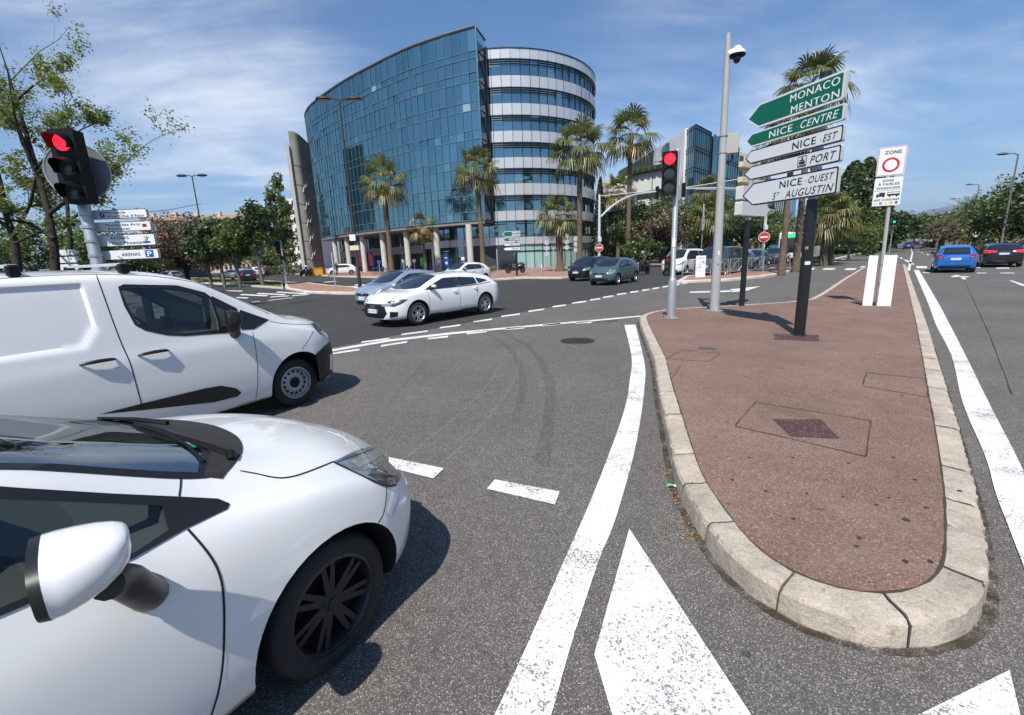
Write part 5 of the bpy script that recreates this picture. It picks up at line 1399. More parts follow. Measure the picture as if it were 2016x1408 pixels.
b = MB(); nc.ribbon(b, Z4([(1466, 291), (1530, 322), (1600, 356), (1660, 382), (1710, 397), (1745, 392)]), 'P', .012, .005, mirror=True); b.build('headlight_edge', TRIM, hls[0])
nc.patch('lamp_bowl', Z4([(1620, 350), (1660, 300), (1700, 272), (1735, 275), (1757, 300), (1764, 345), (1752, 378), (1712, 390), (1665, 375)]), 'P', LAMPD, .0055, 4, mirror=True, parent=hls[0])
b = MB(); nc.ribbon(b, Z4([(1655, 325), (1672, 308), (1690, 320), (1715, 350), (1735, 350)]), 'P', .012, .009, mirror=True); nc.ribbon(b, Z4([(1480, 292), (1560, 262), (1640, 232), (1690, 222)]), 'P', .010, .007, mirror=True); nc.ribbon(b, Z4([(1500, 300), (1600, 330), (1700, 300)]), 'P', .005, .007, mirror=True); b.build('lamp_chrome', CHROME, hls[0])
b = MB()
nc.patch('indicator', Z4([(1540, 290), (1640, 245), (1690, 235), (1700, 260), (1640, 290), (1590, 325)]), 'P', mat('lamp_reflector', (.55, .58, .60), .18, .5, coat=1.0), .0052, 4, mirror=True, parent=hls[0])
b = MB(); nc.ribbon(b, Z4([(1763, 440), (1752, 480), (1727, 535), (1705, 520)]), 'P', .014, .003, mirror=True, smooth=False); b.build('bumper_light_strip', mat('drl_pale', (.62, .64, .66), .3), nc.root)
# front grille, bumper intake, plate
nc.patch('grille', [(-.40, .60), (.40, .60), (.42, .66), (.25, .69), (-.25, .69), (-.42, .66)], 'F', TRIM, .004, .03)
nc.patch('air_intake', [(-.42, .27), (.42, .27), (.46, .36), (.40, .44), (-.40, .44), (-.46, .36)], 'F', TRIM, .004, .03)
nc.plate('F', 0, .51)
nc.patch('tail_light', [(-2.95, .80), (-2.90, 1.05), (-3.05, 1.0), (-3.12, .82)], 'R', TAIL, .004, .03, mirror=True)
nc.patch('rear_window', [(-.45, 1.05), (.45, 1.05), (.42, 1.30), (-.42, 1.30)], 'B', GLASSD, .005, .05)
nc.plate('B', 0, .72)
for x in (0, -2.59):
    for y in (.775, -.775): nc.wheel(x, y-.10*(1 if y > 0 else -1), .315, .20, .222, 'pair', ALLOYB, 14)
# mirrors, in two tones with an indicator strip
nc.mirror(-.80, .905, 1.15, sc=.86, L=.23, D=.185, Hh=.195, stalk=False, toe=.32)
sp0 = nc.proj('P', 283, 1166)[0]
for sg in (1, -1):
    m_ = Vector((1, -sg, 1)); P_ = [Vector((sp0.x+.01, sp0.y+.03, sp0.z)), Vector((sp0.x, sp0.y-.03, sp0.z+.005)), Vector((-.735, -.955, 1.045)), Vector((-.775, -1.0, 1.075))]
    b = MB(); b.tube(smooth_path([Vector((q.x*m_.x, q.y*m_.y, q.z)) for q in P_], 5), [.05]*5+[.046]*5+[.04]*6, 12); b.build('mirror_stalk', TRIM, nc.root, smooth=True)
nc.handle(-1.35, .84); nc.handle(-2.3, .86)
# cabin
b = MB(); b.box((-1.5, 0, .42), (2.0, 1.3, .06)); b.box((-.55, 0, .86), (.55, 1.2, .22), 0, 0, .05); b.build('dashboard', INT, nc.root)
for x in (-1.35,):
    for y in (.36, -.36):
        b = MB(); b.box((x, y, .60), (.52, .50, .18), 0, 0, .06); b.box((x-.28, y, .92), (.16, .48, .62), 0, 0, .06); b.box((x-.32, y, 1.31), (.09, .25, .16), 0, 0, .04); b.build('seat', SEATM, nc.root, smooth=True)
b = MB(); b.box((-2.4, 0, .80), (.2, 1.2, .8), 0, 0, .06); b.build('rear_seat', SEATM, nc.root)
b = MB(); b.lathe([(.175, -.012), (.19, 0), (.175, .012), (.16, 0), (.175, -.012)], (0, 0, 0), 'x', 24); b.box((0, 0, 0), (.03, .33, .05)); o = b.build('steering_wheel', INT, nc.root, smooth=True); o.location = (-.88, .36, .98); o.rotation_euler[1] = rad(-25)
# --- white panel van behind it
Hv = gp(583, 753, .32); psi = 30.0; hd = yawv(psi); lf_ = Vector((-hd.y, hd.x, 0))
O_ = Hv+lf_*.79; O_.z = 0
def panel_recess(x, z):
    if x > -1.80 or x < -3.45 or z < 1.05 or z > 1.80: return 0
    d = min(-1.90-x, x+3.32, 1.745-z, z-1.185)
    d = min(d, ((-1.90-x)*.80+(z-1.185)*.6)-.10)
    t = min(1, max(0, (d+.012)/.036)); return .026*t*t*(3-2*t)
sp = dict(x=(-3.50, .80), bulge=(.03, .07), smooth=2, ksub=3, emboss=panel_recess,
    z0=[(-3.5, .30), (-3.0, .24), (.3, .22), (.6, .22), (.80, .26)],
    W=[(-3.5, .82), (-3.4, .885), (-3.0, .915), (-2, .925), (0, .925), (.22, .915), (.42, .87), (.58, .79), (.70, .68), (.77, .56), (.80, .48)],
    zm=[(-3.5, .70), (-1, .66), (.2, .66), (.80, .55)],
    zb=[(-3.5, 1.12), (-1.7, 1.13), (-.5, 1.11), (-.1, 1.07), (.25, .98), (.5, .90), (.7, .82), (.80, .76)],
    wb=[(-3.5, .03), (-1, .045), (.2, .055), (.80, .04)],
    yr=[(-3.5, .68), (-3.2, .74), (-1.3, .745), (-.96, .735), (-.61, .75), (-.14, .775), (.05, .78), (.3, .74), (.5, .66), (.68, .54), (.80, .40)],
    zr=[(-3.5, 1.66), (-3.38, 1.75), (-3.0, 1.79), (-1.76, 1.80), (-1.27, 1.755), (-.96, 1.685), (-.61, 1.50), (-.14, 1.235), (.05, 1.135), (.3, 1.07), (.5, 1.01), (.68, .93), (.76, .87), (.80, .82)],
    zt=[(-3.5, 1.72), (-3.38, 1.81), (-3.0, 1.86), (-1.9, 1.87), (-1.3, 1.835), (-1.05, 1.785), (-.55, 1.53), (-.02, 1.24), (.08, 1.195), (.35, 1.155), (.58, 1.09), (.70, 1.03), (.77, .96), (.80, .90)])
vn = Car('van', 'white panel van with black door moulding and roof bars waiting beside the hatchback', 'van', O_, psi, WHITEP, sp, nx=250)
vn.root.name = 'panel_van'
V3 = lambda L: [(a/2.88, 480+b/2.88) for a, b in L]
vn.arch(.0, .405, .335, .42); vn.arch(-2.785, .40, .335, .42)
pane = V3([(688, 268), (715, 248), (980, 250), (1110, 275), (1185, 308), (1232, 440), (1238, 488), (1050, 507), (950, 502), (835, 480), (780, 452), (722, 352)])
qpane = V3([(1208, 322), (1330, 384), (1345, 425), (1340, 470), (1262, 484), (1250, 450)])
for P_ in (pane, qpane): vn.hole(P_, 'P', 2.4, False, axis=(0, 1, 0))
wst = [(-.10, 0), (-.13, -.35), (-.26, -.665), (-.62, -.66), (-1.02, -.62), (-1.12, -.3), (-1.14, 0), (-1.12, .3), (-1.02, .62), (-.62, .66), (-.26, .665), (-.13, .35)]
vn.hole(wst, 'T', .42, False, axis=(0, 0, -1))
vn.finish()
for P_ in (pane, qpane): vn.patch('side_window', P_, 'P', GLASSC, .0, 14, mirror=True)
vn.patch('windscreen', wst, 'T', GLASSW, .0, .06)
sm = MB()
vn.ribbon(sm, wst, 'T', .03, .004, closed=True)
sm.build('window_seal', TRIM, vn.root)
vn.ringpatch('window_frame', V3([(668, 245), (700, 230), (1000, 236), (1160, 276), (1203, 308), (1250, 440), (1256, 508), (1050, 524), (950, 520), (825, 494), (764, 462), (702, 350)]), V3([(688, 268), (715, 248), (980, 250), (1110, 275), (1185, 308), (1232, 440), (1238, 488), (1050, 507), (950, 502), (835, 480), (780, 452), (722, 352)]), 'P', TRIM, .004, mirror=True)
vn.ringpatch('window_frame', V3([(1196, 295), (1340, 366), (1362, 425), (1355, 494), (1252, 508), (1240, 450)]), V3([(1208, 322), (1330, 384), (1345, 425), (1340, 470), (1262, 484), (1250, 450)]), 'P', TRIM, .006, mirror=True)
vn.patch('window_frame', V3([(1335, 366), (1525, 432), (1440, 484), (1345, 490), (1352, 430)]), 'P', TRIM, .005, 10, mirror=True)
vn.patch('door_moulding', V3([(505, 976), (810, 903), (1100, 829), (1250, 804), (1335, 818), (1366, 842), (1345, 864), (1180, 905), (810, 942)]), 'P', TRIM, .012, 14, mirror=True)
vn.patch('bumper', V3([(1868, 552), (1890, 600), (1892, 700), (1862, 770), (1812, 786), (1800, 705), (1788, 628)]), 'P', TRIM, .010, 8, mirror=True)
vn.patch('bumper', [(-.62, .27), (.62, .27), (.62, .62), (-.62, .62)], 'F', TRIM, .010, .06)
vn.patch('grille', [(-.45, .66), (.45, .66), (.48, .76), (-.48, .76)], 'F', TRIM, .006, .05)
hl = vn.patch('headlight', V3([(1760, 452), (1800, 447), (1814, 455), (1830, 502), (1820, 517), (1790, 492)]), 'P', LAMPD, .004, 4, mirror=True)
b = MB(); vn.ribbon(b, V3([(1765, 456), (1795, 485), (1818, 508)]), 'P', .012, .007, mirror=True); vn.ribbon(b, V3([(1780, 456), (1808, 462), (1820, 495)]), 'P', .012, .007, mirror=True); b.build('lamp_chrome', LAMPC, hl[0])
sl = MB()
vn.ribbon(sl, V3([(546, 178), (590, 300), (640, 440), (690, 570), (740, 685), (780, 830), (812, 945)]), 'P', .009, .002, mirror=True)
vn.ribbon(sl, V3([(1432, 502), (1450, 600), (1460, 700), (1460, 800), (1450, 880)]), 'P', .007, .002, mirror=True)
vn.ribbon(sl, V3([(1345, 918), (1440, 890), (1505, 876)]), 'P', .007, .002, mirror=True)
vn.ribbon(sl, V3([(1530, 440), (1600, 452), (1700, 458), (1770, 456)]), 'P', .007, .002, mirror=True)
vn.ribbon(sl, V3([(1778, 492), (1750, 545), (1712, 596)]), 'P', .006, .002, mirror=True)
vn.ribbon(sl, V3([(0, 198), (300, 180), (550, 176), (800, 180), (960, 196), (1110, 222), (1250, 275), (1400, 340), (1530, 400)]), 'P', .010, .002, mirror=True)
vn.ribbon(sl, [(-3.42, 1.10), (-2.6, 1.10), (-1.76, 1.10)], 'R', .004, .0015, mirror=True) if False else None
sl.build('shut_lines', SEAM, vn.root)
vn.patch('badge', V3([(1482, 622), (1500, 615), (1520, 622), (1502, 632)]), 'P', CHROME, .003, 4, mirror=True)
for p_ in ((556, 672), (870, 620)):
    l, n_ = vn.proj('P', p_[0]/2.88, 480+p_[1]/2.88); vn.handle(l.x, l.z, TRIM, .26)
vn.mirror(-.77, .93, 1.245, TRIM, 1.0, L=.17, D=.13, Hh=.25)
vn.wheel(0, -.71, .32, .20, .205, 'steel', STEELW, 14, rad(-3)); vn.wheel(0, .71, .32, .20, .205, 'steel', STEELW, 14); vn.wheel(-2.785, -.70, .32, .20, .205, 'steel', STEELW, 14); vn.wheel(-2.785, .70, .32, .20, .205, 'steel', STEELW, 14)
vn.plate('F', 0, .50); vn.plate('B', .25, .75)
vn.patch('tail_light', [(-3.44, .95), (-3.36, .95), (-3.36, 1.35), (-3.44, 1.35)], 'R', TAIL, .004, .04, mirror=True)
# roof bars
def onY(pxy, y):
    d = vn.R @ ray(*pxy); t = (y-vn.cl.y)/d.y; return vn.cl+d*t
for pxy in ((240, 526), (22, 528)):
    q = onY(pxy, -.64); zr_ = vn.proj('T', q.x, -.64)[0].z
    b = MB(); b.box((q.x, 0, zr_+.085), (.07, 1.36, .026), 0, 0, .008); rbar = b.build('roof_bar', mat('bar_aluminium', (.62, .63, .64), .35, .5), vn.root)
    for sg in (1, -1):
        b = MB(); b.box((q.x, sg*.66, zr_+.045), (.085, .07, .10), 0, 0, .015)
        b.build('bar_foot', BLACKPL, rbar)
q = onY((302, 533), 0); zr_ = vn.proj('T', q.x, 0)[0].z
b = MB(); b.tube([(q.x, 0, zr_-.01), (q.x-.30, 0, zr_+.22)], [.008, .004], 6); b.build('aerial', BLACKPL, vn.root)
# cabin
b = MB(); b.box((-.75, 0, 1.03), (.55, 1.5, .18), 0, 0, .05); b.box((-.98, -.02, 1.2), (.03, .3, .2), 0, 0, .008); b.build('dashboard', INT, vn.root)
for y in (.42, -.42):
    b = MB(); b.box((-1.45, y, .9), (.5, .5, .4), 0, 0, .08); b.box((-1.70, y, 1.18), (.14, .46, .5), rad(0), 0, .06); b.box((-1.72, y, 1.50), (.08, .24, .16), 0, 0, .04); b.build('seat', SEATM, vn.root, smooth=True)
b = MB(); b.lathe([(.18, -.014), (.195, 0), (.18, .014), (.165, 0), (.18, -.014)], (0, 0, 0), 'x', 24); b.box((0, 0, 0), (.03, .33, .06)); o = b.build('steering_wheel', INT, vn.root, smooth=True); o.location = (-1.08, .42, 1.16); o.rotation_euler[1] = rad(-28)
b = MB(); b.box((-.93, 0, 1.66), (.06, .20, .08), 0, 0, .015); b.build('rear_view_mirror', BLACKPL, vn.root)
# --- archetypes for the other vehicles; every further one is a copy with its own paint
def gspec(L, Wd, Hh, wb, fo, hz, nz, cx, wx, rx, bz, tg=.12, belt=.93, sl=.05, blg=.06):
    w = Wd/2; xf = fo-blg; xr = -(L-fo)+.04; bh = belt
    lo = .20
    return dict(x=(xr, xf), bulge=(.04, blg), smooth=2,
        z0=[(xr, lo+.12), (xr+.35, lo), (xf-.3, lo), (xf, lo+.03)],
        W=[(xr, w*.80), (xr+.10, w*.90), (xr+.35, w*.975), (-wb*.6, w), (0, w), (xf-.45, w*.97), (xf-.25, w*.89), (xf-.12, w*.78), (xf-.04, w*.66), (xf, w*.56)],
        zm=[(xr, .66), (-wb*.5, .62), (0, .63), (xf, .48)],
        zb=[(xr, bz-.06), (xr+.3, bh+.03), (-wb, bh+.02), (cx-.5, bh), (cx, hz-.06), (cx*.3+xf*.5, hz-.13), (xf-.15, nz-.02), (xf, nz-.07)],
        wb=[(xr, .03), (-1, .05), (xf, .035)],
        yr=[(xr, w*.62), (rx, w*.74), (wx, w*.74), (cx-.1, w*.82), (cx+.25, w*.80), (xf-.25, w*.62), (xf, w*.42)],
        zr=[(xr, bz-.03), (xr+tg, bz+.05), (rx-.06, Hh-.17-sl), (rx+.25, Hh-.11-sl), ((rx+wx)/2, Hh-.075), (wx, Hh-.11), ((wx+cx)/2, (Hh+hz)/2-.07), (cx, hz-.035), (cx*.4+xf*.4, hz-.085), (xf-.12, nz+.02), (xf, nz-.03)],
        zt=[(xr, bz), (xr+tg, bz+.09), (rx-.02, Hh-.06-sl), (rx+.3, Hh-.015-sl*.7), ((rx+wx)/2, Hh), (wx, Hh-.04), ((wx+cx)/2, (Hh+hz)/2+.005), (cx, hz), (cx+.1, hz-.012), (cx*.4+xf*.4, hz-.04), (xf-.10, nz+.06), (xf, nz)])
def shear_win(pts, r=.05): return rounded(pts, r, 3)
def dress(c, g, wheels=('spoke', ALLOY, 10), R=.31, plate='GA 102 QT', nose='hatch', rear=True, lamps=None, seams=True, mirr=None, handles=True, tail=TAIL):
    "windows, lamps, seams, wheels of a parked or passing car; g: the gspec numbers"
    L, Wd, Hh, wb, fo, hz, nz, cx, wx, rx, bz = g[:11]; w = Wd/2; belt = c.sp['zb'][3][1] if False else g[12] if len(g) > 12 else .93
    xr = c.sp['x'][0]; xf = c.sp['x'][1]; bt = belt+.035; tp = Hh-.15; sl = .0 if Hh > 1.7 else .045
    sc = (cx-wx)
    zA = lambda x: hz-.07+(x-cx)/(wx-cx)*(Hh-.12-(hz-.07))-.045
    f0 = cx-.32; mid = (wx-.62); b1 = mid-.82; q1 = rx+.02
    zA1 = min(tp, zA(wx-.0))
    fw = shear_win([(f0, bt), (mid+.03, bt+.005), (mid+.03, tp), (wx-.12, tp-.005), ((f0+wx)/2-.03, zA((f0+wx)/2))])
    rwn = shear_win([(mid-.05, bt+.005), (b1, bt+.025), (b1+.03, tp-.03-sl*.6), (mid-.05, tp)])
    c.patch('side_window', fw, 'R', GLASSD, .005, .07, mirror=True)
    c.patch('side_window', rwn, 'R', GLASSD, .005, .07, mirror=True)
    if q1 < b1-.18: c.patch('quarter_window', shear_win([(b1-.05, bt+.03), (q1+.10, bt+.085), (q1+.22, tp-.10-sl), (b1-.02, tp-.035-sl*.6)]), 'R', GLASSD, .005, .07, mirror=True)
    fr = MB()
    c.ribbon(fr, [(f0+.06, bt-.012), (mid, bt-.012), (b1, bt+.0), (q1, bt+.035)], 'R', .02, .006, mirror=True)
    c.ribbon(fr, [(mid-.01, bt), (mid-.01, tp)], 'R', .075, .0045, mirror=True)
    fr.build('window_trim', TRIM, c.root)
    yw = w*.76; c.patch('windscreen', shear_win([(cx-.06, -.25), (cx-.15, -yw*.80), (cx-.24, -yw*.96), ((cx+wx)/2, -yw*.93), (wx+.03, -yw*.88), (wx-.02, -.2), (wx-.02, .2), (wx+.03, yw*.88), ((cx+wx)/2, yw*.93), (cx-.24, yw*.96), (cx-.15, yw*.80), (cx-.06, .25)], .04), 'T', GLASSD, .005, .1)
    if rear:
        yk = w*.60; c.patch('rear_window', shear_win([(-yk*1.05, bz+.05), (yk*1.05, bz+.05), (yk*.95, Hh-.15), (-yk*.95, Hh-.15)], .08), 'B', GLASSD, .006, .07)
        c.plate('B', 0, bz-.18, text=plate); 
        rd = MB(); 
        for L_ in ([(-w*.62, bz-.34), (w*.62, bz-.34)], [(-w*.62, bz-.34), (-w*.62, bz+.02)], [(w*.62, bz-.34), (w*.62, bz+.02)]): c.ribbon(rd, L_, 'B', .012, .003)
        rd.build('tailgate_seam', SEAM, c.root)
        c.patch('rear_bumper', [(-w*.72, .30), (w*.72, .30), (w*.74, .40), (-w*.74, .40)], 'B', TRIM, .006, .08)
    tl_ = [(w*.42, bz-.18), (w*.86, bz-.20), (w*.88, bz+.0), (w*.80, bz+.08), (w*.60, bz+.02)] if lamps is None else lamps
    c.patch('tail_light', shear_win(tl_, .03), 'B', tail, .006, .05, mirror=True)
    # front
    if nose == 'grille6':
        c.patch('grille', [(-.42, .28), (.42, .28), (.55, .42), (.48, .67), (-.48, .67), (-.55, .42)], 'F', mat('grille_mesh', (.008, .008, .009), .45, vary=.5, vscale=60), .008, .06)
        c.patch('air_intake', [(.60, .30), (.76, .33), (.79, .45), (.64, .47)], 'F', TRIM, .008, .04, mirror=True)
        c.patch('headlight', shear_win([(xf-.08, .60), (xf-.10, .73), (xf-.36, .785), (xf-.56, .765), (xf-.32, .665), (xf-.20, .60)], .02), 'R', LAMPD, .005, .04, mirror=True)
        c.patch('headlight_inner', shear_win([(.42, .60), (.66, .62), (.68, .70), (.44, .68)], .02), 'F', LAMPC, .006, .03, mirror=True)
        c.patch('lamp_bowl', shear_win([(xf-.14, .66), (xf-.15, .72), (xf-.34, .765), (xf-.30, .715)], .02), 'R', LAMPC, .008, .04, mirror=True)
        rg = MB()
        for k in range(4):
            l, n_ = c.proj('F', -.09+.06*k, .60); rg.lathe([(.030, .014), (.036, .018), (.042, .014), (.036, .010)], l+Vector((0, 0, 0)), 'x', 14, close=True)
        rg.build('grille_rings', CHROME, c.root, smooth=True)
        c.plate('F', 0, .47, text=plate, off=.02)
    else:
        c.patch('grille', shear_win([(-w*.42, nz-.16), (w*.42, nz-.16), (w*.46, nz-.06), (-w*.46, nz-.06)], .02), 'F', TRIM, .006, .05)
        c.patch('air_intake', shear_win([(-w*.62, .27), (w*.62, .27), (w*.55, .40), (-w*.55, .40)], .03), 'F', TRIM, .006, .06)
        c.patch('headlight', shear_win([(xf-.12, nz-.14), (xf-.13, nz-.01), (xf-.34, nz+.10), (xf-.46, nz+.085), (xf-.36, nz-.04)], .03), 'R', LAMPC, .005, .04, mirror=True)
        c.patch('headlight_inner', shear_win([(w*.52, nz-.14), (w*.80, nz-.13), (w*.80, nz-.01), (w*.56, nz-.03)], .03), 'F', LAMPC, .006, .04, mirror=True)
        c.plate('F', 0, nz-.24, text=plate, off=.015)
        l, n_ = c.proj('F', 0, nz-.10); b = MB(); b.lathe([(0, .02), (.05, .02), (.06, .01)], l, 'x', 14); b.build('emblem', CHROME, c.root)
    if seams:
        s_ = MB(); zlo = .34
        c.ribbon(s_, [(f0-.02, bt-.02), (f0-.06, .7), (f0-.05, zlo)], 'R', .010, .002, mirror=True)
        c.ribbon(s_, [(mid-.02, bt-.02), (mid, .7), (mid-.02, zlo)], 'R', .010, .002, mirror=True)
        c.ribbon(s_, [(b1+.0, bt-.0), (b1+.02, .85), (-wb+.40, .62)], 'R', .010, .002, mirror=True)
        c.ribbon(s_, [(cx+.02, w*.74), (xf-.36, w*.60), (xf-.12, w*.46)], 'T', .010, .002, mirror=True)
        s_.build('shut_lines', SEAM, c.root)
    sk = MB(); c.ribbon(sk, [(-.42, .26), (-1.2, .25), (-wb+.42, .26)], 'R', .07, .006, mirror=True); sk.build('side_sill', TRIM, c.root)
    for x in (0, -wb):
        for sg in (1, -1): c.wheel(x, sg*(w-.125), R, .20, R*.66, wheels[0], wheels[1], wheels[2])
    c.mirror(cx-.52, w-.02, bt+.07, mirr, .82)
    if handles:
        c.handle(mid+.18, bt-.13, c.paint if handles is True else handles, .17); c.handle(b1+.13, bt-.10, c.paint if handles is True else handles, .17)
def newcar(name, label, g, px_rear, px_front, paint, R=.31, kw=None, nx=80, group=None, loc=None, psi=None, side=-1, **dk):
    "placed from the contact points of its two wheels on the seen side"
    wb, w = g[3], g[1]/2
    if loc is None:
        A_, B_ = gp(*px_front), gp(*px_rear); d = (A_-B_).normalized(); psi = math.degrees(math.atan2(d.x, d.y))
        lf = Vector((-d.y, d.x, 0)); loc = (A_+B_)/2+d*(wb/2)+lf*(-side)*(w-.04); loc.z = 0
    c = Car(name, label, 'car', loc, psi, paint, gspec(*g, **(kw or {})), nx, group)
    c.arch(0, R+.055, R+.012, .30); c.arch(-wb, R+.05, R+.012, .30); c.finish()
    dress(c, g, R=R, **dk); return c
G1 = 'cars crossing the junction'
gA = (4.48, 1.83, 1.42, 2.74, .90, .985, .73, -.02, -.98, -3.10, 1.0, .09, .955, .07)
audi = newcar('hatchback_car', 'white five door hatchback with large black grille turning in the middle of the junction', gA, (960, 617.5), (822, 641.5), WHITEP, .335, wheels=('pair', ALLOY, 10), nose='grille6', side=1, group=G1, nx=110, plate='GA 102 QT')
gS = (4.05, 1.70, 1.46, 2.45, .82, .98, .74, .10, -.84, -2.45, .99, .17, .95)
def P_(name, col, metal=.35, rough=.32): return car_paint(name+'_paint', col, metal, rough)
seat = newcar('hatchback_car', 'silver blue hatchback half hidden behind the white five door hatchback', gS, None, None, P_('silver_blue', (.30, .36, .46)), .31, loc=gp(716, 604)+Vector((0, 0, 0)), psi=180+38, group=G1, plate='BX 416 KD')
seat.root.location = Vector((-5.0, 17.6, 0)) 
gW = (3.95, 1.70, 1.51, 2.43, .78, 1.0, .76, .14, -.74, -2.55, 1.02, .13, .98)
swift = newcar('hatchback_car', 'grey green small hatchback waiting in the junction before the pavement palms', gW, (1254, 554.5), (1213, 561.5), P_('grey_green', (.075, .135, .140)), .31, side=1, group=G1, plate='DK 288 NW')
gQ = (4.35, 1.82, 1.60, 2.62, .88, 1.06, .82, .28, -.60, -2.95, 1.05, .12, 1.0)
suv = newcar('suv', 'black crossover car partly behind the grey green hatchback', gQ, None, None, P_('deep_black', (.008, .009, .013), .2), .345, loc=gp(1130, 556), psi=180+40, group=G1, plate='EV 731 LC', handles=BLACKP)
suv.root.location = gp(1142, 553)+yawv(40)*.3
gB = (4.00, 1.74, 1.48, 2.47, .80, .99, .76, .18, -.74, -2.66, .93, .16, .96)
blue = newcar('hatchback_car', 'bright blue hatchback seen from behind on the main road', gB, None, None, P_('bright_blue', (.015, .15, .52), .3), .31, loc=Vector((0, 0, 0)), psi=RY, group='cars driving away on the main road', plate='CT 580 VX', lamps=[(.46, .80), (.78, .78), (.80, .98), (.64, .99), (.48, .90)])
br = (gp(1838, 536)+gp(1920, 537))/2
blue.root.location = br+yawv(RY-1.0)*2.45
gK = (4.70, 1.84, 1.46, 2.86, .92, 1.0, .78, .22, -.82, -3.15, 1.0, .18, .97)
wag = newcar('estate_car', 'black estate car with lit red tail lamps beside the bright blue hatchback', gK, None, None, P_('gloss_black', (.010, .009, .011), .2), .34, loc=Vector((0, 0, 0)), psi=RY, group='cars driving away on the main road', plate='FH 149 BZ', tail=TAILON, lamps=[(.30, .92), (.84, .86), (.86, 1.02), (.62, 1.04), (.34, 1.0)])
wag.root.location = gp(1972, 527)+yawv(RY)*3.75
PK = {k: P_(k, c_, m_) for k, (c_, m_) in dict(silver=((.48, .49, .50), .6), graphite=((.07, .075, .085), .5), dark_blue=((.014, .024, .075), .4), red_dark=((.16, .012, .02), .3), navy=((.010, .015, .035), .3), pearl=((.62, .63, .64), .2), royal=((.012, .045, .20), .3), sand=((.30, .26, .20), .4)).items()}
PK['white'] = WHITEP
def clone(src, name, label, loc, psi, paint, group, scale=None, cat=None):
    r = copy_thing(src, loc, rad(90-psi), label, group, scale); r.name = name
    if cat: r['category'] = cat
    paint_copy(r, PK[paint]); return r
# small white car behind the two crossing ones
clone(swift.root, 'hatchback_car', 'white hatchback of which only roof and windows show behind the white five door hatchback', gp(893, 560), 180+42, 'white', G1)
# vans
gV = (4.35, 1.82, 1.86, 2.75, .84, 1.12, .86, .30, -.62, -3.40, 1.1, .06, 1.08)
def newvan(name, label, g, loc, psi, paint, group, R=.32):
    c = Car(name, label, 'van', loc, psi, paint, gspec(*g), 80, group)
    c.arch(0, R+.06, R+.012, .30); c.arch(-g[3], R+.055, R+.012, .30); c.finish()
    dress(c, g, R=R, wheels=('steel', STEELW, 12), mirr=TRIM, handles=TRIM); return c
G2 = 'vehicles queuing beyond the slip lane'
wvan = newvan('van', 'white van at the head of the queue beside the pedestrian barrier', gV, gp(1305, 545), 180+47, WHITEP, G2)
wvan.root.location = gp(1326, 541)+yawv(47)*.2
gT = (4.95, 1.92, 1.92, 3.2, .90, 1.18, .92, .28, -.62, -4.0, 1.1, .05, 1.10)
dvan = newvan('van', 'large dark grey van behind the pedestrian barrier and advert board', gT, gp(1400, 545), 180+45, PK['graphite'], G2)
dvan.root.location = gp(1383, 547)+yawv(45)*1.2
# queue further back, seen between the posts and palm trunks
for nm, src, lab, p_, pa, ps in (
    ('hatchback_car', swift.root, 'silver hatchback in the queue between the barrier posts', (1476, 530), 'silver', 46),
    ('suv', suv.root, 'white crossover in the queue behind the no entry sign', (1500, 531), 'white', 46),
    ('hatchback_car', swift.root, 'dark blue hatchback in the queue right of the no entry sign', (1535, 524), 'navy', 46),
    ('suv', suv.root, 'dark crossover under the palm trunks behind the direction sign', (1572, 519), 'graphite', 44),
    ('hatchback_car', swift.root, 'dark blue hatchback parked left of the bushy palm trunks', (1607, 511), 'dark_blue', 44),
    ('hatchback_car', audi.root, 'white hatchback between the bushy palm and the clipped bush', (1641, 505), 'pearl', 44),
    ('hatchback_car', swift.root, 'black hatchback against the clipped round bush', (1657, 503), 'navy', 44),
    ('hatchback_car', audi.root, 'dark red hatchback glimpsed behind the black sign post', (1590, 513), 'red_dark', 44),
    ('hatchback_car', audi.root, 'silver hatchback far back in the queue by the barrier', (1520, 524), 'sand', 46)):
    clone(src, nm, lab, gp(*p_)-rn*2.4, 180+ps, pa, G2)
# main road ahead
G3 = 'cars driving away on the main road'
def lane_pt(k, s): return kc+ru*s+rn*k
for nm, src, lab, p_, pa, cat in (
    ('hatchback_car', blue.root, 'small dark blue car far ahead in the left lane of the main road', (1788, 491), 'royal', None),
    ('hatchback_car', audi.root, 'low dark blue car far ahead in the middle lane of the main road', (1825, 488), 'dark_blue', None),
    ('suv', suv.root, 'white crossover right of the blue hatchback and beyond the black estate', (1942, 497), 'white', None),
    ('hatchback_car', swift.root, 'white hatchback cut off by the right edge on the main road', (2024, 503), 'white', None),
    ('van', wvan.root, 'white van far ahead on the main road', (1801, 480), 'white', 'van'),
    ('hatchback_car', swift.root, 'dark car far ahead beside the far white van', (1806, 483.0), 'navy', None),
    ('van', wvan.root, 'pale tall van farthest along the main road', (1817, 479.0), 'sand', 'van'),
    ('hatchback_car', swift.root, 'white car far ahead in the right lane', (1815, 483.0), 'white', None),
    ('van', dvan.root, 'grey van far ahead in the right lane', (1830, 478.5), 'pearl', 'van')):
    q = gp(*p_)+ru*1.5; clone(src, nm, lab, Vector((q.x, q.y, 0)), RY, pa, G3, cat=cat)
for lab, p_, pa in (('silver car waiting at the far line beyond the zone sign', (1742, 493), 'silver'), ('dark car behind the silver car at the far line', (1757, 490), 'navy')):
    clone(swift.root, 'hatchback_car', lab, gp(*p_), 180+RY, pa, 'cars coming towards the island')
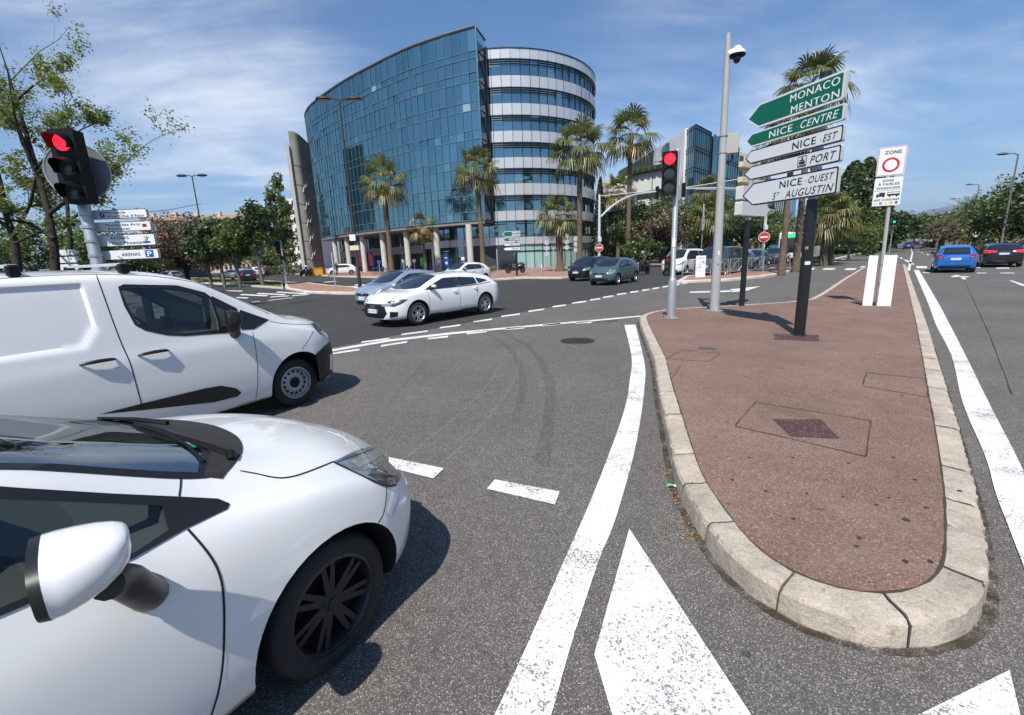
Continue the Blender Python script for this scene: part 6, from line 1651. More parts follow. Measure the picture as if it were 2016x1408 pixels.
# left side street and parked cars by the office
G4 = 'cars in the left side street'
for src, lab, loc, psi, pa in (
    (swift.root, 'white hatchback parked before the office block columns', at(655, 540, 63), 250, 'white'),
    (audi.root, 'silver estate in the side street behind the round trees', at(447, 538, 62), 285, 'silver'),
    (swift.root, 'dark hatchback seen from behind between two round tree trunks', at(487, 539, 55), 330, 'navy'),
    (swift.root, 'white hatchback in the side street right of the dark hatchback', at(501, 533, 74), 320, 'white'),
    (audi.root, 'grey hatchback in the side street just left of the tallest round tree', at(510, 532, 84), 320, 'graphite'),
    (swift.root, 'silver car far left above the panel van bonnet', at(326, 543, 60), 300, 'silver')):
    clone(src, 'hatchback_car', lab, Vector((loc.x, loc.y, 0.0 if loc.y < 58 else .128)), psi, pa, G4)
# ------------------------------------------------------------------ trees, palms, hedges
BARK = mat('dark_bark', (0.030, 0.022, 0.016), 0.95, vary=0.4, vscale=6, bump=0.5, bscale=14)
BARKP = mat('palm_bark', (0.13, 0.095, 0.065), 0.95, vary=0.35, vscale=5, bump=0.6, bscale=22)
BARKG = mat('grey_bark', (0.13, 0.115, 0.095), 0.95, vary=0.3, vscale=5)
L_SPRING = leaf_mat('spring_leaf', (0.075, 0.105, 0.02), (0.32, 0.37, 0.11), .42)
L_DARK = leaf_mat('dark_leaf', (0.023, 0.042, 0.014), (0.106, 0.162, 0.042), .25)
L_MID = leaf_mat('mid_leaf', (0.046, 0.081, 0.021), (0.202, 0.255, 0.064), .30)
L_PINE = leaf_mat('pine_needle', (0.021, 0.034, 0.013), (0.104, 0.127, 0.042), .22)
L_BROWN = leaf_mat('bare_twig', (0.060, 0.044, 0.030), (0.196, 0.157, 0.097), .15)
L_PALM = leaf_mat('palm_leaf', (0.040, 0.060, 0.018), (0.23, 0.24, 0.085), .32)
L_PALMY = leaf_mat('palm_leaf_yellow', (0.07, 0.075, 0.018), (0.30, 0.25, 0.07), .30)
L_DEAD = leaf_mat('dead_frond', (0.11, 0.075, 0.035), (0.30, 0.21, 0.11), .20)
L_POPLAR = leaf_mat('poplar_leaf', (0.046, 0.078, 0.018), (0.195, 0.260, 0.065), .35)
def rvec(r):
    while True:
        v = Vector((r.uniform(-1, 1), r.uniform(-1, 1), r.uniform(-1, 1)))
        if .01 < v.length < 1: return v.normalized()
def leafquad(mb, p, size, r, sh, aspect=.55, up=.0):
    d = rvec(r); d.z = d.z*.6+up; d.normalize(); e = d.cross(rvec(r)).normalized()*size*aspect
    a = p-d*size*.5; mb.add([a, p+e*.5, a+d*size, p-e*.5], [(0, 1, 2, 3)], 0, sh)
def branch_tree(r, trunk, gens=3, spread=.75, twig=.9, nb=(4, 4, 3), up=.25):
    "trunk: list of (point, radius); returns wood MB and list of twig tips (point, direction)"
    wood = MB(); tips = []
    def limb(path, rads, g):
        wood.tube(path, rads, 8 if g == 0 else (6 if g == 1 else 4), cap=True)
        P = path
        if g >= gens: tips.append((P[-1], (P[-1]-P[-2]).normalized())); tips.append((P[len(P)//2], (P[-1]-P[-2]).normalized())); return
        L = sum((P[i+1]-P[i]).length for i in range(len(P)-1))
        for k in range(nb[min(g, len(nb)-1)]):
            f = r.uniform(.30 if g == 0 else .2, 1.0); q = f*(len(P)-1); i = min(int(q), len(P)-2)
            s = P[i].lerp(P[i+1], q-i); d0 = (P[i+1]-P[i]).normalized(); rr = rads[i]*(1-(q-i))+rads[i+1]*(q-i)
            d = (d0*(1-spread*.5)+rvec(r)*spread+Vector((0, 0, up))).normalized(); l = L*r.uniform(.26, .46)*(1.1-.35*f)
            pts = [s]; dd = d.copy()
            for j in range(4):
                dd = (dd+rvec(r)*.22+Vector((0, 0, .05))).normalized(); pts.append(pts[-1]+dd*l/4)
            limb(pts, [rr*.62*(1-.20*j) for j in range(5)], g+1)
        tips.append((P[-1], (P[-1]-P[-2]).normalized()))
    limb([Vector(p) for p, _ in trunk], [q for _, q in trunk], 0)
    return wood, tips
def make_tree(name, label, loc, wood, leaf, bark, lm, cat='tree', group=None, kind=None):
    t = thing(name, label, cat, loc, 0, group)
    wood.build('trunk', bark, t, smooth=True, angle=60); leaf.build('crown', lm, t); return t

# big trees on the left, sparse spring leaf
GL = 'big trees at the left edge'
def spring_tree(label, base, skel, Y, seed, nleaf, sz, lm=L_SPRING, gens=3, nb=(5, 4, 3)):
    skel = [[(a, b, c*.48) for a, b, c in S] for S in skel]
    r = random.Random(seed); B = Vector((base.x, base.y, 0)); wood = MB(); tips = []
    for S in skel:
        path = []
        for k, (x, y, rad_) in enumerate(S):
            p = at(x, y, Y+(k*.25*(1 if S is skel[0] else r.choice((-1, 1))) if k else 0)); path.append((p-B, rad_))
        if S is skel[0]: path.insert(0, (Vector((path[0][0].x-.02, path[0][0].y, -.1)), path[0][1]*1.25))
        w_, t_ = branch_tree(r, path, gens=gens, spread=.72, nb=nb, up=.18)
        wood.v, o = wood.v, len(wood.v)
        wood.add(w_.v, w_.f); tips += t_
    lf_ = MB(); r.shuffle(tips)
    for k in range(nleaf):
        p, d = tips[k % len(tips)]; q = p+rvec(r)*abs(r.gauss(0, sz*2.2))-Vector((0, 0, sz*.3))
        leafquad(lf_, q, sz*r.uniform(.6, 1.4), r, min(1, max(0, r.gauss(.5, .28))))
    return make_tree('broadleaf_tree', label, (B.x, B.y, 0), wood, lf_, BARK, lm, group=GL)
Y1 = 17.0; b1 = at(108, 560, Y1)
spring_tree('tall tree with dark leaning trunk and thin fresh leaves behind the left traffic light', b1, [
    [(112, 575, .30), (106, 480, .27), (96, 420, .21), (80, 360, .19), (62, 300, .16), (45, 240, .12), (30, 190, .08), (12, 130, .05), (-5, 80, .03)],
    [(98, 420, .16), (150, 380, .12), (190, 350, .08), (225, 335, .05), (240, 345, .03)],
    [(30, 200, .09), (70, 165, .06), (100, 150, .04), (140, 180, .025)],
    [(75, 340, .10), (120, 290, .07), (160, 255, .05), (195, 240, .03)],
    [(106, 470, .14), (60, 440, .10), (0, 430, .08), (-60, 400, .05)],
    [(55, 270, .08), (20, 230, .06), (-20, 190, .05)]], Y1, 21, 15000, .085, gens=3, nb=(6, 4, 3))
Y2 = 21.0; b2 = at(30, 560, Y2)
spring_tree('tree with a thick trunk at the left edge of the photo', b2, [
    [(40, 575, .36), (30, 480, .30), (12, 420, .25), (0, 360, .20), (-20, 280, .15), (-40, 200, .10)],
    [(25, 470, .18), (60, 400, .14), (75, 330, .10), (110, 280, .06)],
    [(10, 420, .16), (-40, 370, .12), (-80, 320, .08)], [(28, 480, .12), (70, 460, .1), (110, 455, .06)]], Y2, 22, 11000, .10, gens=3, nb=(6, 4, 3))
Y3 = 30.0; b3 = at(150, 545, Y3)
spring_tree('darker tree standing behind the stack of white direction panels', b3, [
    [(140, 560, .34), (138, 470, .28), (132, 400, .20), (125, 340, .14), (118, 300, .08)],
    [(138, 440, .16), (180, 390, .12), (205, 350, .07)], [(136, 450, .16), (90, 400, .12), (60, 360, .07)]], Y3, 23, 9000, .17, L_MID, gens=3, nb=(6, 4, 3))
def blob_tree(label, loc, hgt, crown, seed, n, sz, lm, bark=BARK, trunk_r=.18, trunk_h=None, name='broadleaf_tree', group=None, cone=0.0, gaps=.35, build=True):
    "crown: (centre height, radius xy, radius z); leaf clumps on a lumpy volume, limbs inside"
    r = random.Random(seed); ch, rx_, rz = crown; th_ = trunk_h or ch-rz*.5
    wood = MB(); j = lambda s: Vector((r.uniform(-s, s), r.uniform(-s, s), 0))
    wood.tube([Vector((0, 0, -.1)), j(.1)+Vector((0, 0, th_*.5)), j(.15)+Vector((0, 0, th_)), j(.2)+Vector((0, 0, ch+rz*.5))], [trunk_r*1.15, trunk_r, trunk_r*.8, trunk_r*.25], 8)
    lf_ = MB(); cl = []
    for k in range(int(16+n/160)):
        v = rvec(r); f = r.random()**.5
        z = ch+v.z*max(.3*rz, rz-.22*rx_)*f; tz = (z-(ch-rz))/(2*rz); kx = rx_*(1-cone*tz)
        c = Vector((v.x*kx*f, v.y*kx*f, z)); cl.append((c, r.uniform(.20, .36)*rx_*(1-cone*.5*tz)*r.choice((.7, 1, 1.2)), r.uniform(.15, .85)))
        if k % 2 == 0: wood.tube([Vector((0, 0, th_*r.uniform(.7, 1.0))), (c*.5+Vector((0, 0, th_*.5))), c], [trunk_r*.4, trunk_r*.22, trunk_r*.06], 5)
    for k in range(n):
        c, rr, sh = r.choice(cl); v = rvec(r); v.z *= min(1, .35+.65*rz/rx_); p = c+v*rr*r.uniform(.55, 1.05)
        leafquad(lf_, p, sz*r.uniform(.6, 1.4), r, min(1, max(0, sh+r.gauss(0, .16))))
    return make_tree(name, label, loc, wood, lf_, bark, lm, group=group)
GR = 'round crowned street trees'
rt = []
for k, (x, y, Y, hgt, rxx, lab) in enumerate(((414, 552, 43, 6.2, 2.0, 'round dark street tree with the leftmost pale trunk on the grass refuge'), (441, 552, 42, 6.6, 2.0, 'round street tree second from the left on the grass refuge'), (472, 553, 41, 5.9, 1.9, 'smaller round street tree on the grass refuge left of the tallest one'), (517, 555, 39.5, 8.0, 2.3, 'tallest pointed street tree on the grass refuge'))):
    p = at(x, y, Y); c_ = (hgt*.66, rxx, hgt*.34)
    blob_tree(lab, (p.x, p.y, .1), hgt, c_, 40+k, 5200, .26, L_DARK if k != 2 else L_MID, BARKG, .14, hgt*.33, 'street_tree', GR, cone=.55 if k == 3 else .15)
p = at(370, 545, 55); blob_tree('wide bare brownish bushy tree left of the round street trees', (p.x, p.y, 0), 8.6, (4.6, 4.6, 4.0), 51, 12000, .26, L_BROWN, BARK, .25, 2.0, 'bare_tree')
p = at(567, 535, 95); blob_tree('tall poplar like green tree left of the curved concrete wall', (p.x, p.y, 0), 21, (11.0, 3.6, 9.8), 52, 9000, .5, L_POPLAR, BARKG, .3, 4, 'poplar_tree', cone=.35)
p = at(545, 535, 110); blob_tree('pale green tree behind the poplar like tree', (p.x, p.y, 0), 12, (6, 4.5, 5), 53, 4000, .55, L_POPLAR, BARKG, .3, 4, 'poplar_tree')
for k, (x, Y, h_, rr, lm, lab) in enumerate(((235, 60, 7, 5, L_MID, 'leafy tree behind the lowest white direction panel'), (300, 75, 6, 5, L_DARK, 'dark tree left of the bare brown tree'), (170, 75, 9, 6, L_MID, 'leafy tree far behind the left trunks'), (60, 70, 9, 7, L_DARK, 'dark wide tree far behind the left edge trunks'), (-60, 55, 9, 7, L_MID, 'leafy tree beyond the left edge'), (470, 120, 7, 6, L_DARK, 'dark tree at the end of the left side street'), (540, 100, 5, 5, L_DARK, 'low dark tree before the curved wall'), (405, 110, 7, 6, L_BROWN, 'brown tree at the end of the left side street'))):
    p = at(x, 530, Y); blob_tree(lab, (p.x, p.y, 0), h_*1.2, (h_*.6, rr, h_*.5), 60+k, 5000, .42, lm, BARK, .2, h_*.3, 'broadleaf_tree', 'trees at the end of the left side street')

# fan palms
def frond_fan(mb, o, d, L, r, sh, droop=.5, nl=22, dead=False):
    "one fan leaf: petiole then a drooping fan of narrow leaflets"
    d = d.normalized(); side = d.cross(ZV); side = side.normalized() if side.length > .05 else Vector((1, 0, 0)); upv = side.cross(d).normalized()
    pet = L*.58; tip = o+d*pet-ZV*(pet*pet*.10*droop)
    mb.add([o-side*.03, o+side*.03, tip+side*.02, tip-side*.02], [(0, 1, 2, 3)], 0, sh*.8)
    d2 = (d-ZV*.25*droop).normalized()
    for k in range(nl):
        a = rad(-105+210*k/(nl-1))+r.uniform(-.05, .05); l = L*.60*(1-.25*abs(a)/1.83)*r.uniform(.85, 1.1)
        v = (d2*math.cos(a)+side*math.sin(a)+upv*.12*math.cos(a)).normalized(); w_ = .034*L*.62
        n_ = v.cross(upv).normalized()*w_
        m1 = tip+v*l*.55; m2 = tip+v*l*.85-ZV*l*.24*droop*(1+abs(math.sin(a))); m3 = tip+v*l*.95-ZV*l*.66*droop
        s_ = min(1, max(0, sh+r.gauss(0, .12)))
        mb.add([tip-n_*.25, tip+n_*.25, m1+n_, m1-n_, m2+n_*.6, m2-n_*.6, m3], [(0, 1, 2, 3), (3, 2, 4, 5), (5, 4, 6)], 0, s_)
def fan_palm(label, loc, hgt, seed, R=2.0, tr=.22, nf=34, group=None, yellow=.25, dead=8, lean=.0):
    r = random.Random(seed); t = thing('fan_palm', label, 'palm tree', loc, 0, group)
    w_ = MB(); ph = r.random()*6.28; top = Vector((lean*math.cos(ph), lean*math.sin(ph), hgt)); P = []; Rr = []
    for k in range(25):
        f = k/24; P.append(Vector((top.x*f*f, top.y*f*f, hgt*f-.1*(k == 0)))); Rr.append(tr*(1.35-.5*min(1, f*5)*.7-.12*f)*(1.0+.05*(k % 2))*(1.35 if f > .93 else 1))
    w_.tube(P, Rr, 10); w_.build('trunk', BARKP, t, smooth=True, angle=40)
    c = MB(); y_ = MB(); dd = MB()
    for k in range(nf):
        az = k*2.39996+r.uniform(-.2, .2); el = rad(78-118*(k/nf)**.85+r.uniform(-8, 8))
        d = Vector((math.cos(az)*math.cos(el), math.sin(az)*math.cos(el), math.sin(el)))
        tgt = y_ if (k > nf*.6 and r.random() < yellow) else c
        frond_fan(tgt, top+Vector((0, 0, .1)), d, R*r.uniform(.85, 1.1), r, r.uniform(.25, .75), .35+.9*k/nf)
    for k in range(dead):
        az = r.random()*6.28; el = rad(-62+r.uniform(-15, 10)); d = Vector((math.cos(az)*math.cos(el), math.sin(az)*math.cos(el), math.sin(el)))
        frond_fan(dd, top-Vector((0, 0, .15)), d, R*r.uniform(.55, .8), r, r.uniform(.2, .8), .6, 14)
    c.build('crown', L_PALM, t)
    if y_.v: y_.build('yellowing_fronds', L_PALMY, t)
    if dd.v: dd.build('dead_fronds', L_DEAD, t)
    return t
GP = 'fan palms before the office block'
def pz(x, ytop, Y): return at(x, ytop, Y).z
for k, (xb, xt, yt, Y, R, lab, tr) in enumerate((
    (771, 755, 358, 56, 2.7, 'fan palm standing before the left half of the glass front', .30),
    (952, 943, 335, 53, 2.4, 'fan palm standing before the sharp edge of the glass front', .27),
    (1141, 1138, 290, 52, 2.9, 'tall fan palm standing before the banded drum', .30),
    (1103, 1103, 428, 46, 2.1, 'short fan palm with thick rough trunk before the shop windows', .34),
    (1236, 1241, 268, 62, 3.3, 'tall slender fan palm right of the drum against the sky', .30),
    (1216, 1218, 375, 80, 3.0, 'fan palm in front of the white building terrace', .28))):
    pt_, pb_ = at(xt, yt, Y), at(xb, 530, Y); fan_palm(lab, (pb_.x, pb_.y, .1), pt_.z-.1, 80+k, R*1.12, tr, 25, GP, .35, 9, .25)
p = at(838, 530, 58); t_ = fan_palm('small scruffy half dead palm between two columns', (p.x, p.y, .1), 5.6, 95, 2.0, .13, 14, GP, .9, 22, .5)
for k, (x, Y, yt, R, lab) in enumerate(((1540, 28, 262, 2.0, 'palm with bare grey trunk nearest the no entry sign'), (1567, 31, 170, 2.15, 'palm left of the black sign post whose crown shows above the five panel sign'))):
    p = at(x, 520, Y); fan_palm(lab, (p.x, p.y, .1), pz(1604 if k else 1572, yt, Y), 97+k, R, .17 if k == 0 else .19, 28, 'palms in the grass strip', .3, 14, .1)
for k, (x, Y, h_, lab) in enumerate(((1621, 38, 4.0, 'bushy low palm with skirt of fronds right of the black sign post'), (1634, 41, 3.9, 'bushy low palm just right of its twin in the grass strip'))):
    p = at(x, 505, Y); fan_palm(lab, (p.x, p.y, .1), h_, 101+k, 2.15, .28, 44, 'palms in the grass strip', .75, 26, .1)
# the feather palms on the right
def feather_palm(label, loc, hgt, seed, R=3.2, nf=40):
    r = random.Random(seed); t = thing('feather_palm', label, 'palm tree', loc, 0, 'feather palms on the verge'); w_ = MB(); w_.tube([(0, 0, -.1), (0, 0, hgt)], [.45, .38], 10); w_.build('trunk', BARKP, t, smooth=True); c = MB()
    for k in range(nf):
        az = k*2.39996; el = rad(82-100*(k/nf)); d = Vector((math.cos(az)*math.cos(el), math.sin(az)*math.cos(el), math.sin(el))); side = d.cross(ZV).normalized(); o = Vector((0, 0, hgt)); L = R*r.uniform(.85, 1.1); s0 = r.uniform(.3, .8); prev = o
        for j in range(1, 15):
            f = j/14; p = o+d*L*f-ZV*(L*.42*f*f*(1.1-.3*math.sin(el))); w_ = .42*math.sin(math.pi*min(1, .12+f*.86))*L*.38
            fw = (p-prev).normalized()
            for sg in (1, -1):
                e = p+side*sg*w_+fw*w_*.55-ZV*w_*.45; c.add([prev, prev.lerp(p, .55), e], [(0, 1, 2)], 0, min(1, max(0, s0+r.gauss(0, .1))))
            prev = p
    c.build('crown', L_PALM, t); return t
for k, (x, y, Y, h_, R, lab) in enumerate(((1892, 500, 60, 4.9, 3.4, 'big feather palm above the blue hatchback'), (1850, 500, 80, 2.8, 4.6, 'low feather palm left of the blue hatchback roof'), (1925, 500, 52, 2.0, 3.6, 'low feather palm behind the round road sign'))):
    p = at(x, y, Y); feather_palm(lab, (p.x, p.y, .1), h_, 110+k, R)
# cypress, pines and dark evergreens
def cypress(label, loc, hgt, rr, seed, n=5000, name='cypress_tree', lm=L_DARK, group='cypresses', pw=.7, sz=.30):
    r = random.Random(seed); wood = MB(); wood.tube([(0, 0, -.1), (0, 0, hgt*.9)], [.2, .04], 6); lf_ = MB(); lump = [r.uniform(.75, 1.15) for _ in range(60)]
    for k in range(n):
        z = hgt*r.random()**1.15; f = (1-z/hgt)**pw*min(1, .5+z/hgt*4); a = r.random()*6.283; rad_ = rr*f*lump[int(z/hgt*11)*5+int(a/1.257)]*r.uniform(.72, 1.05)
        leafquad(lf_, Vector((math.cos(a)*rad_, math.sin(a)*rad_, z+.1)), sz*r.uniform(.6, 1.4), r, min(1, max(0, r.gauss(.4, .25))), .5, .55)
    return make_tree(name, label, loc, wood, lf_, BARK, lm, group=group)
p = at(1181, 530, 60); cypress('tall dark cypress between the drum and the white building', (p.x, p.y, .1), at(1181, 352, 60).z, 1.5, 120, 5500)
for k, (x, Y, yt, rr, lab) in enumerate(((1664, 75, 320, 4.6, 'broad dark conifer right of the five panel sign'), (1690, 82, 312, 4.6, 'pointed dark conifer behind the zone sign'), (1715, 90, 345, 4.5, 'dark conifer touching the zone sign post'), (1640, 70, 400, 4.0, 'lower dark conifer behind the bushy palms'))):
    p = at(x, 500, Y); cypress(lab, (p.x, p.y, 0), at(x, yt, Y).z, rr, 125+k, 7500, 'conifer_tree', L_DARK, 'dark conifers along the main road', .55, .55)
GQ_ = 'trees along the main road'
for k, (x, Y, yt, rr, lm, lab, n) in enumerate((
    (1745, 78, 405, 4.2, L_DARK, 'dark round pine behind the green signal', 6000), (1840, 100, 405, 10.5, L_PINE, 'wide umbrella pine left of the big feather palm', 9000),
    (1880, 120, 405, 12, L_PINE, 'wide umbrella pine behind the big feather palm', 8000), (1800, 150, 432, 10, L_PINE, 'distant pine at the vanishing point, right side', 5000),
    (1760, 150, 440, 7, L_DARK, 'distant dark tree at the vanishing point, left side', 4000), (1950, 75, 428, 9.0, L_BROWN, 'reddish bare tree right of the feather palm', 7000),
    (1925, 95, 425, 9, L_PINE, 'pine crown behind the reddish bare tree', 6000), (2035, 42, 335, 5.2, L_DARK, 'tall dark evergreen at the right edge', 11000), (2075, 52, 300, 7, L_DARK, 'dark evergreen beyond the right edge', 6000),
    (1870, 200, 440, 14, L_PINE, 'far pine along the right side of the road', 4000))):
    p = at(x, 470, Y); zt_ = at(x, yt, Y).z; cz = zt_*.56; blob_tree(lab, (p.x, p.y, 0), zt_, (cz, rr, zt_-cz), 140+k, n, .5 if Y > 60 else .34, lm, BARK, .28, cz*.6, 'pine_tree' if lm is L_PINE else 'broadleaf_tree', GQ_)
# clipped bush and shrubs in the grass strip
p = at(1672, 500, 47); blob_tree('clipped flat topped round bush on several stems in the grass strip', (p.x, p.y, .1), 4.2, (2.75, 2.9, 1.25), 160, 9000, .16, L_MID, BARKG, .12, 1.4, 'clipped_bush')
p = at(1708, 505, 60); cypress('thin yellow green young tree right of the clipped bush', (p.x, p.y, .1), 6.5, 1.2, 161, 2200, 'young_tree', L_POPLAR, None, .6, .3)
# planting before the white building
for k, (x, Y, yt, rr, lm, lab) in enumerate(((1268, 66, 372, 4.4, L_MID, 'bushy tree with tangled crown left of the red signal'), (1300, 60, 400, 3.6, L_BROWN, 'tangled brown shrubby tree behind the red signal post'), (1330, 70, 385, 4.6, L_MID, 'leafy tree behind the red signal post'),
    (1375, 74, 390, 5, L_MID, 'leafy tree left of the camera mast'), (1415, 66, 378, 4.2, L_DARK, 'dark round pine right of the camera mast'), (1460, 70, 395, 5, L_DARK, 'dark round pine behind the box panel sign'), (1240, 72, 420, 3, L_MID, 'low tree at the foot of the tall slender palm'),
    (1345, 95, 400, 5, L_DARK, 'dark tree at the foot of the glass corner tower'), (1505, 80, 430, 5, L_MID, 'low tree before the blue building'), (1265, 52, 465, 2.2, L_DARK, 'dark shrub behind the motorcycle'))):
    p = at(x, 510, Y); zt_ = at(x, yt, Y).z; cz = zt_*.58; blob_tree(lab, (p.x, p.y, 0), zt_, (cz, rr, zt_-cz), 170+k, 6500, .34, lm, BARK, .2, cz*.55, 'broadleaf_tree', 'trees before the white building')
for k, (x, Y, yt, lab) in enumerate(((1385, 72, 378, 'fan palm among the trees left of the camera mast'), (1640, 120, 400, 'distant fan palm behind the queue'), (1535, 90, 440, 'low palm before the blue building'), (1398, 60, 425, 'low fan palm just left of the camera mast'))):
    p = at(x, 510, Y); fan_palm(lab, (p.x, p.y, 0), at(x, yt, Y).z, 190+k, 2.8, .28, 30, 'palms before the white building', .3, 6, .2)
# hedges and small plants
hd_ = MB(); r = random.Random(9)
for k in range(2600):
    f = r.random(); p = at(480+f*130, 540, 82+f*4); leafquad(hd_, Vector((p.x+r.uniform(-.5, .5), p.y+r.uniform(-.7, .7), r.uniform(.1, 1.7))), .32, r, r.uniform(.1, .8))
tag(hd_.build('hedge', L_MID), 'low green hedge at the foot of the curved concrete wall', 'hedge')
tf = MB()
for k in range(900):
    p = at(949+r.gauss(0, 4), 540, 50); leafquad(tf, Vector((p.x+r.gauss(0, .5), p.y+r.gauss(0, .5), r.uniform(.1, .8))), .35, r, r.uniform(.2, .9), .25, .8)
tag(tf.build('yucca_tuft', L_PALMY), 'yellowish tuft of spiky leaves at the foot of the palm by the glass edge', 'plant')
# grass blades on the strips
gb_ = MB()
def blades(quad_, n, hh):
    a, b, c, d = quad_
    for k in range(n):
        u_, v_ = r.random(), r.random(); p = (a.lerp(b, u_)).lerp(d.lerp(c, u_), v_); w_ = r.uniform(.02, .05); dx = r.uniform(-.06, .06); an = r.random()*3.14
        gb_.add([Vector((p.x-w_*math.cos(an), p.y-w_*math.sin(an), .125)), Vector((p.x+w_*math.cos(an), p.y+w_*math.sin(an), .125)), Vector((p.x+dx, p.y+dx, .125+hh*r.uniform(.5, 1.4)))], [(0, 1, 2)], 0, r.uniform(.1, .9))
blades([gp(*q) for q in ((1580, 528), (1640, 511), (1630, 502), (1572, 518))], 5000, .08)
blades([gp(*q) for q in ((1645, 510), (1725, 493), (1690, 494), (1632, 501))], 5000, .10)
blades([gp(*q) for q in ((380, 554), (556, 566), (554, 558), (388, 549))], 7000, .08)
tag(gb_.build('grass_blades', leaf_mat('grass_blade', (.06, .07, .02), (.17, .17, .06), .2)), kind='stuff')
# ------------------------------------------------------------------ other street furniture
BRONZE = mat('bronze_lamp_post', (0.045, 0.036, 0.032), 0.5, 0.3)
WPOLE = mat('pale_signal_pole', (0.62, 0.63, 0.64), 0.45, 0.2)
def gz(x, y, z=0): p = gp(x, y, z); return Vector((p.x, p.y, z))
# left traffic light, round sign seen from behind, four white direction panels
LB = at(165, 405, 7.6); LB = Vector((LB.x, LB.y, .12))
lt = thing('traffic_light', 'leaning looking grey post with red signal before a round sign back, left of the photo', 'traffic light', LB)
o0 = -Vector((0, 0, .12))
b = MB(); b.lathe([(.085, 0), (.08, 3.66), (.07, 3.68), (0, 3.68)], n=18); b.build('post', GALV, lt, smooth=True)
LYAW = 86.0; lu = yawv(LYAW); ln = Vector((lu.y, -lu.x, 0))
hd_o = head(lt, (.10, 0, -.14), LYAW, 2.90, .125, 2, .345, .36, hoods=True, dark=LENSOFF2)
b = MB(); dn = Vector((.28, -.96, 0)).normalized(); du = Vector((.96, .28, 0)).normalized(); c0 = Vector((-.03, 0, 3.40-.12))-dn*.11; k_ = 40
b.prism([(.425*math.cos(2*math.pi*j/k_), .425*math.sin(2*math.pi*j/k_)) for j in range(k_)], c0, du, ZV, -dn, .03); rs_ = b.build('round_sign_back', mat('sign_back_grey', (.16, .17, .19), .5, .3), lt, smooth=True)
b = MB(); b.tube([c0+du*(.43*math.cos(2*math.pi*j/k_))+ZV*(.43*math.sin(2*math.pi*j/k_)) for j in range(k_+1)], .012, 6); b.build('rim', GALV, rs_)
Pn = Vector((0, .125, -.12)); pu = Vector((1, 0, 0)); pn = Vector((0, -1, 0))
for (z0, z1_, x1, label, texts, sym) in ((2.67, 2.81, .86, 'white panel reading Métropole Nice Côte d Azur', [('Métropole', .21, .53, 2.748, .040, 0, .012), ('Nice Côte d\'Azur', .23, .83, 2.690, .040, 0, .012)], 'N'),
    (2.47, 2.62, .885, 'white panel reading Musée des Arts Asiatiques', [('Musée des Arts', .17, .73, 2.555, .042, 0, .012), ('Asiatiques', .19, .55, 2.495, .042, 0, .012)], 'M'),
    (2.235, 2.42, .905, 'white panel reading ARENAS Parc Phoenix', [('ARENAS', .20, .50, 2.345, .050, 0, .012), ('Parc Phoenix', .22, .70, 2.265, .050, 0, .012)], 'T'),
    (2.02, 2.18, .915, 'white panel reading ARENAS with blue parking symbol', [('ARENAS', .33, .63, 2.075, .052, 0, .014)], 'P')):
    p = panel(lt, [(-.02, z0), (x1+.02, z0), (x1+.02, z1_), (-.02, z1_)], Pn, pu, pn, .035, SBLACK, WHITES, .009, r=.022); p['label'] = label
    fit_text(p, texts, SBLACK, Pn, pu, pn, off=.0062)
    sy = MB(); zc = (z0+z1_)/2
    def sq(x0, za, x1_, zb, mi, off=.0045): sy.prism([(x0, za), (x1_, za), (x1_, zb), (x0, zb)], Pn+pn*off, pu, ZV, pn, .001, mi)
    if sym == 'N': sq(.115, zc-.045, .195, zc+.04, 0); sy.prism([(.13, zc-.03), (.155, zc+.03), (.165, zc+.03), (.14, zc-.03)], Pn+pn*.006, pu, ZV, pn, .001, 1); sy.prism([(.155, zc+.0), (.18, zc+.03), (.185, zc+.02), (.16, zc-.01)], Pn+pn*.006, pu, ZV, pn, .001, 1)
    if sym == 'M': sq(.765, zc-.02, .835, zc+.03, 2)
    if sym == 'T':
        sy.prism([(.70+.075*math.cos(j*.39)+.075, zc-.04+.018*math.sin(j*.39)) for j in range(16)], Pn+pn*.0045, pu, ZV, pn, .001, 3)
        for a_ in (20, 60, 100, 140, 175): sy.prism([(.775, zc-.03), (.775+.06*math.cos(rad(a_)), zc+.02+.045*math.sin(rad(a_))), (.775+.045*math.cos(rad(a_+14)), zc+.015+.045*math.sin(rad(a_+14)))], Pn+pn*.006, pu, ZV, pn, .001, 4)
    if sym == 'P': sq(.715, zc-.055, .855, zc+.06, 0)
    sy.build('symbol', [SBLUE, WHITES, mat('museum_red', (.22, .015, .02), .5), mat('wave_blue', (.03, .09, .22), .5), mat('palm_green', (.04, .20, .05), .5)], p)
    if sym == 'P': fit_text(p, [('P', .755, .82, zc-.04, .085, 0, .02)], WHITEL, Pn, pu, pn, off=.0075)
    b = MB()
    for x in (.0,): b.lathe([(.082, 0), (.095, 0), (.095, .04), (.082, .04)], (0, 0, zc-.14), n=14)
    for x in (.35, .7): b.box((x, .14, z1_-.12+.01), (.05, .03, .02))
    b.build('clamp', GALV, p)
# small pair of white arrow panels on a low post far behind the van
p0 = at(140, 540, 24); sp_ = thing('direction_sign', 'low post with three small white arrow panels far behind the panel van roof', 'road sign', (p0.x, p0.y, 0)); b = MB(); b.lathe([(.05, 0), (.05, 3.1), (0, 3.1)], n=10); b.build('post', GALV, sp_)
for k in range(3):
    z = 2.72-.36*k; b = MB(); b.prism([(-.35, z), (.55, z), (.8, z+.14), (.55, z+.28), (-.35, z+.28)], (0, -.1, 0), (1, 0, 0), ZV, (0, -1, 0), .06); b.build('panel', WHITES, sp_)

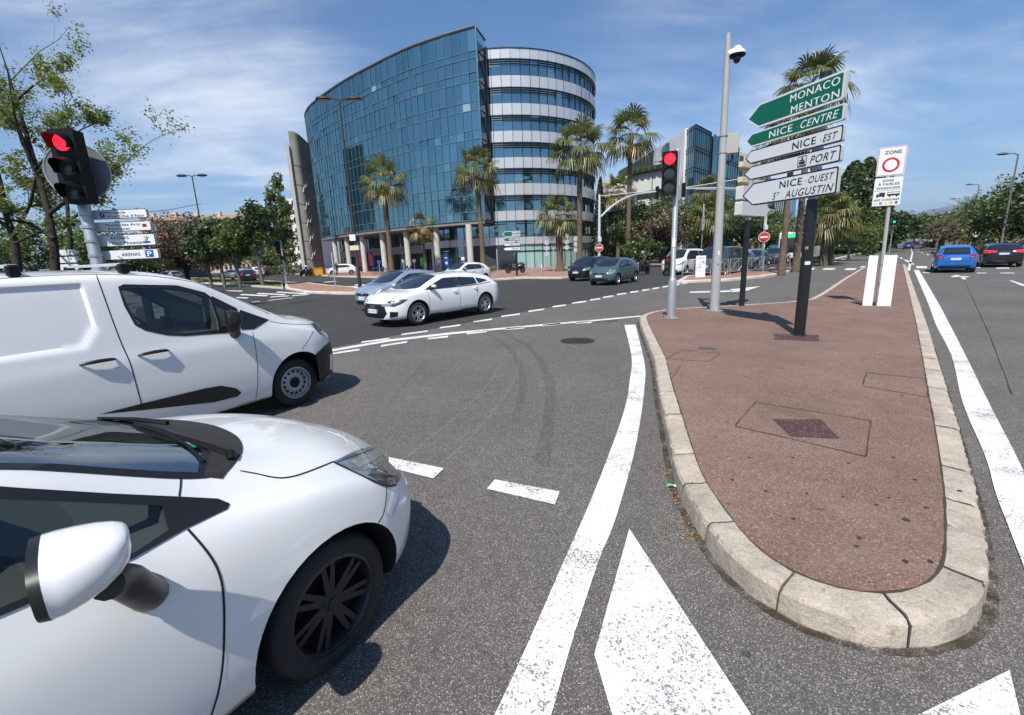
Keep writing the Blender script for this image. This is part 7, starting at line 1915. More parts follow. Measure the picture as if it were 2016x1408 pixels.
# street lamps
def lamp(label, base, hgt, arms, yaw, m=BRONZE, r0=.11, group='street lamps', hs=1.0):
    t = thing('street_lamp', label, 'street lamp', (base.x, base.y, 0), 0, group); b = MB(); b.tube([(0, 0, -.05), (0, 0, 1.1), (0, 0, 1.2), (0, 0, hgt)], [r0, r0, r0*.72, r0*.42], 12); b.build('post', m, t, smooth=True)
    u_ = yawv(yaw)
    for L in arms:
        b = MB(); e = u_*L+Vector((0, 0, hgt+.12*abs(L)*.6)); b.tube([(0, 0, hgt-.05), u_*L*.4+Vector((0, 0, hgt+.1)), e], [r0*.4, r0*.34, r0*.3], 8); a_ = b.build('arm', m, t, smooth=True)
        b = MB(); s_ = hs; n_ = 14; vs = []
        for (rr, h_) in ((0, .12), (.16, .10), (.26, .04), (.27, -.01), (.22, -.04), (0, -.05)):
            for j in range(n_):
                an = 2*math.pi*j/n_; q = e+u_*(math.copysign(1, L)*(.30+rr*1.5*math.cos(an))*s_)+Vector((-u_.y, u_.x, 0))*(rr*.8*math.sin(an)*s_)+Vector((0, 0, (h_+.02)*s_)); vs.append(q)
        b.add(vs, [(i*n_+j, i*n_+(j+1) % n_, (i+1)*n_+(j+1) % n_, (i+1)*n_+j) for i in range(5) for j in range(n_)]); hd__ = b.build('lamp_head', m, a_, smooth=True)
        b = MB(); b.add([e+u_*(math.copysign(1, L)*(.30+.30*math.cos(2*math.pi*j/n_))*s_)+Vector((-u_.y, u_.x, 0))*(.17*math.sin(2*math.pi*j/n_)*s_)-Vector((0, 0, .045*s_)) for j in range(n_)], [tuple(range(n_))]); b.build('lens', mat('lamp_lens', (.30, .27, .22), .3), a_)
    return t
q = gp(709, 567); l1 = lamp('tall bronze double lamp in front of the left half of the glass front', q, at(671, 197, q.y).z, (-.62, .62), 82, hs=1.25, r0=.13)
b = MB(); b.box((-.1, -.14, at(698, 468, q.y).z), (.42, .03, .42)); b.build('plate', WHITES, l1); b = MB(); b.box((-.05, -.14, at(702, 488, q.y).z), (.62, .03, .32)); b.build('plate', mat('cream_plate', (.65, .58, .40), .5), l1)
p_ = at(415, 550, 46); lamp('slender double lamp rising behind the round street trees', p_, at(389, 347, 46).z, (-.55, .55), 84, POLEGREY if 0 else BRONZE, hs=1.2)
for k, (xt, yt, Y, lab, arm) in enumerate(((2005, 304, 40, 'single arm lamp by the dark evergreen at the right edge', -.9), (1928, 364, 62, 'single arm lamp above the feather palm', -.9), (1889, 392, 88, 'distant single arm lamp left of the feather palm top', -.9))):
    p_ = at(xt, yt, Y); lamp(lab, p_, p_.z, (arm,), 95, mat('far_lamp_grey', (.12, .11, .11), .6), .12, hs=1.1)
p_ = at(1285, 320, 58); lamp('lamp with one arm in front of the white building wall', p_, p_.z, (.9,), 80, BRONZE, .1, hs=1.2)
for k, (xt, yt, Y, lab) in enumerate(((1968, 348, 260, 'tall lattice mast beyond the trees on the right'), (1932, 374, 300, 'lattice mast just right of the distant lamps'), (1908, 388, 330, 'thin lattice mast above the feather palm'))):
    p_ = at(xt, yt, Y); t = thing('lattice_mast', lab, 'mast', (p_.x, p_.y, 0), 0, 'lattice masts'); b = MB(); hgt = p_.z
    for (dx, dy) in ((-.6, -.4), (.6, -.4), (0, .6)): b.tube([(dx, dy, 0), (dx*.5, dy*.5, hgt)], .14, 4)
    for j in range(16):
        z0, z1_ = hgt*j/16, hgt*(j+1)/16; s_ = 1 if j % 2 else -1; b.tube([(.6*s_*(1-.5*j/16), 0, z0), (-.6*s_*(1-.5*(j+1)/16), 0, z1_)], .09, 4)
    b.build('lattice', mat('mast_grey', (.30, .32, .34), .6), t); b = MB(); b.box((0, 0, hgt), (1.8, .8, .9)); b.box((.3, 0, hgt*.80), (1.6, .8, .6)); b.build('antenna', mat('mast_grey', (.3, .32, .34), .6), t)

# signal gantries with no entry signs
def noentry(parent, c, r, n_):
    u_ = Vector((-n_.y, n_.x, 0)); b = MB(); k_ = 28
    b.prism([(r*math.cos(2*math.pi*j/k_), r*math.sin(2*math.pi*j/k_)) for j in range(k_)], c, u_, ZV, n_, .02, 0); b.prism([(r*.92*math.cos(2*math.pi*j/k_), r*.92*math.sin(2*math.pi*j/k_)) for j in range(k_)], c+n_*.018, u_, ZV, n_, .005, 1); b.prism([(-r*.66, -r*.15), (r*.66, -r*.15), (r*.66, r*.15), (-r*.66, r*.15)], c+n_*.022, u_, ZV, n_, .004, 0)
    b.build('no_entry_sign', [WHITES, mat('no_entry_red', (.52, .03, .03), .45)], parent)
def gantry(label, base, hgt, end, arm_z, sign_z, sr, box_z):
    t = thing('signal_gantry', label, 'traffic light', (base.x, base.y, .1), 0, 'overhead signal gantries'); b = MB(); b.tube([(0, 0, 0), (0, 0, hgt)], [.12, .08], 14); b.build('post', WPOLE, t, smooth=True)
    E_ = end-Vector((base.x, base.y, .1)); b = MB(); d = Vector((E_.x, E_.y, 0))
    b.tube([(0, 0, hgt-.12), d*.5+ZV*(E_.z+(hgt-.12-E_.z)*.45), E_], .03, 8); b.tube([p for p in smooth_path([Vector((0, 0, arm_z)), d*.25+ZV*(arm_z+(E_.z-arm_z)*.50), d*.55+ZV*(arm_z+(E_.z-arm_z)*.83), E_-ZV*.05], 6)], .045, 8)
    b.tube([p+Vector((0, .12, .0)) for p in smooth_path([Vector((0, 0, arm_z-.1)), d*.25+ZV*(arm_z-.1+(E_.z-arm_z)*.50), d*.55+ZV*(arm_z-.08+(E_.z-arm_z)*.83), E_-ZV*.08], 6)], .03, 8)
    b.build('arm', WPOLE, t, smooth=True)
    n_ = Vector((-base.x, -base.y, 0)).normalized(); noentry(t, n_*.14+ZV*sign_z, sr, n_)
    b = MB(); b.box((0, -.12, box_z), (.26, .2, .34), 0, 0, .02); b.build('control_box', WPOLE, t)
    b = MB(); b.box(E_-ZV*.15, (.24, .22, .95), 0, 0, .03); h_ = b.build('signal_head', BLACKPL, t)
    return t
base = gz(1179.5, 546); Yg = base.y
gantry('pale gantry pole by the drum with arm to the right and no entry sign', base, at(1178, 383, Yg).z-.1, at(1294, 376, Yg+1.5), at(1177, 432, Yg).z, at(1177, 488, Yg).z-.1, 7.5/890*Yg*1.0, at(1175, 472, Yg).z-.1)
base = gz(1499, 533); Yg = base.y
gantry('pale gantry pole behind the barrier with arm to the left and no entry sign', base, at(1512, 338, Yg).z-.1, at(1346, 370, Yg-1.0), at(1508, 380, Yg).z, at(1503, 467, Yg).z-.1, 10/890*Yg*.97, at(1505, 448, Yg).z-.1)
# green signal on the island's far end
base = gz(1750, 502); t = thing('traffic_light', 'slim post with lit green signal seen just right of the zone sign post', 'traffic light', (base.x, base.y, 0)); b = MB(); b.tube([(0, 0, 0), (0, 0, 3.7)], .06, 10); b.build('post', GALV, t, smooth=True)
hz_ = at(1757, 437, base.y).z; head(t, (0, 0, 0), 112, hz_-.18, .13, 0, .33, .40, hoods=False)
# round limit sign on the verge
base = at(1916, 500, 48); t = thing('road_sign', 'small round sign on a brown post beyond the blue hatchback', 'road sign', (base.x, base.y, 0)); zc = at(1916, 462, 48).z; b = MB(); b.tube([(0, 0, 0), (0, 0, zc)], .06, 8); b.box((0, .05, zc-.75), (.6, .08, .9)); b.build('post', mat('brown_post', (.16, .12, .06), .7), t)
n_ = Vector((-base.x, -base.y, 0)).normalized(); u_ = Vector((-n_.y, n_.x, 0)); b = MB()
for rr, mi, o_ in ((.34, 0, .08), (.26, 1, .10)): b.prism([(rr*math.cos(j*.26), rr*math.sin(j*.26)) for j in range(24)], n_*o_+ZV*zc, u_, ZV, n_, .02, mi)
b.prism([(-.16, -.04), (.16, -.04), (.16, .05), (-.16, .05)], n_*.115+ZV*zc, u_, ZV, n_, .01, 2); b.build('round_plate', [SRED, WHITES, SBLACK], t)
# second zone sign across the slip lane, seen edge on
base = gz(1379, 527); Yb = base.y; t = thing('zone_sign', 'narrow looking zone plates on a post behind the barrier, turned nearly edge on', 'road sign', (base.x, base.y, .1)); b = MB(); b.tube([(0, 0, 0), (0, 0, at(1380, 402, Yb).z)], .035, 8); b.build('post', GALV, t)
su = yawv(33); sn = Vector((su.y, -su.x, 0)); z3_, z2_, z1__ = at(1380, 403, Yb).z, at(1380, 430, Yb).z, at(1380, 454, Yb).z
for za, zb_, m_ in ((z2_+.03, z3_, SRED), (z1__, z2_, WHITES)):
    pl = panel(t, [(-.36, za), (.36, za), (.36, zb_), (-.36, zb_)], sn*.06-ZV*.1, su, sn, .03, WHITES, WHITES, .02, r=.03)
    if m_ is SRED:
        b = MB(); b.tube([sn*.065+su*(.17*math.cos(j*.3))+ZV*((za+zb_)/2-.15+.17*math.sin(j*.3)) for j in range(22)], .02, 5); b.build('red_ring', SRED, pl); fit_text(pl, [('ZONE', -.22, .22, zb_-.22, .12, 0, .02)], SBLACK, sn*.06-ZV*.1, su, sn, off=.008)
    else: fit_text(pl, [('ZONE', -.2, .2, zb_-.2, .08, 0, .02), ('À FAIBLES', -.3, .3, zb_-.34, .08, 0, .02), ('ÉMISSIONS', -.3, .3, zb_-.48, .08, 0, .02)], SBLACK, sn*.06-ZV*.1, su, sn, off=.008)
# pedestrian barriers with crossed bars
bp = [gz(*q) for q in ((1342.5, 549), (1372, 549), (1402, 548), (1436, 547), (1470, 544), (1502, 539), (1530, 533))]
first = None; GB_ = 'pedestrian barriers round the paved refuge'
bars_lab = ['first pedestrian barrier at the tip of the paved refuge', 'pedestrian barrier behind the advert board', 'pedestrian barrier behind the camera mast', 'pedestrian barrier between camera mast and black post', 'pedestrian barrier just right of the shorter black post', 'last pedestrian barrier before the bollards']
for k in range(6):
    a, c = bp[k], bp[k+1]; d = (c-a); L = d.length-.12; yw_ = math.atan2(d.y, d.x)
    t = thing('pedestrian_barrier', bars_lab[k], 'barrier', (a.x, a.y, .12), yw_, GB_)
    b = MB(); b.tube([(0, 0, 0), (0, 0, 1.0), (L, 0, 1.0), (L, 0, 0)], .025, 6); b.tube([(0, 0, .25), (L, 0, .25)], .018, 5); b.build('frame', GALV, t)
    b = MB(); b.tube([(0, 0, .25), (L*.5, 0, 1.0), (L, 0, .25)], .014, 5); b.tube([(0, 0, 1.0), (L*.5, 0, .25), (L, 0, 1.0)], .014, 5)
    for j in range(1, 4): b.tube([(L*j/4, 0, .25), (L*j/4, 0, 1.0)], .010, 5)
    b.build('crossed_bars', GALV, t)
# advert board on the barrier
a = gz(1376, 549.5); Yb = a.y; hgt = at(1377, 503, Yb).z-.14; t = thing('advert_board', 'white printed board with green heading and pale map leaning on the barrier', 'board', (a.x, a.y-.15, .12), rad(2))
b = MB(); b.box((0, 0, hgt/2), (.60, .04, hgt), 0, 0, .006); b.build('board', PVC, t)
b = MB(); r = random.Random(2)
for k in range(34):
    x, z = r.uniform(-.24, .24), r.uniform(.42, .84)*hgt; s_ = r.uniform(.015, .06); b.prism([(x+s_*math.cos(j*1.05)*r.uniform(.5, 1.3), z+s_*math.sin(j*1.05)*r.uniform(.5, 1.3)) for j in range(6)], (0, -.0215-.0004*k, 0), (1, 0, 0), ZV, (0, -1, 0), .0004, r.choice((0, 0, 1, 2)))
b.prism([(-.22, hgt*.88), (.24, hgt*.88), (.24, hgt*.91), (-.22, hgt*.91)], (0, -.0215, 0), (1, 0, 0), ZV, (0, -1, 0), .001, 3)
for k in range(12):
    x = -.28+.046*k; b.prism([(x, hgt*(.27+.05*math.sin(k*.7))), (x+.05, hgt*(.27+.05*math.sin(k*.7+.7))), (x+.05, hgt*(.29+.05*math.sin(k*.7+.7))), (x, hgt*(.29+.05*math.sin(k*.7)))], (0, -.0215, 0), (1, 0, 0), ZV, (0, -1, 0), .001, 4)
b.build('print', [mat('print_green', (.35, .58, .35), .6), mat('print_pink', (.62, .28, .34), .6), mat('print_grey', (.45, .45, .45), .6), mat('print_dark_green', (.06, .30, .12), .6), mat('print_line', (.25, .27, .26), .6)], t)
# bollards and thin posts
def bollard(lab, x, yb, yt, r_=.055, m=GALV, cap=None, group='steel bollards on the pavement'):
    a = gz(x, yb); z = at(x, yt, a.y).z; t = thing('bollard', lab, 'bollard', (a.x, a.y, .12), 0, group); b = MB(); b.lathe([(r_, 0), (r_, z-.16), (r_*.7, z-.12), (0, z-.12)], n=12); b.build('post', m, t, smooth=True)
    if cap: b = MB(); b.lathe([(r_+.004, z-.34), (r_+.004, z-.20), (r_*.9, z-.20)], n=12); b.build('white_band', WHITES, t)
for L in (('tall pale post with small box left of the scooter', 980.5, 546, 490, .05), ('bollard right of the scooter rear wheel', 1048, 541, 523, .08), ('bollard with white cap before the frosted shop window', 1056, 537, 517, .05), ('nearest thick bollard on the pavement corner', 1067, 547.5, 521, .07, GALV, 1), ('tall thin post right of the nearest thick bollard', 1090.5, 546.5, 489, .045), ('bollard at the foot of the short palm', 1101, 531, 523, .05), ('bollard just behind the black crossover bonnet', 1118, 528, 518, .05, GALV, 1),
    ('first slim bollard right of the last barrier', 1553, 533, 501, .045, GALV, 1), ('second slim bollard right of the last barrier', 1561, 530, 498, .045, GALV, 1), ('third slim bollard right of the last barrier', 1568, 529, 498, .045, GALV, 1), ('tall slim post at the end of the barrier', 1534, 534, 464, .05)): bollard(*L)
for lab, x, yb, yt, r_ in (('thin grey post on the paved corner left of the bronze lamp', 661.5, 569.5, 497, .05),): bollard(lab, x, yb, yt, r_, GALV, None, 'posts on the left refuge')
a = gz(565, 563); t = thing('traffic_light', 'grey post with black signal seen from the side on the grass refuge', 'traffic light', (a.x, a.y, .12)); b = MB(); b.tube([(0, 0, 0), (0, 0, at(557, 476, a.y).z)], .07, 10); b.build('post', GALV, t)
b = MB(); b.box((-.25, 0, at(552, 488, a.y).z-.1), (.30, .4, 1.05), 0, 0, .04); h_ = b.build('signal_head', BLACKPL, t); b = MB(); b.lathe([(0, -.22), (.06, -.21)], (-.40, 0, at(550, 500, a.y).z-.1), 'y', 10); b.build('lens', mat('dim_red_lamp', (.4, .04, .02), .3, emit=(1, .08, .04), es=.8), h_); b = MB(); b.box((.05, -.1, at(561, 508, a.y).z-.1), (.34, .3, .3), 0, 0, .05); b.build('repeater_head', BLACKPL, t)
# distant five panel sign by the drum
a = gz(1018, 546); Yb = a.y; t = thing('direction_sign', 'distant black post with two green and two white arrow panels beside the scooter', 'road sign', (a.x, a.y, .12)); b = MB(); b.lathe([(.085, 0), (.085, at(1017, 496, Yb).z-.12)], n=12); b.build('post', BLACKP, t); b = MB(); b.lathe([(.06, at(1017, 496, Yb).z-.12), (.06, at(1015, 452, Yb).z-.12), (0, at(1015, 452, Yb).z-.12)], n=10); b.build('mast', GALV, t)
zz_ = lambda y: at(1008, y, Yb).z-.12
for y0, y1, m_, rim, tx in ((466, 455.5, GREENS, WHITES, ['MONACO', 'MENTON']), (475.5, 468, GREENS, WHITES, ['NICE-CENTRE']), (484.5, 478.5, WHITES, SBLACK, ['NICE-EST']), (493.5, 486.5, WHITES, SBLACK, ['PORT'])):
    za, zb_ = zz_(y0), zz_(y1); zm = (za+zb_)/2; pl = panel(t, [(-1.15, zm), (-.88, za), (.38, za), (.38, zb_), (-.88, zb_)], Vector((0, -.14, 0)), Vector((1, 0, 0)), Vector((0, -1, 0)), .07, rim, m_, .035, r=.03)
    hh = (zb_-za); fit_text(pl, [(s_, (-.30 if len(s_) < 8 else -.55), .30, (zb_-hh*.45*(i+1) if len(tx) > 1 else za+hh*.28), hh*(.32 if len(tx) > 1 else .45), 0, .02) for i, s_ in enumerate(tx)], WHITEL if m_ is GREENS else SBLACK, Vector((0, -.14, 0)), Vector((1, 0, 0)), Vector((0, -1, 0)), off=.0075)
# pole mounted round plates left of the drum entrance
for lab, x, yb, yt in (('thin post with stacked small plates before the frosted shop window', 1077, 528, 476), ('thin post with ring shaped plate right of the short palm', 1116, 528, 463), ('thin post with small plate beside the tall palm trunk', 1134, 527, 468)):
    a = at(x, yb, 52); z = at(x, yt, 52).z; t = thing('road_sign', lab, 'road sign', (a.x, a.y, .1), 0, 'thin sign posts before the drum'); b = MB(); b.tube([(0, 0, 0), (0, 0, z)], .04, 8); b.build('post', GALV, t); b = MB()
    for k_ in range(3): b.prism([(.26*math.cos(j*.5), .26*math.sin(j*.5)) for j in range(13)], (0, -.06, z-.2-.62*k_), (1, 0, 0), ZV, (0, -1, 0), .02)
    b.build('plates', PANELG, t)

# ---------------- two wheelers and people
def wheelring(b, c, r, w_=.05, mi=0):
    b.lathe([(r-w_*1.2, -w_*.5), (r-w_*.2, -w_*.55), (r, 0), (r-w_*.2, w_*.55), (r-w_*.3*4, w_*.5)], c, 'y', 20, mi, True)
def bike(label, loc, yaw, group):
    t = thing('bicycle', label, 'bicycle', loc, yaw, group); b = MB()
    for x in (-.52, .52): wheelring(b, (x, 0, .33), .33, .04); 
    for x in (-.52, .52):
        for k in range(8): b.tube([(x, 0, .33), (x+.3*math.cos(k*.785), 0, .33+.3*math.sin(k*.785))], .004, 3)
    b.build('wheel', RUBBER, t); f = MB()
    f.tube([(-.52, 0, .33), (-.10, 0, .30), (.40, 0, .78), (.52, 0, .33)], .028, 6); f.tube([(-.10, 0, .30), (-.22, 0, .86)], .025, 6); f.tube([(-.52, 0, .33), (-.2, 0, .7)], .02, 6); f.tube([(.40, 0, .78), (.36, 0, 1.02)], .022, 6)
    f.tube([(-.52-.36*math.cos(.3+k*.25), 0, .33+.37*math.sin(.3+k*.25)) for k in range(9)], .03, 5); f.box((.50, 0, .80), (.30, .34, .22), 0, 0, .03); f.build('frame', mat('bike_blue', (.012, .05, .24), .4), t)
    f = MB(); f.tube([(.30, -.28, 1.04), (.38, 0, 1.02), (.30, .28, 1.04)], .016, 6); f.box((-.23, 0, .90), (.26, .14, .07), 0, 0, .03); f.build('saddle', BLACKPL, t); return t
b0 = at(752, 535, 60.5); proto = bike('blue hire bicycle at the left end of the docking row', (b0.x, b0.y, .12), rad(200), 'blue hire bicycles before the columns')
names = ['between the second and third columns, left one', 'between the second and third columns, right one']
spots = [(744, 'left hand'), (762, 'third'), (800, 'fourth'), (809, 'fifth'), (818, 'sixth'), (827, 'seventh'), (836, 'eighth'), (845, 'ninth'), (872, 'tenth'), (882, 'eleventh'), (892, 'twelfth'), (902, 'thirteenth'), (913, 'fourteenth')]
r = random.Random(8)
for x, w_ in spots:
    p = at(x, 535, 60.5+r.uniform(-.6, .6)-(.8 if x > 860 else 0)); copy_thing(proto, (p.x, p.y, .12), rad(200+r.uniform(-25, 25)), 'blue hire bicycle in the docking row, %s along from its left end' % w_, 'blue hire bicycles before the columns')
for x, lab, m_ in ((748, 'blue docking terminal at the left bicycles', SBLUE), (796, 'white headed docking terminal between two columns', WHITES), (817, 'white headed docking terminal amid the bicycles', WHITES), (913, 'white headed docking terminal right of the blue totem', WHITES)):
    p = at(x, 535, 59.6); t = thing('docking_terminal', lab, 'docking terminal', (p.x, p.y, .12), 0, 'docking terminals'); b = MB(); b.tube([(0, 0, 0), (0, 0, 1.35)], .06, 8); b.build('post', GALV, t); b = MB(); b.box((0, 0, 1.55), (.42, .2, .42), 0, 0, .04); b.build('head', m_, t)
p = at(880, 533, 59.4); t = thing('hire_totem', 'blue totem with pale tilted top standing among the hire bicycles', 'totem', (p.x, p.y, .12)); b = MB(); b.box((0, 0, 1.15), (.66, .28, 2.3), 0, 0, .04); b.build('body', mat('totem_blue', (.01, .07, .32), .4), t); b = MB(); b.box((0, 0, 2.55), (.75, .4, .05), .2); b.tube([(0, 0, 2.2), (0, 0, 2.55)], .03, 6); b.build('top', PANELG, t); b = MB(); b.box((0, -.145, 1.75), (.4, .01, .12)); b.box((0, -.145, 1.1), (.3, .01, .3)); b.build('label_plate', WHITES, t)
def scooter(label, loc, yaw, cat='scooter', name='motor_scooter'):
    t = thing(name, label, cat, loc, yaw); b = MB()
    for x, r_ in ((-.70, .29), (.70, .31)): wheelring(b, (x, 0, r_), r_, .11); b.lathe([(0, -.03), (r_*.6, -.05), (r_*.6, .05), (0, .03)], (x, 0, r_), 'y', 14)
    b.build('wheel', RUBBER, t, smooth=True); f = MB()
    f.tube([(.70, 0, .34), (.52, 0, .72), (.42, 0, 1.02)], [.10, .15, .10], 8); f.box((.46, 0, .74), (.26, .42, .52), 0, 0, .10); f.box((.0, 0, .36), (.80, .34, .22), 0, 0, .06); f.tube([(-.05, 0, .55), (-.40, 0, .66), (-.75, 0, .74), (-.98, 0, .82)], [.17, .21, .18, .06], 10); f.tube([(-.80, 0, .6), (-.98, 0, .5)], [.12, .04], 8); f.box((.70, 0, .66), (.34, .16, .06), 0, 0, .02)
    f.build('body', mat('scooter_black', (.014, .014, .016), .25, coat=.6), t, smooth=True); s_ = MB(); s_.tube([(.05, 0, .80), (-.3, 0, .86), (-.62, 0, .92), (-.86, 0, .93)], [.10, .16, .16, .08], 10); s_.build('seat', SEATM, t, smooth=True)
    h_ = MB(); h_.tube([(.34, -.34, 1.08), (.42, 0, 1.05), (.34, .34, 1.08)], .02, 6); h_.tube([(.36, .26, 1.08), (.40, .36, 1.28)], .008, 4); h_.tube([(.36, -.26, 1.08), (.40, -.36, 1.28)], .008, 4); h_.box((.40, .38, 1.31), (.03, .14, .09), 0, 0, .02); h_.box((.40, -.38, 1.31), (.03, .14, .09), 0, 0, .02); h_.box((.52, 0, 1.18), (.04, .30, .34), 0, 0, .02); h_.build('handlebar', BLACKPL, t)
    l = MB(); l.lathe([(0, .05), (.09, .0), (.1, -.03)], (.60, 0, .88), 'x', 12); l.build('headlight', LAMPC, t); return t
p = gz(1015, 540.5); scooter('black scooter parked on the pavement behind the distant arrow panels', (p.x, p.y, .12), rad(178))
def person(label, loc, yaw, joints, radii, edges, cloth, skin=(0.40, 0.24, 0.17), hair=(0.03, .02, .015), helmet=None, group=None):
    me = bpy.data.meshes.new('person'); me.from_pydata(joints, edges, []); o = bpy.data.objects.new('person', me); C.objects.link(o)
    sk = o.modifiers.new('s', 'SKIN'); o.modifiers.new('d', 'SUBSURF').levels = 1
    for i, v in enumerate(me.skin_vertices[0].data): v.radius = (radii[i], radii[i]*.9); v.use_root = (i == 0)
    dg = bpy.context.evaluated_depsgraph_get(); dg.update(); m2 = bpy.data.meshes.new_from_object(o.evaluated_get(dg)); bpy.data.objects.remove(o); bpy.data.meshes.remove(me)
    t = thing('person', label, 'person', loc, yaw, group); m2.materials.clear(); m2.materials.append(cloth[0]); m2.materials.append(cloth[1]); m2.materials.append(mat('skin', skin, .55))
    hp = joints[0][2]
    for p_ in m2.polygons:
        z = p_.center.z; p_.use_smooth = True; p_.material_index = 1 if z < hp+.02 else 0
        if (Vector(p_.center)-Vector(joints[3])).length < .15: p_.material_index = 2
    for k in (8, 11):
        for p_ in m2.polygons:
            if (Vector(p_.center)-Vector(joints[k])).length < .10: p_.material_index = 2
    link('body', m2, t); h = Vector(joints[3]); b = MB()
    b.lathe([(.105, -.02), (.112, .04), (.09, .10), (.0, .135)] if not helmet else [(.13, -.10), (.145, .0), (.13, .08), (.08, .14), (0, .155)], h+Vector((-.01, 0, .02)), 'z', 14); b.build('hair' if not helmet else 'helmet', helmet or mat('dark_hair', hair, .7), t, smooth=True); return t
EDG = [(0, 1), (1, 2), (2, 3), (3, 4), (1, 5), (5, 6), (6, 7), (7, 8), (1, 9), (9, 10), (10, 11), (0, 12), (12, 13), (13, 14), (14, 15), (0, 16), (16, 17), (17, 18), (18, 19)]
RADS = [.15, .16, .06, .095, .07, .07, .05, .042, .045, .07, .05, .042, .10, .075, .05, .04, .10, .075, .05, .04]
def stand(st=.22): return [(0, 0, .92), (0, 0, 1.36), (.01, 0, 1.50), (.03, 0, 1.60), (.03, 0, 1.68), (0, .19, 1.38), (-.04, .24, 1.10), (.06, .24, .88), (.10, .24, .80), (0, -.19, 1.38), (.06, -.24, 1.10), (.16, -.22, .88), (0, .09, .86), (st*.6, .10, .48), (st*.3, .10, .09), (st*.3+.14, .10, .05), (0, -.09, .86), (-st*.3, -.10, .47), (-st, -.10, .10), (-st+.14, -.10, .05)]
BLK = mat('black_clothes', (.015, .015, .018), .85); DEN = mat('dark_denim', (.03, .04, .07), .85); GRYC = mat('grey_clothes', (.16, .16, .16), .85); WHC = mat('white_shirt', (.6, .6, .58), .8); OLV = mat('olive_jacket', (.07, .065, .04), .85)
p = at(664, 540, 61); person('walker in black clothes beside the parked white hatchback', (p.x, p.y, .12), rad(100), stand(), RADS, EDG, (BLK, BLK))
for x, lab, cl_ in ((604, 'person in white top standing by the scooters near the curved wall', (WHC, DEN)), (611, 'person in grey standing right of the one in white near the curved wall', (GRYC, BLK))):
    p = at(x, 540, 66); person(lab, (p.x, p.y, .12), rad(250), stand(.1), RADS, EDG, cl_, group='people by the curved wall')
for x, lab in ((598, 'dark scooter parked at the foot of the curved wall'), (608, 'scooter parked between the people near the curved wall')):
    p = at(x, 541, 65); scooter(lab, (p.x, p.y, .12), rad(265))
p = at(622, 540, 67); b = MB(); b.box((p.x, p.y, .62), (2.2, 1.2, 1.0), .2, 0, .05); b.box((p.x, p.y, 1.14), (2.3, 1.3, .08), .2); tag(b.build('grit_bin', mat('yellow_plastic', (.55, .30, .02), .5)), 'yellow bin at the foot of the curved concrete wall', 'bin')
# motorcycle and rider behind the grey green hatchback
p = gz(1264, 541); my = rad(90-(180+50)); scooter('black motorcycle coming towards us beside the grey green hatchback', (p.x, p.y, 0), my, 'motorcycle', 'motorcycle')
sit = [(-.25, 0, .98), (-.10, 0, 1.40), (-.06, 0, 1.54), (-.03, 0, 1.64), (-.03, 0, 1.72), (-.08, .20, 1.42), (.08, .30, 1.18), (.30, .30, 1.10), (.36, .29, 1.09), (-.08, -.20, 1.42), (.08, -.30, 1.18), (.34, -.30, 1.09), (-.2, .13, .95), (.16, .22, .78), (.02, .22, .38), (.16, .22, .33), (-.2, -.13, .95), (.16, -.22, .78), (.02, -.22, .38), (.16, -.22, .33)]
person('rider in olive jacket and pale helmet on the motorcycle', (p.x, p.y, .02), my, sit, RADS, EDG, (OLV, BLK), helmet=mat('grey_helmet', (.22, .22, .20), .3, coat=.6))
sr_ = [(a*.9-.55, b_*.8+.0, c*.78-.02) for a, b_, c in [(j[0], j[1], j[2]) for j in sit]]
# ---------------- bus in the queue
p = gz(1556, 517); t = thing('bus', 'white bus with green lit destination display in the queue behind the palm trunks', 'bus', (p.x, p.y, 0), rad(90-(180+46))); b = MB(); b.box((-4.5, 0, 1.75), (9.6, 2.5, 2.7), 0, 0, .12); b.build('body', WHITEP, t, smooth=True, angle=30); b = MB(); b.box((.22, 0, 1.75), (.2, 2.2, 1.5), 0, 0, .04); b.box((-4.5, 1.23, 2.1), (8.8, .06, 1.0)); b.box((-4.5, -1.23, 2.1), (8.8, .06, 1.0)); b.build('windows', GLASSD, t); b = MB(); b.box((.34, 0, 2.75), (.06, 1.7, .34)); b.build('destination_display', mat('display_green', (.02, .3, .08), .4, emit=(.05, 1, .3), es=1.0), t)
for x in (-1.9, -7.2):
    for s_ in (1, -1):
        b = MB(); b.lathe([(.2, -.13), (.46, -.13), (.48, 0), (.46, .13), (.2, .13)], (x, s_*1.12, .48), 'y', 20); b.build('wheel', RUBBER, t)

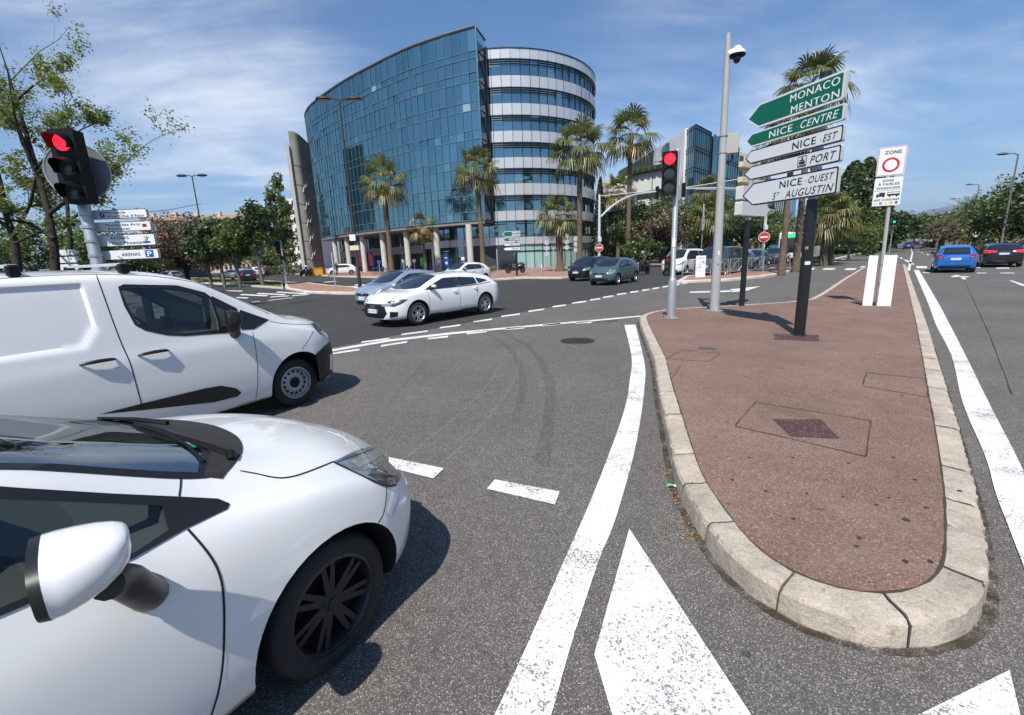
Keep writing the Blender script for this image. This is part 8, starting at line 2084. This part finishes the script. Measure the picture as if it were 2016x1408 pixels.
# ------------------------------------------------------------------ other buildings
PALEW = mat('white_panels', (.62, .62, .61), .6, vary=.06, vscale=.4); TGLASS = coated_glass('tower_glass', (.015, .045, .055), (.42, .60, .62), .38)
wbld = thing('office_building', 'white clad office with dark glass corner tower right of the drum', 'building', (0, 0, 0))
HT = at(1370, 245, 84).z
tw = [gp(1287, 295, HT), gp(1350.5, 258, HT), gp(1370, 245, HT), gp(1400.5, 261, HT), gp(1416, 270, HT), gp(1455, 291, HT)]
tw = [Vector((q.x, q.y, 0)) for q in tw]
bk_ = [tw[5]+Vector((-14, 26, 0)), tw[0]+Vector((-2, 22, 0))]
b = MB(); b.prism([(q.x+.0, q.y+.4) for q in tw+bk_], (0, 0, 0), (1, 0, 0), (0, 1, 0), ZV, HT-.3); b.build('core', STEEL, wbld)
def facewall(mb, a, c, z0, z1_, nx, nz, mi=0, r=random.Random(6), jit=.008):
    d = (c-a).normalized(); n_ = Vector((d.y, -d.x, 0)); n_ = n_ if n_.y < 0 else -n_
    for i in range(nx):
        for j in range(nz):
            p, q = a.lerp(c, i/nx), a.lerp(c, (i+1)/nx); za, zb_ = z0+(z1_-z0)*j/nz, z0+(z1_-z0)*(j+1)/nz; o1, o2 = n_*r.gauss(0, jit), n_*r.gauss(0, jit)
            mb.quad(p+ZV*za+o1, q+ZV*za+o2, q+ZV*zb_+o2, p+ZV*zb_+o1, mi, min(.93, max(0, r.gauss(.45, .12))))
b = MB(); facewall(b, tw[0], tw[1], 0, HT, 14, 22, 0); b.quad(tw[0]+ZV*HT, tw[1]+ZV*HT, tw[1]+ZV*HT+Vector((0, 8, 0)), tw[0]+ZV*HT+Vector((0, 8, 0))); b.build('white_wall', PALEW, wbld)
b = MB(); d_ = (tw[1]-tw[0]); b.box((tw[1].x, tw[1].y-.1, HT/2), (.7, .9, HT+.6)); b.build('white_pier', mat('bright_cladding', (.72, .72, .71), .6), wbld)
b = MB()
for a, c, n_ in ((tw[1], tw[2], 5), (tw[2], tw[3], 8), (tw[3]+Vector((.8, .8, 0)), tw[4]+Vector((.3, .3, 0)), 3), (tw[4], tw[5], 8)): facewall(b, a, c, 2, HT, n_, 6)
b.build('tower_glass', TGLASS, wbld)
b = MB(); 
for k in range(1, 7):
    z = 2+(HT-2)*k/6
    for a, c in ((tw[1], tw[2]), (tw[2], tw[3]), (tw[4], tw[5])):
        d = (c-a).normalized(); 
        for dz in (0, -.55): b.tube([a+ZV*(z+dz)+Vector((0, -.05, 0)), c+ZV*(z+dz)+Vector((0, -.05, 0))], .10, 4)
for q in (tw[1], tw[2], tw[3], tw[4], tw[5]): b.tube([q+ZV*2+Vector((0, -.06, 0)), q+ZV*HT+Vector((0, -.06, 0))], .12, 4)
for a, c, n_ in ((tw[1], tw[2], 5), (tw[2], tw[3], 8), (tw[4], tw[5], 8)):
    for k in range(1, n_): q = a.lerp(c, k/n_); b.tube([q+ZV*2+Vector((0, -.05, 0)), q+ZV*HT+Vector((0, -.05, 0))], .045, 4)
b.build('glazing_bars', STEEL, wbld)
d = (tw[1]-tw[0]).normalized(); n_ = Vector((d.y, -d.x, 0)); n_ = n_ if n_.y < 0 else -n_
zw0, zw1 = at(1317, 305, (tw[0].y+tw[1].y)/2).z, at(1317, 283, (tw[0].y+tw[1].y)/2).z; q = tw[0].lerp(tw[1], .46)
b = MB(); b.prism([(-1.2, zw0), (1.2, zw0), (1.2, zw1), (-1.2, zw1-.5)], q+n_*.05, d, ZV, n_, .6); b.build('oriel_window', TGLASS, wbld)
# low terrace wing in front
wing = thing('office_wing', 'low white wing with dark louvres and terrace slabs behind the trees', 'building', (0, 0, 0))
HW = at(1286, 338, 80).z; a0, c0_ = gp(1183, 356, HW), gp(1340, 326, HW); a0 = Vector((a0.x, a0.y, 0)); c0_ = Vector((c0_.x, c0_.y, 0))
b = MB(); b.prism([(a0.x, a0.y), (c0_.x, c0_.y), (c0_.x+4, c0_.y+14), (a0.x+2, a0.y+14)], (0, 0, HW-3.0), (1, 0, 0), (0, 1, 0), ZV, 3.0); b.build('parapet', PALEW, wing)
b = MB(); b.prism([(a0.x+.3, a0.y+.5), (c0_.x-.2, c0_.y+.5), (c0_.x+3, c0_.y+13), (a0.x+2, a0.y+13)], (0, 0, 0), (1, 0, 0), (0, 1, 0), ZV, HW-3.0); b.build('dark_floors', mat('wing_dark', (.03, .032, .036), .4), wing)
d = (c0_-a0); b = MB()
for z in (HW-5.6, HW-9.4):
    if z > 1: b.prism([(a0.x+d.x*.02, a0.y+d.y*.02-1.6), (a0.x+d.x*.75, a0.y+d.y*.75-1.6), (a0.x+d.x*.75, a0.y+d.y*.75+1), (a0.x+d.x*.02, a0.y+d.y*.02+1)], (0, 0, z), (1, 0, 0), (0, 1, 0), ZV, 1.15)
b.build('terrace_slab', PALEW, wing)
b = MB()
for k in range(9): b.tube([a0+d*.05+ZV*(HW-3.2-.22*k)+Vector((0, .3, 0)), a0+d*.50+ZV*(HW-3.2-.22*k)+Vector((0, .3, 0))], .07, 4)
b.build('louvres', GALV, wing)
b = MB(); b.box((a0.x+d.x*.2, a0.y-1.0, 1.7), (7.5, .4, 3.4), math.atan2(d.y, d.x)); b.build('garage_wall', mat('garage_grey', (.17, .17, .18), .7), wing)
b = MB()
for k in range(7): b.box((a0+d*(.45+.07*k)+ZV*(HW+.3)).to_tuple(), (1.6, 1.2, .9), .4, 0, .2)
b.build('roof_plants', L_MID, wing)
# pale balcony block right of the tower, blue block, left hand blocks
def block(label, x0, x1, ytop, Y, dep, m, floors, cols, wm=DARKG, roof=None, name='apartment_building', cat='building', group=None, bal=False, yaw=0):
    a, c = at(x0, ytop, Y), at(x1, ytop, Y+yaw); hgt = max(a.z, c.z); t = thing(name, label, cat, (a.x, a.y, 0), 0, group); W_ = math.hypot(c.x-a.x, c.y-a.y); an = math.atan2(c.y-a.y, c.x-a.x); ca, sa = math.cos(an), math.sin(an); L_ = lambda x, y, z: (x*ca-y*sa, x*sa+y*ca, z)
    b = MB(); b.add([L_(*q) for q in ((0, 0, 0), (W_, 0, 0), (W_, dep, 0), (0, dep, 0), (0, 0, hgt), (W_, 0, hgt), (W_, dep, hgt), (0, dep, hgt))], [(0, 1, 5, 4), (1, 2, 6, 5), (2, 3, 7, 6), (3, 0, 4, 7), (4, 5, 6, 7)]); b.build('wall', m, t); fh = hgt/floors
    for i in range(floors):
        for j in range(cols):
            x = W_*(j+.5)/cols; b = MB(); b.box(L_(x, -.03, fh*(i+.52)), (W_/cols*.5, .12, fh*.5), an); b.build('window', wm, t)
        if bal: b = MB(); b.box(L_(W_/2, -.8, fh*(i+.12)), (W_*1.02, 1.6, fh*.34), an); b.build('balcony', m, t)
    if roof:
        b = MB(); e = .6; b.add([L_(*q) for q in ((-e, -e, hgt), (W_+e, -e, hgt), (W_+e, dep+e, hgt), (-e, dep+e, hgt), (2, dep/2, hgt+2.2), (W_-2, dep/2, hgt+2.2))], [(0, 1, 5, 4), (1, 2, 5), (2, 3, 4, 5), (3, 0, 4)]); ro = b.build('roof', roof, t)
        for k in range(max(2, int(W_/7))): b = MB(); b.box(L_(3+k*(W_-6)/max(1, int(W_/7)-1), dep*.35, hgt+1.9), (1.3, 1.0, 2.2), an); b.build('chimney', m, ro)
    return t
TERRA = mat('terracotta_tiles', (.38, .12, .05), .85, vary=.25, vscale=1.2); PINK = mat('pink_render', (.62, .42, .33), .85, vary=.1); CREAM = mat('cream_render', (.62, .55, .42), .85, vary=.08); WREN = mat('white_render', (.66, .65, .62), .85, vary=.06)
block('cream block with balconies between the glass tower and the direction panels', 1452, 1520, 316, 120, 18, CREAM, 7, 5, bal=True, yaw=14)
bb = block('pale blue glass block behind the palm trunks', 1508, 1572, 352, 135, 20, coated_glass('pale_blue_glass', (.16, .42, .62), (.55, .80, .95), .30), 1, 1, group=None, name='office_building')
b = MB()
for k in range(9): b.box((3.2+.55*k, -.1, 13), (.16, .2, 9.0))
for k in range(5): b.box((4.2+.8*k, -.1, 5.2), (.5, .2, .9))
b.build('facade_fins', mat('fin_grey', (.35, .42, .50), .5), bb)
for L in (('long pink block with chimneys far left behind the trees', 262, 345, 437, 150, 14, PINK, 5, 12, DARKG, mat('old_roof', (.30, .19, .13), .9, vary=.2)), ('pink block with chimneys right of the slender lamp', 352, 480, 436, 155, 14, PINK, 5, 14, DARKG, mat('old_roof', (.30, .19, .13), .9)), ('low building with orange tiled roof behind the white panels', 292, 330, 470, 85, 10, mat('slatted_front', (.16, .15, .14), .7), 2, 4, DARKG, TERRA), ('white apartment block behind the poplar like tree', 548, 604, 392, 140, 16, WREN, 8, 5, DARKG, None)): block(*L, name='apartment_building', group=None)
# distant wooded hills
HILL = mat('wooded_hill', (.055, .075, .045), .95, vary=.35, vscale=.004)
def ridge(P, D, dep, seed):
    r = random.Random(seed); b = MB(); Q = smooth_path([at(x, y, D) for x, y in P], 8); n = len(Q); rows = 7; vs = []
    for j in range(rows):
        f = j/(rows-1); k = math.sin(math.pi*min(1, f*1.0)*.999) if f <= .5 else math.sin(math.pi*f)
        for i, q in enumerate(Q):
            h = (q.z+r.uniform(-1, 1)*D*.0012)*max(0, (1-abs(f-.5)*2))**.8; away = Vector((q.x, q.y, 0)).normalized()*dep*(f-.5)*2; vs.append(Vector((q.x, q.y, h-3))+away)
    b.add(vs, [(j*n+i, j*n+i+1, (j+1)*n+i+1, (j+1)*n+i) for j in range(rows-1) for i in range(n-1)]); return tag(b.build('hills', HILL, smooth=True, angle=180), kind='structure')
ridge([(1560, 448), (1680, 436), (1760, 428), (1800, 421), (1840, 411), (1890, 404), (1940, 416), (1975, 408), (2016, 397), (2080, 385), (2200, 392)], 7600, 1500, 1)
ridge([(1650, 462), (1740, 452), (1780, 446), (1815, 441), (1850, 448), (1900, 452), (1990, 446), (2100, 440)], 4200, 900, 2)
# overhead cable on the left
b = MB(); b.tube([at(275, 419, 30), at(335, 413, 38), at(396, 401, 46)], .02, 4); tag(b.build('overhead_cable', BLACKPL), 'thin dark cable hanging between the left post and the slender lamp', 'cable')
# ------------------------------------------------------------------ air between here and the hills
hzm = bpy.data.materials.new('haze_air'); hzm.use_nodes = True; t = NT(hzm.node_tree); t.n.clear()
pv = t.new('ShaderNodeVolumePrincipled'); pv.inputs['Color'].default_value = (.62, .78, 1, 1); pv.inputs['Density'].default_value = 9e-5; pv.inputs['Anisotropy'].default_value = 0.1
out = t.new('ShaderNodeOutputMaterial'); t.l.new(pv.outputs[0], out.inputs['Volume'])
b = MB(); b.box((0, 0, 420), (32000, 32000, 846)); tag(b.build('haze', hzm), kind='stuff')
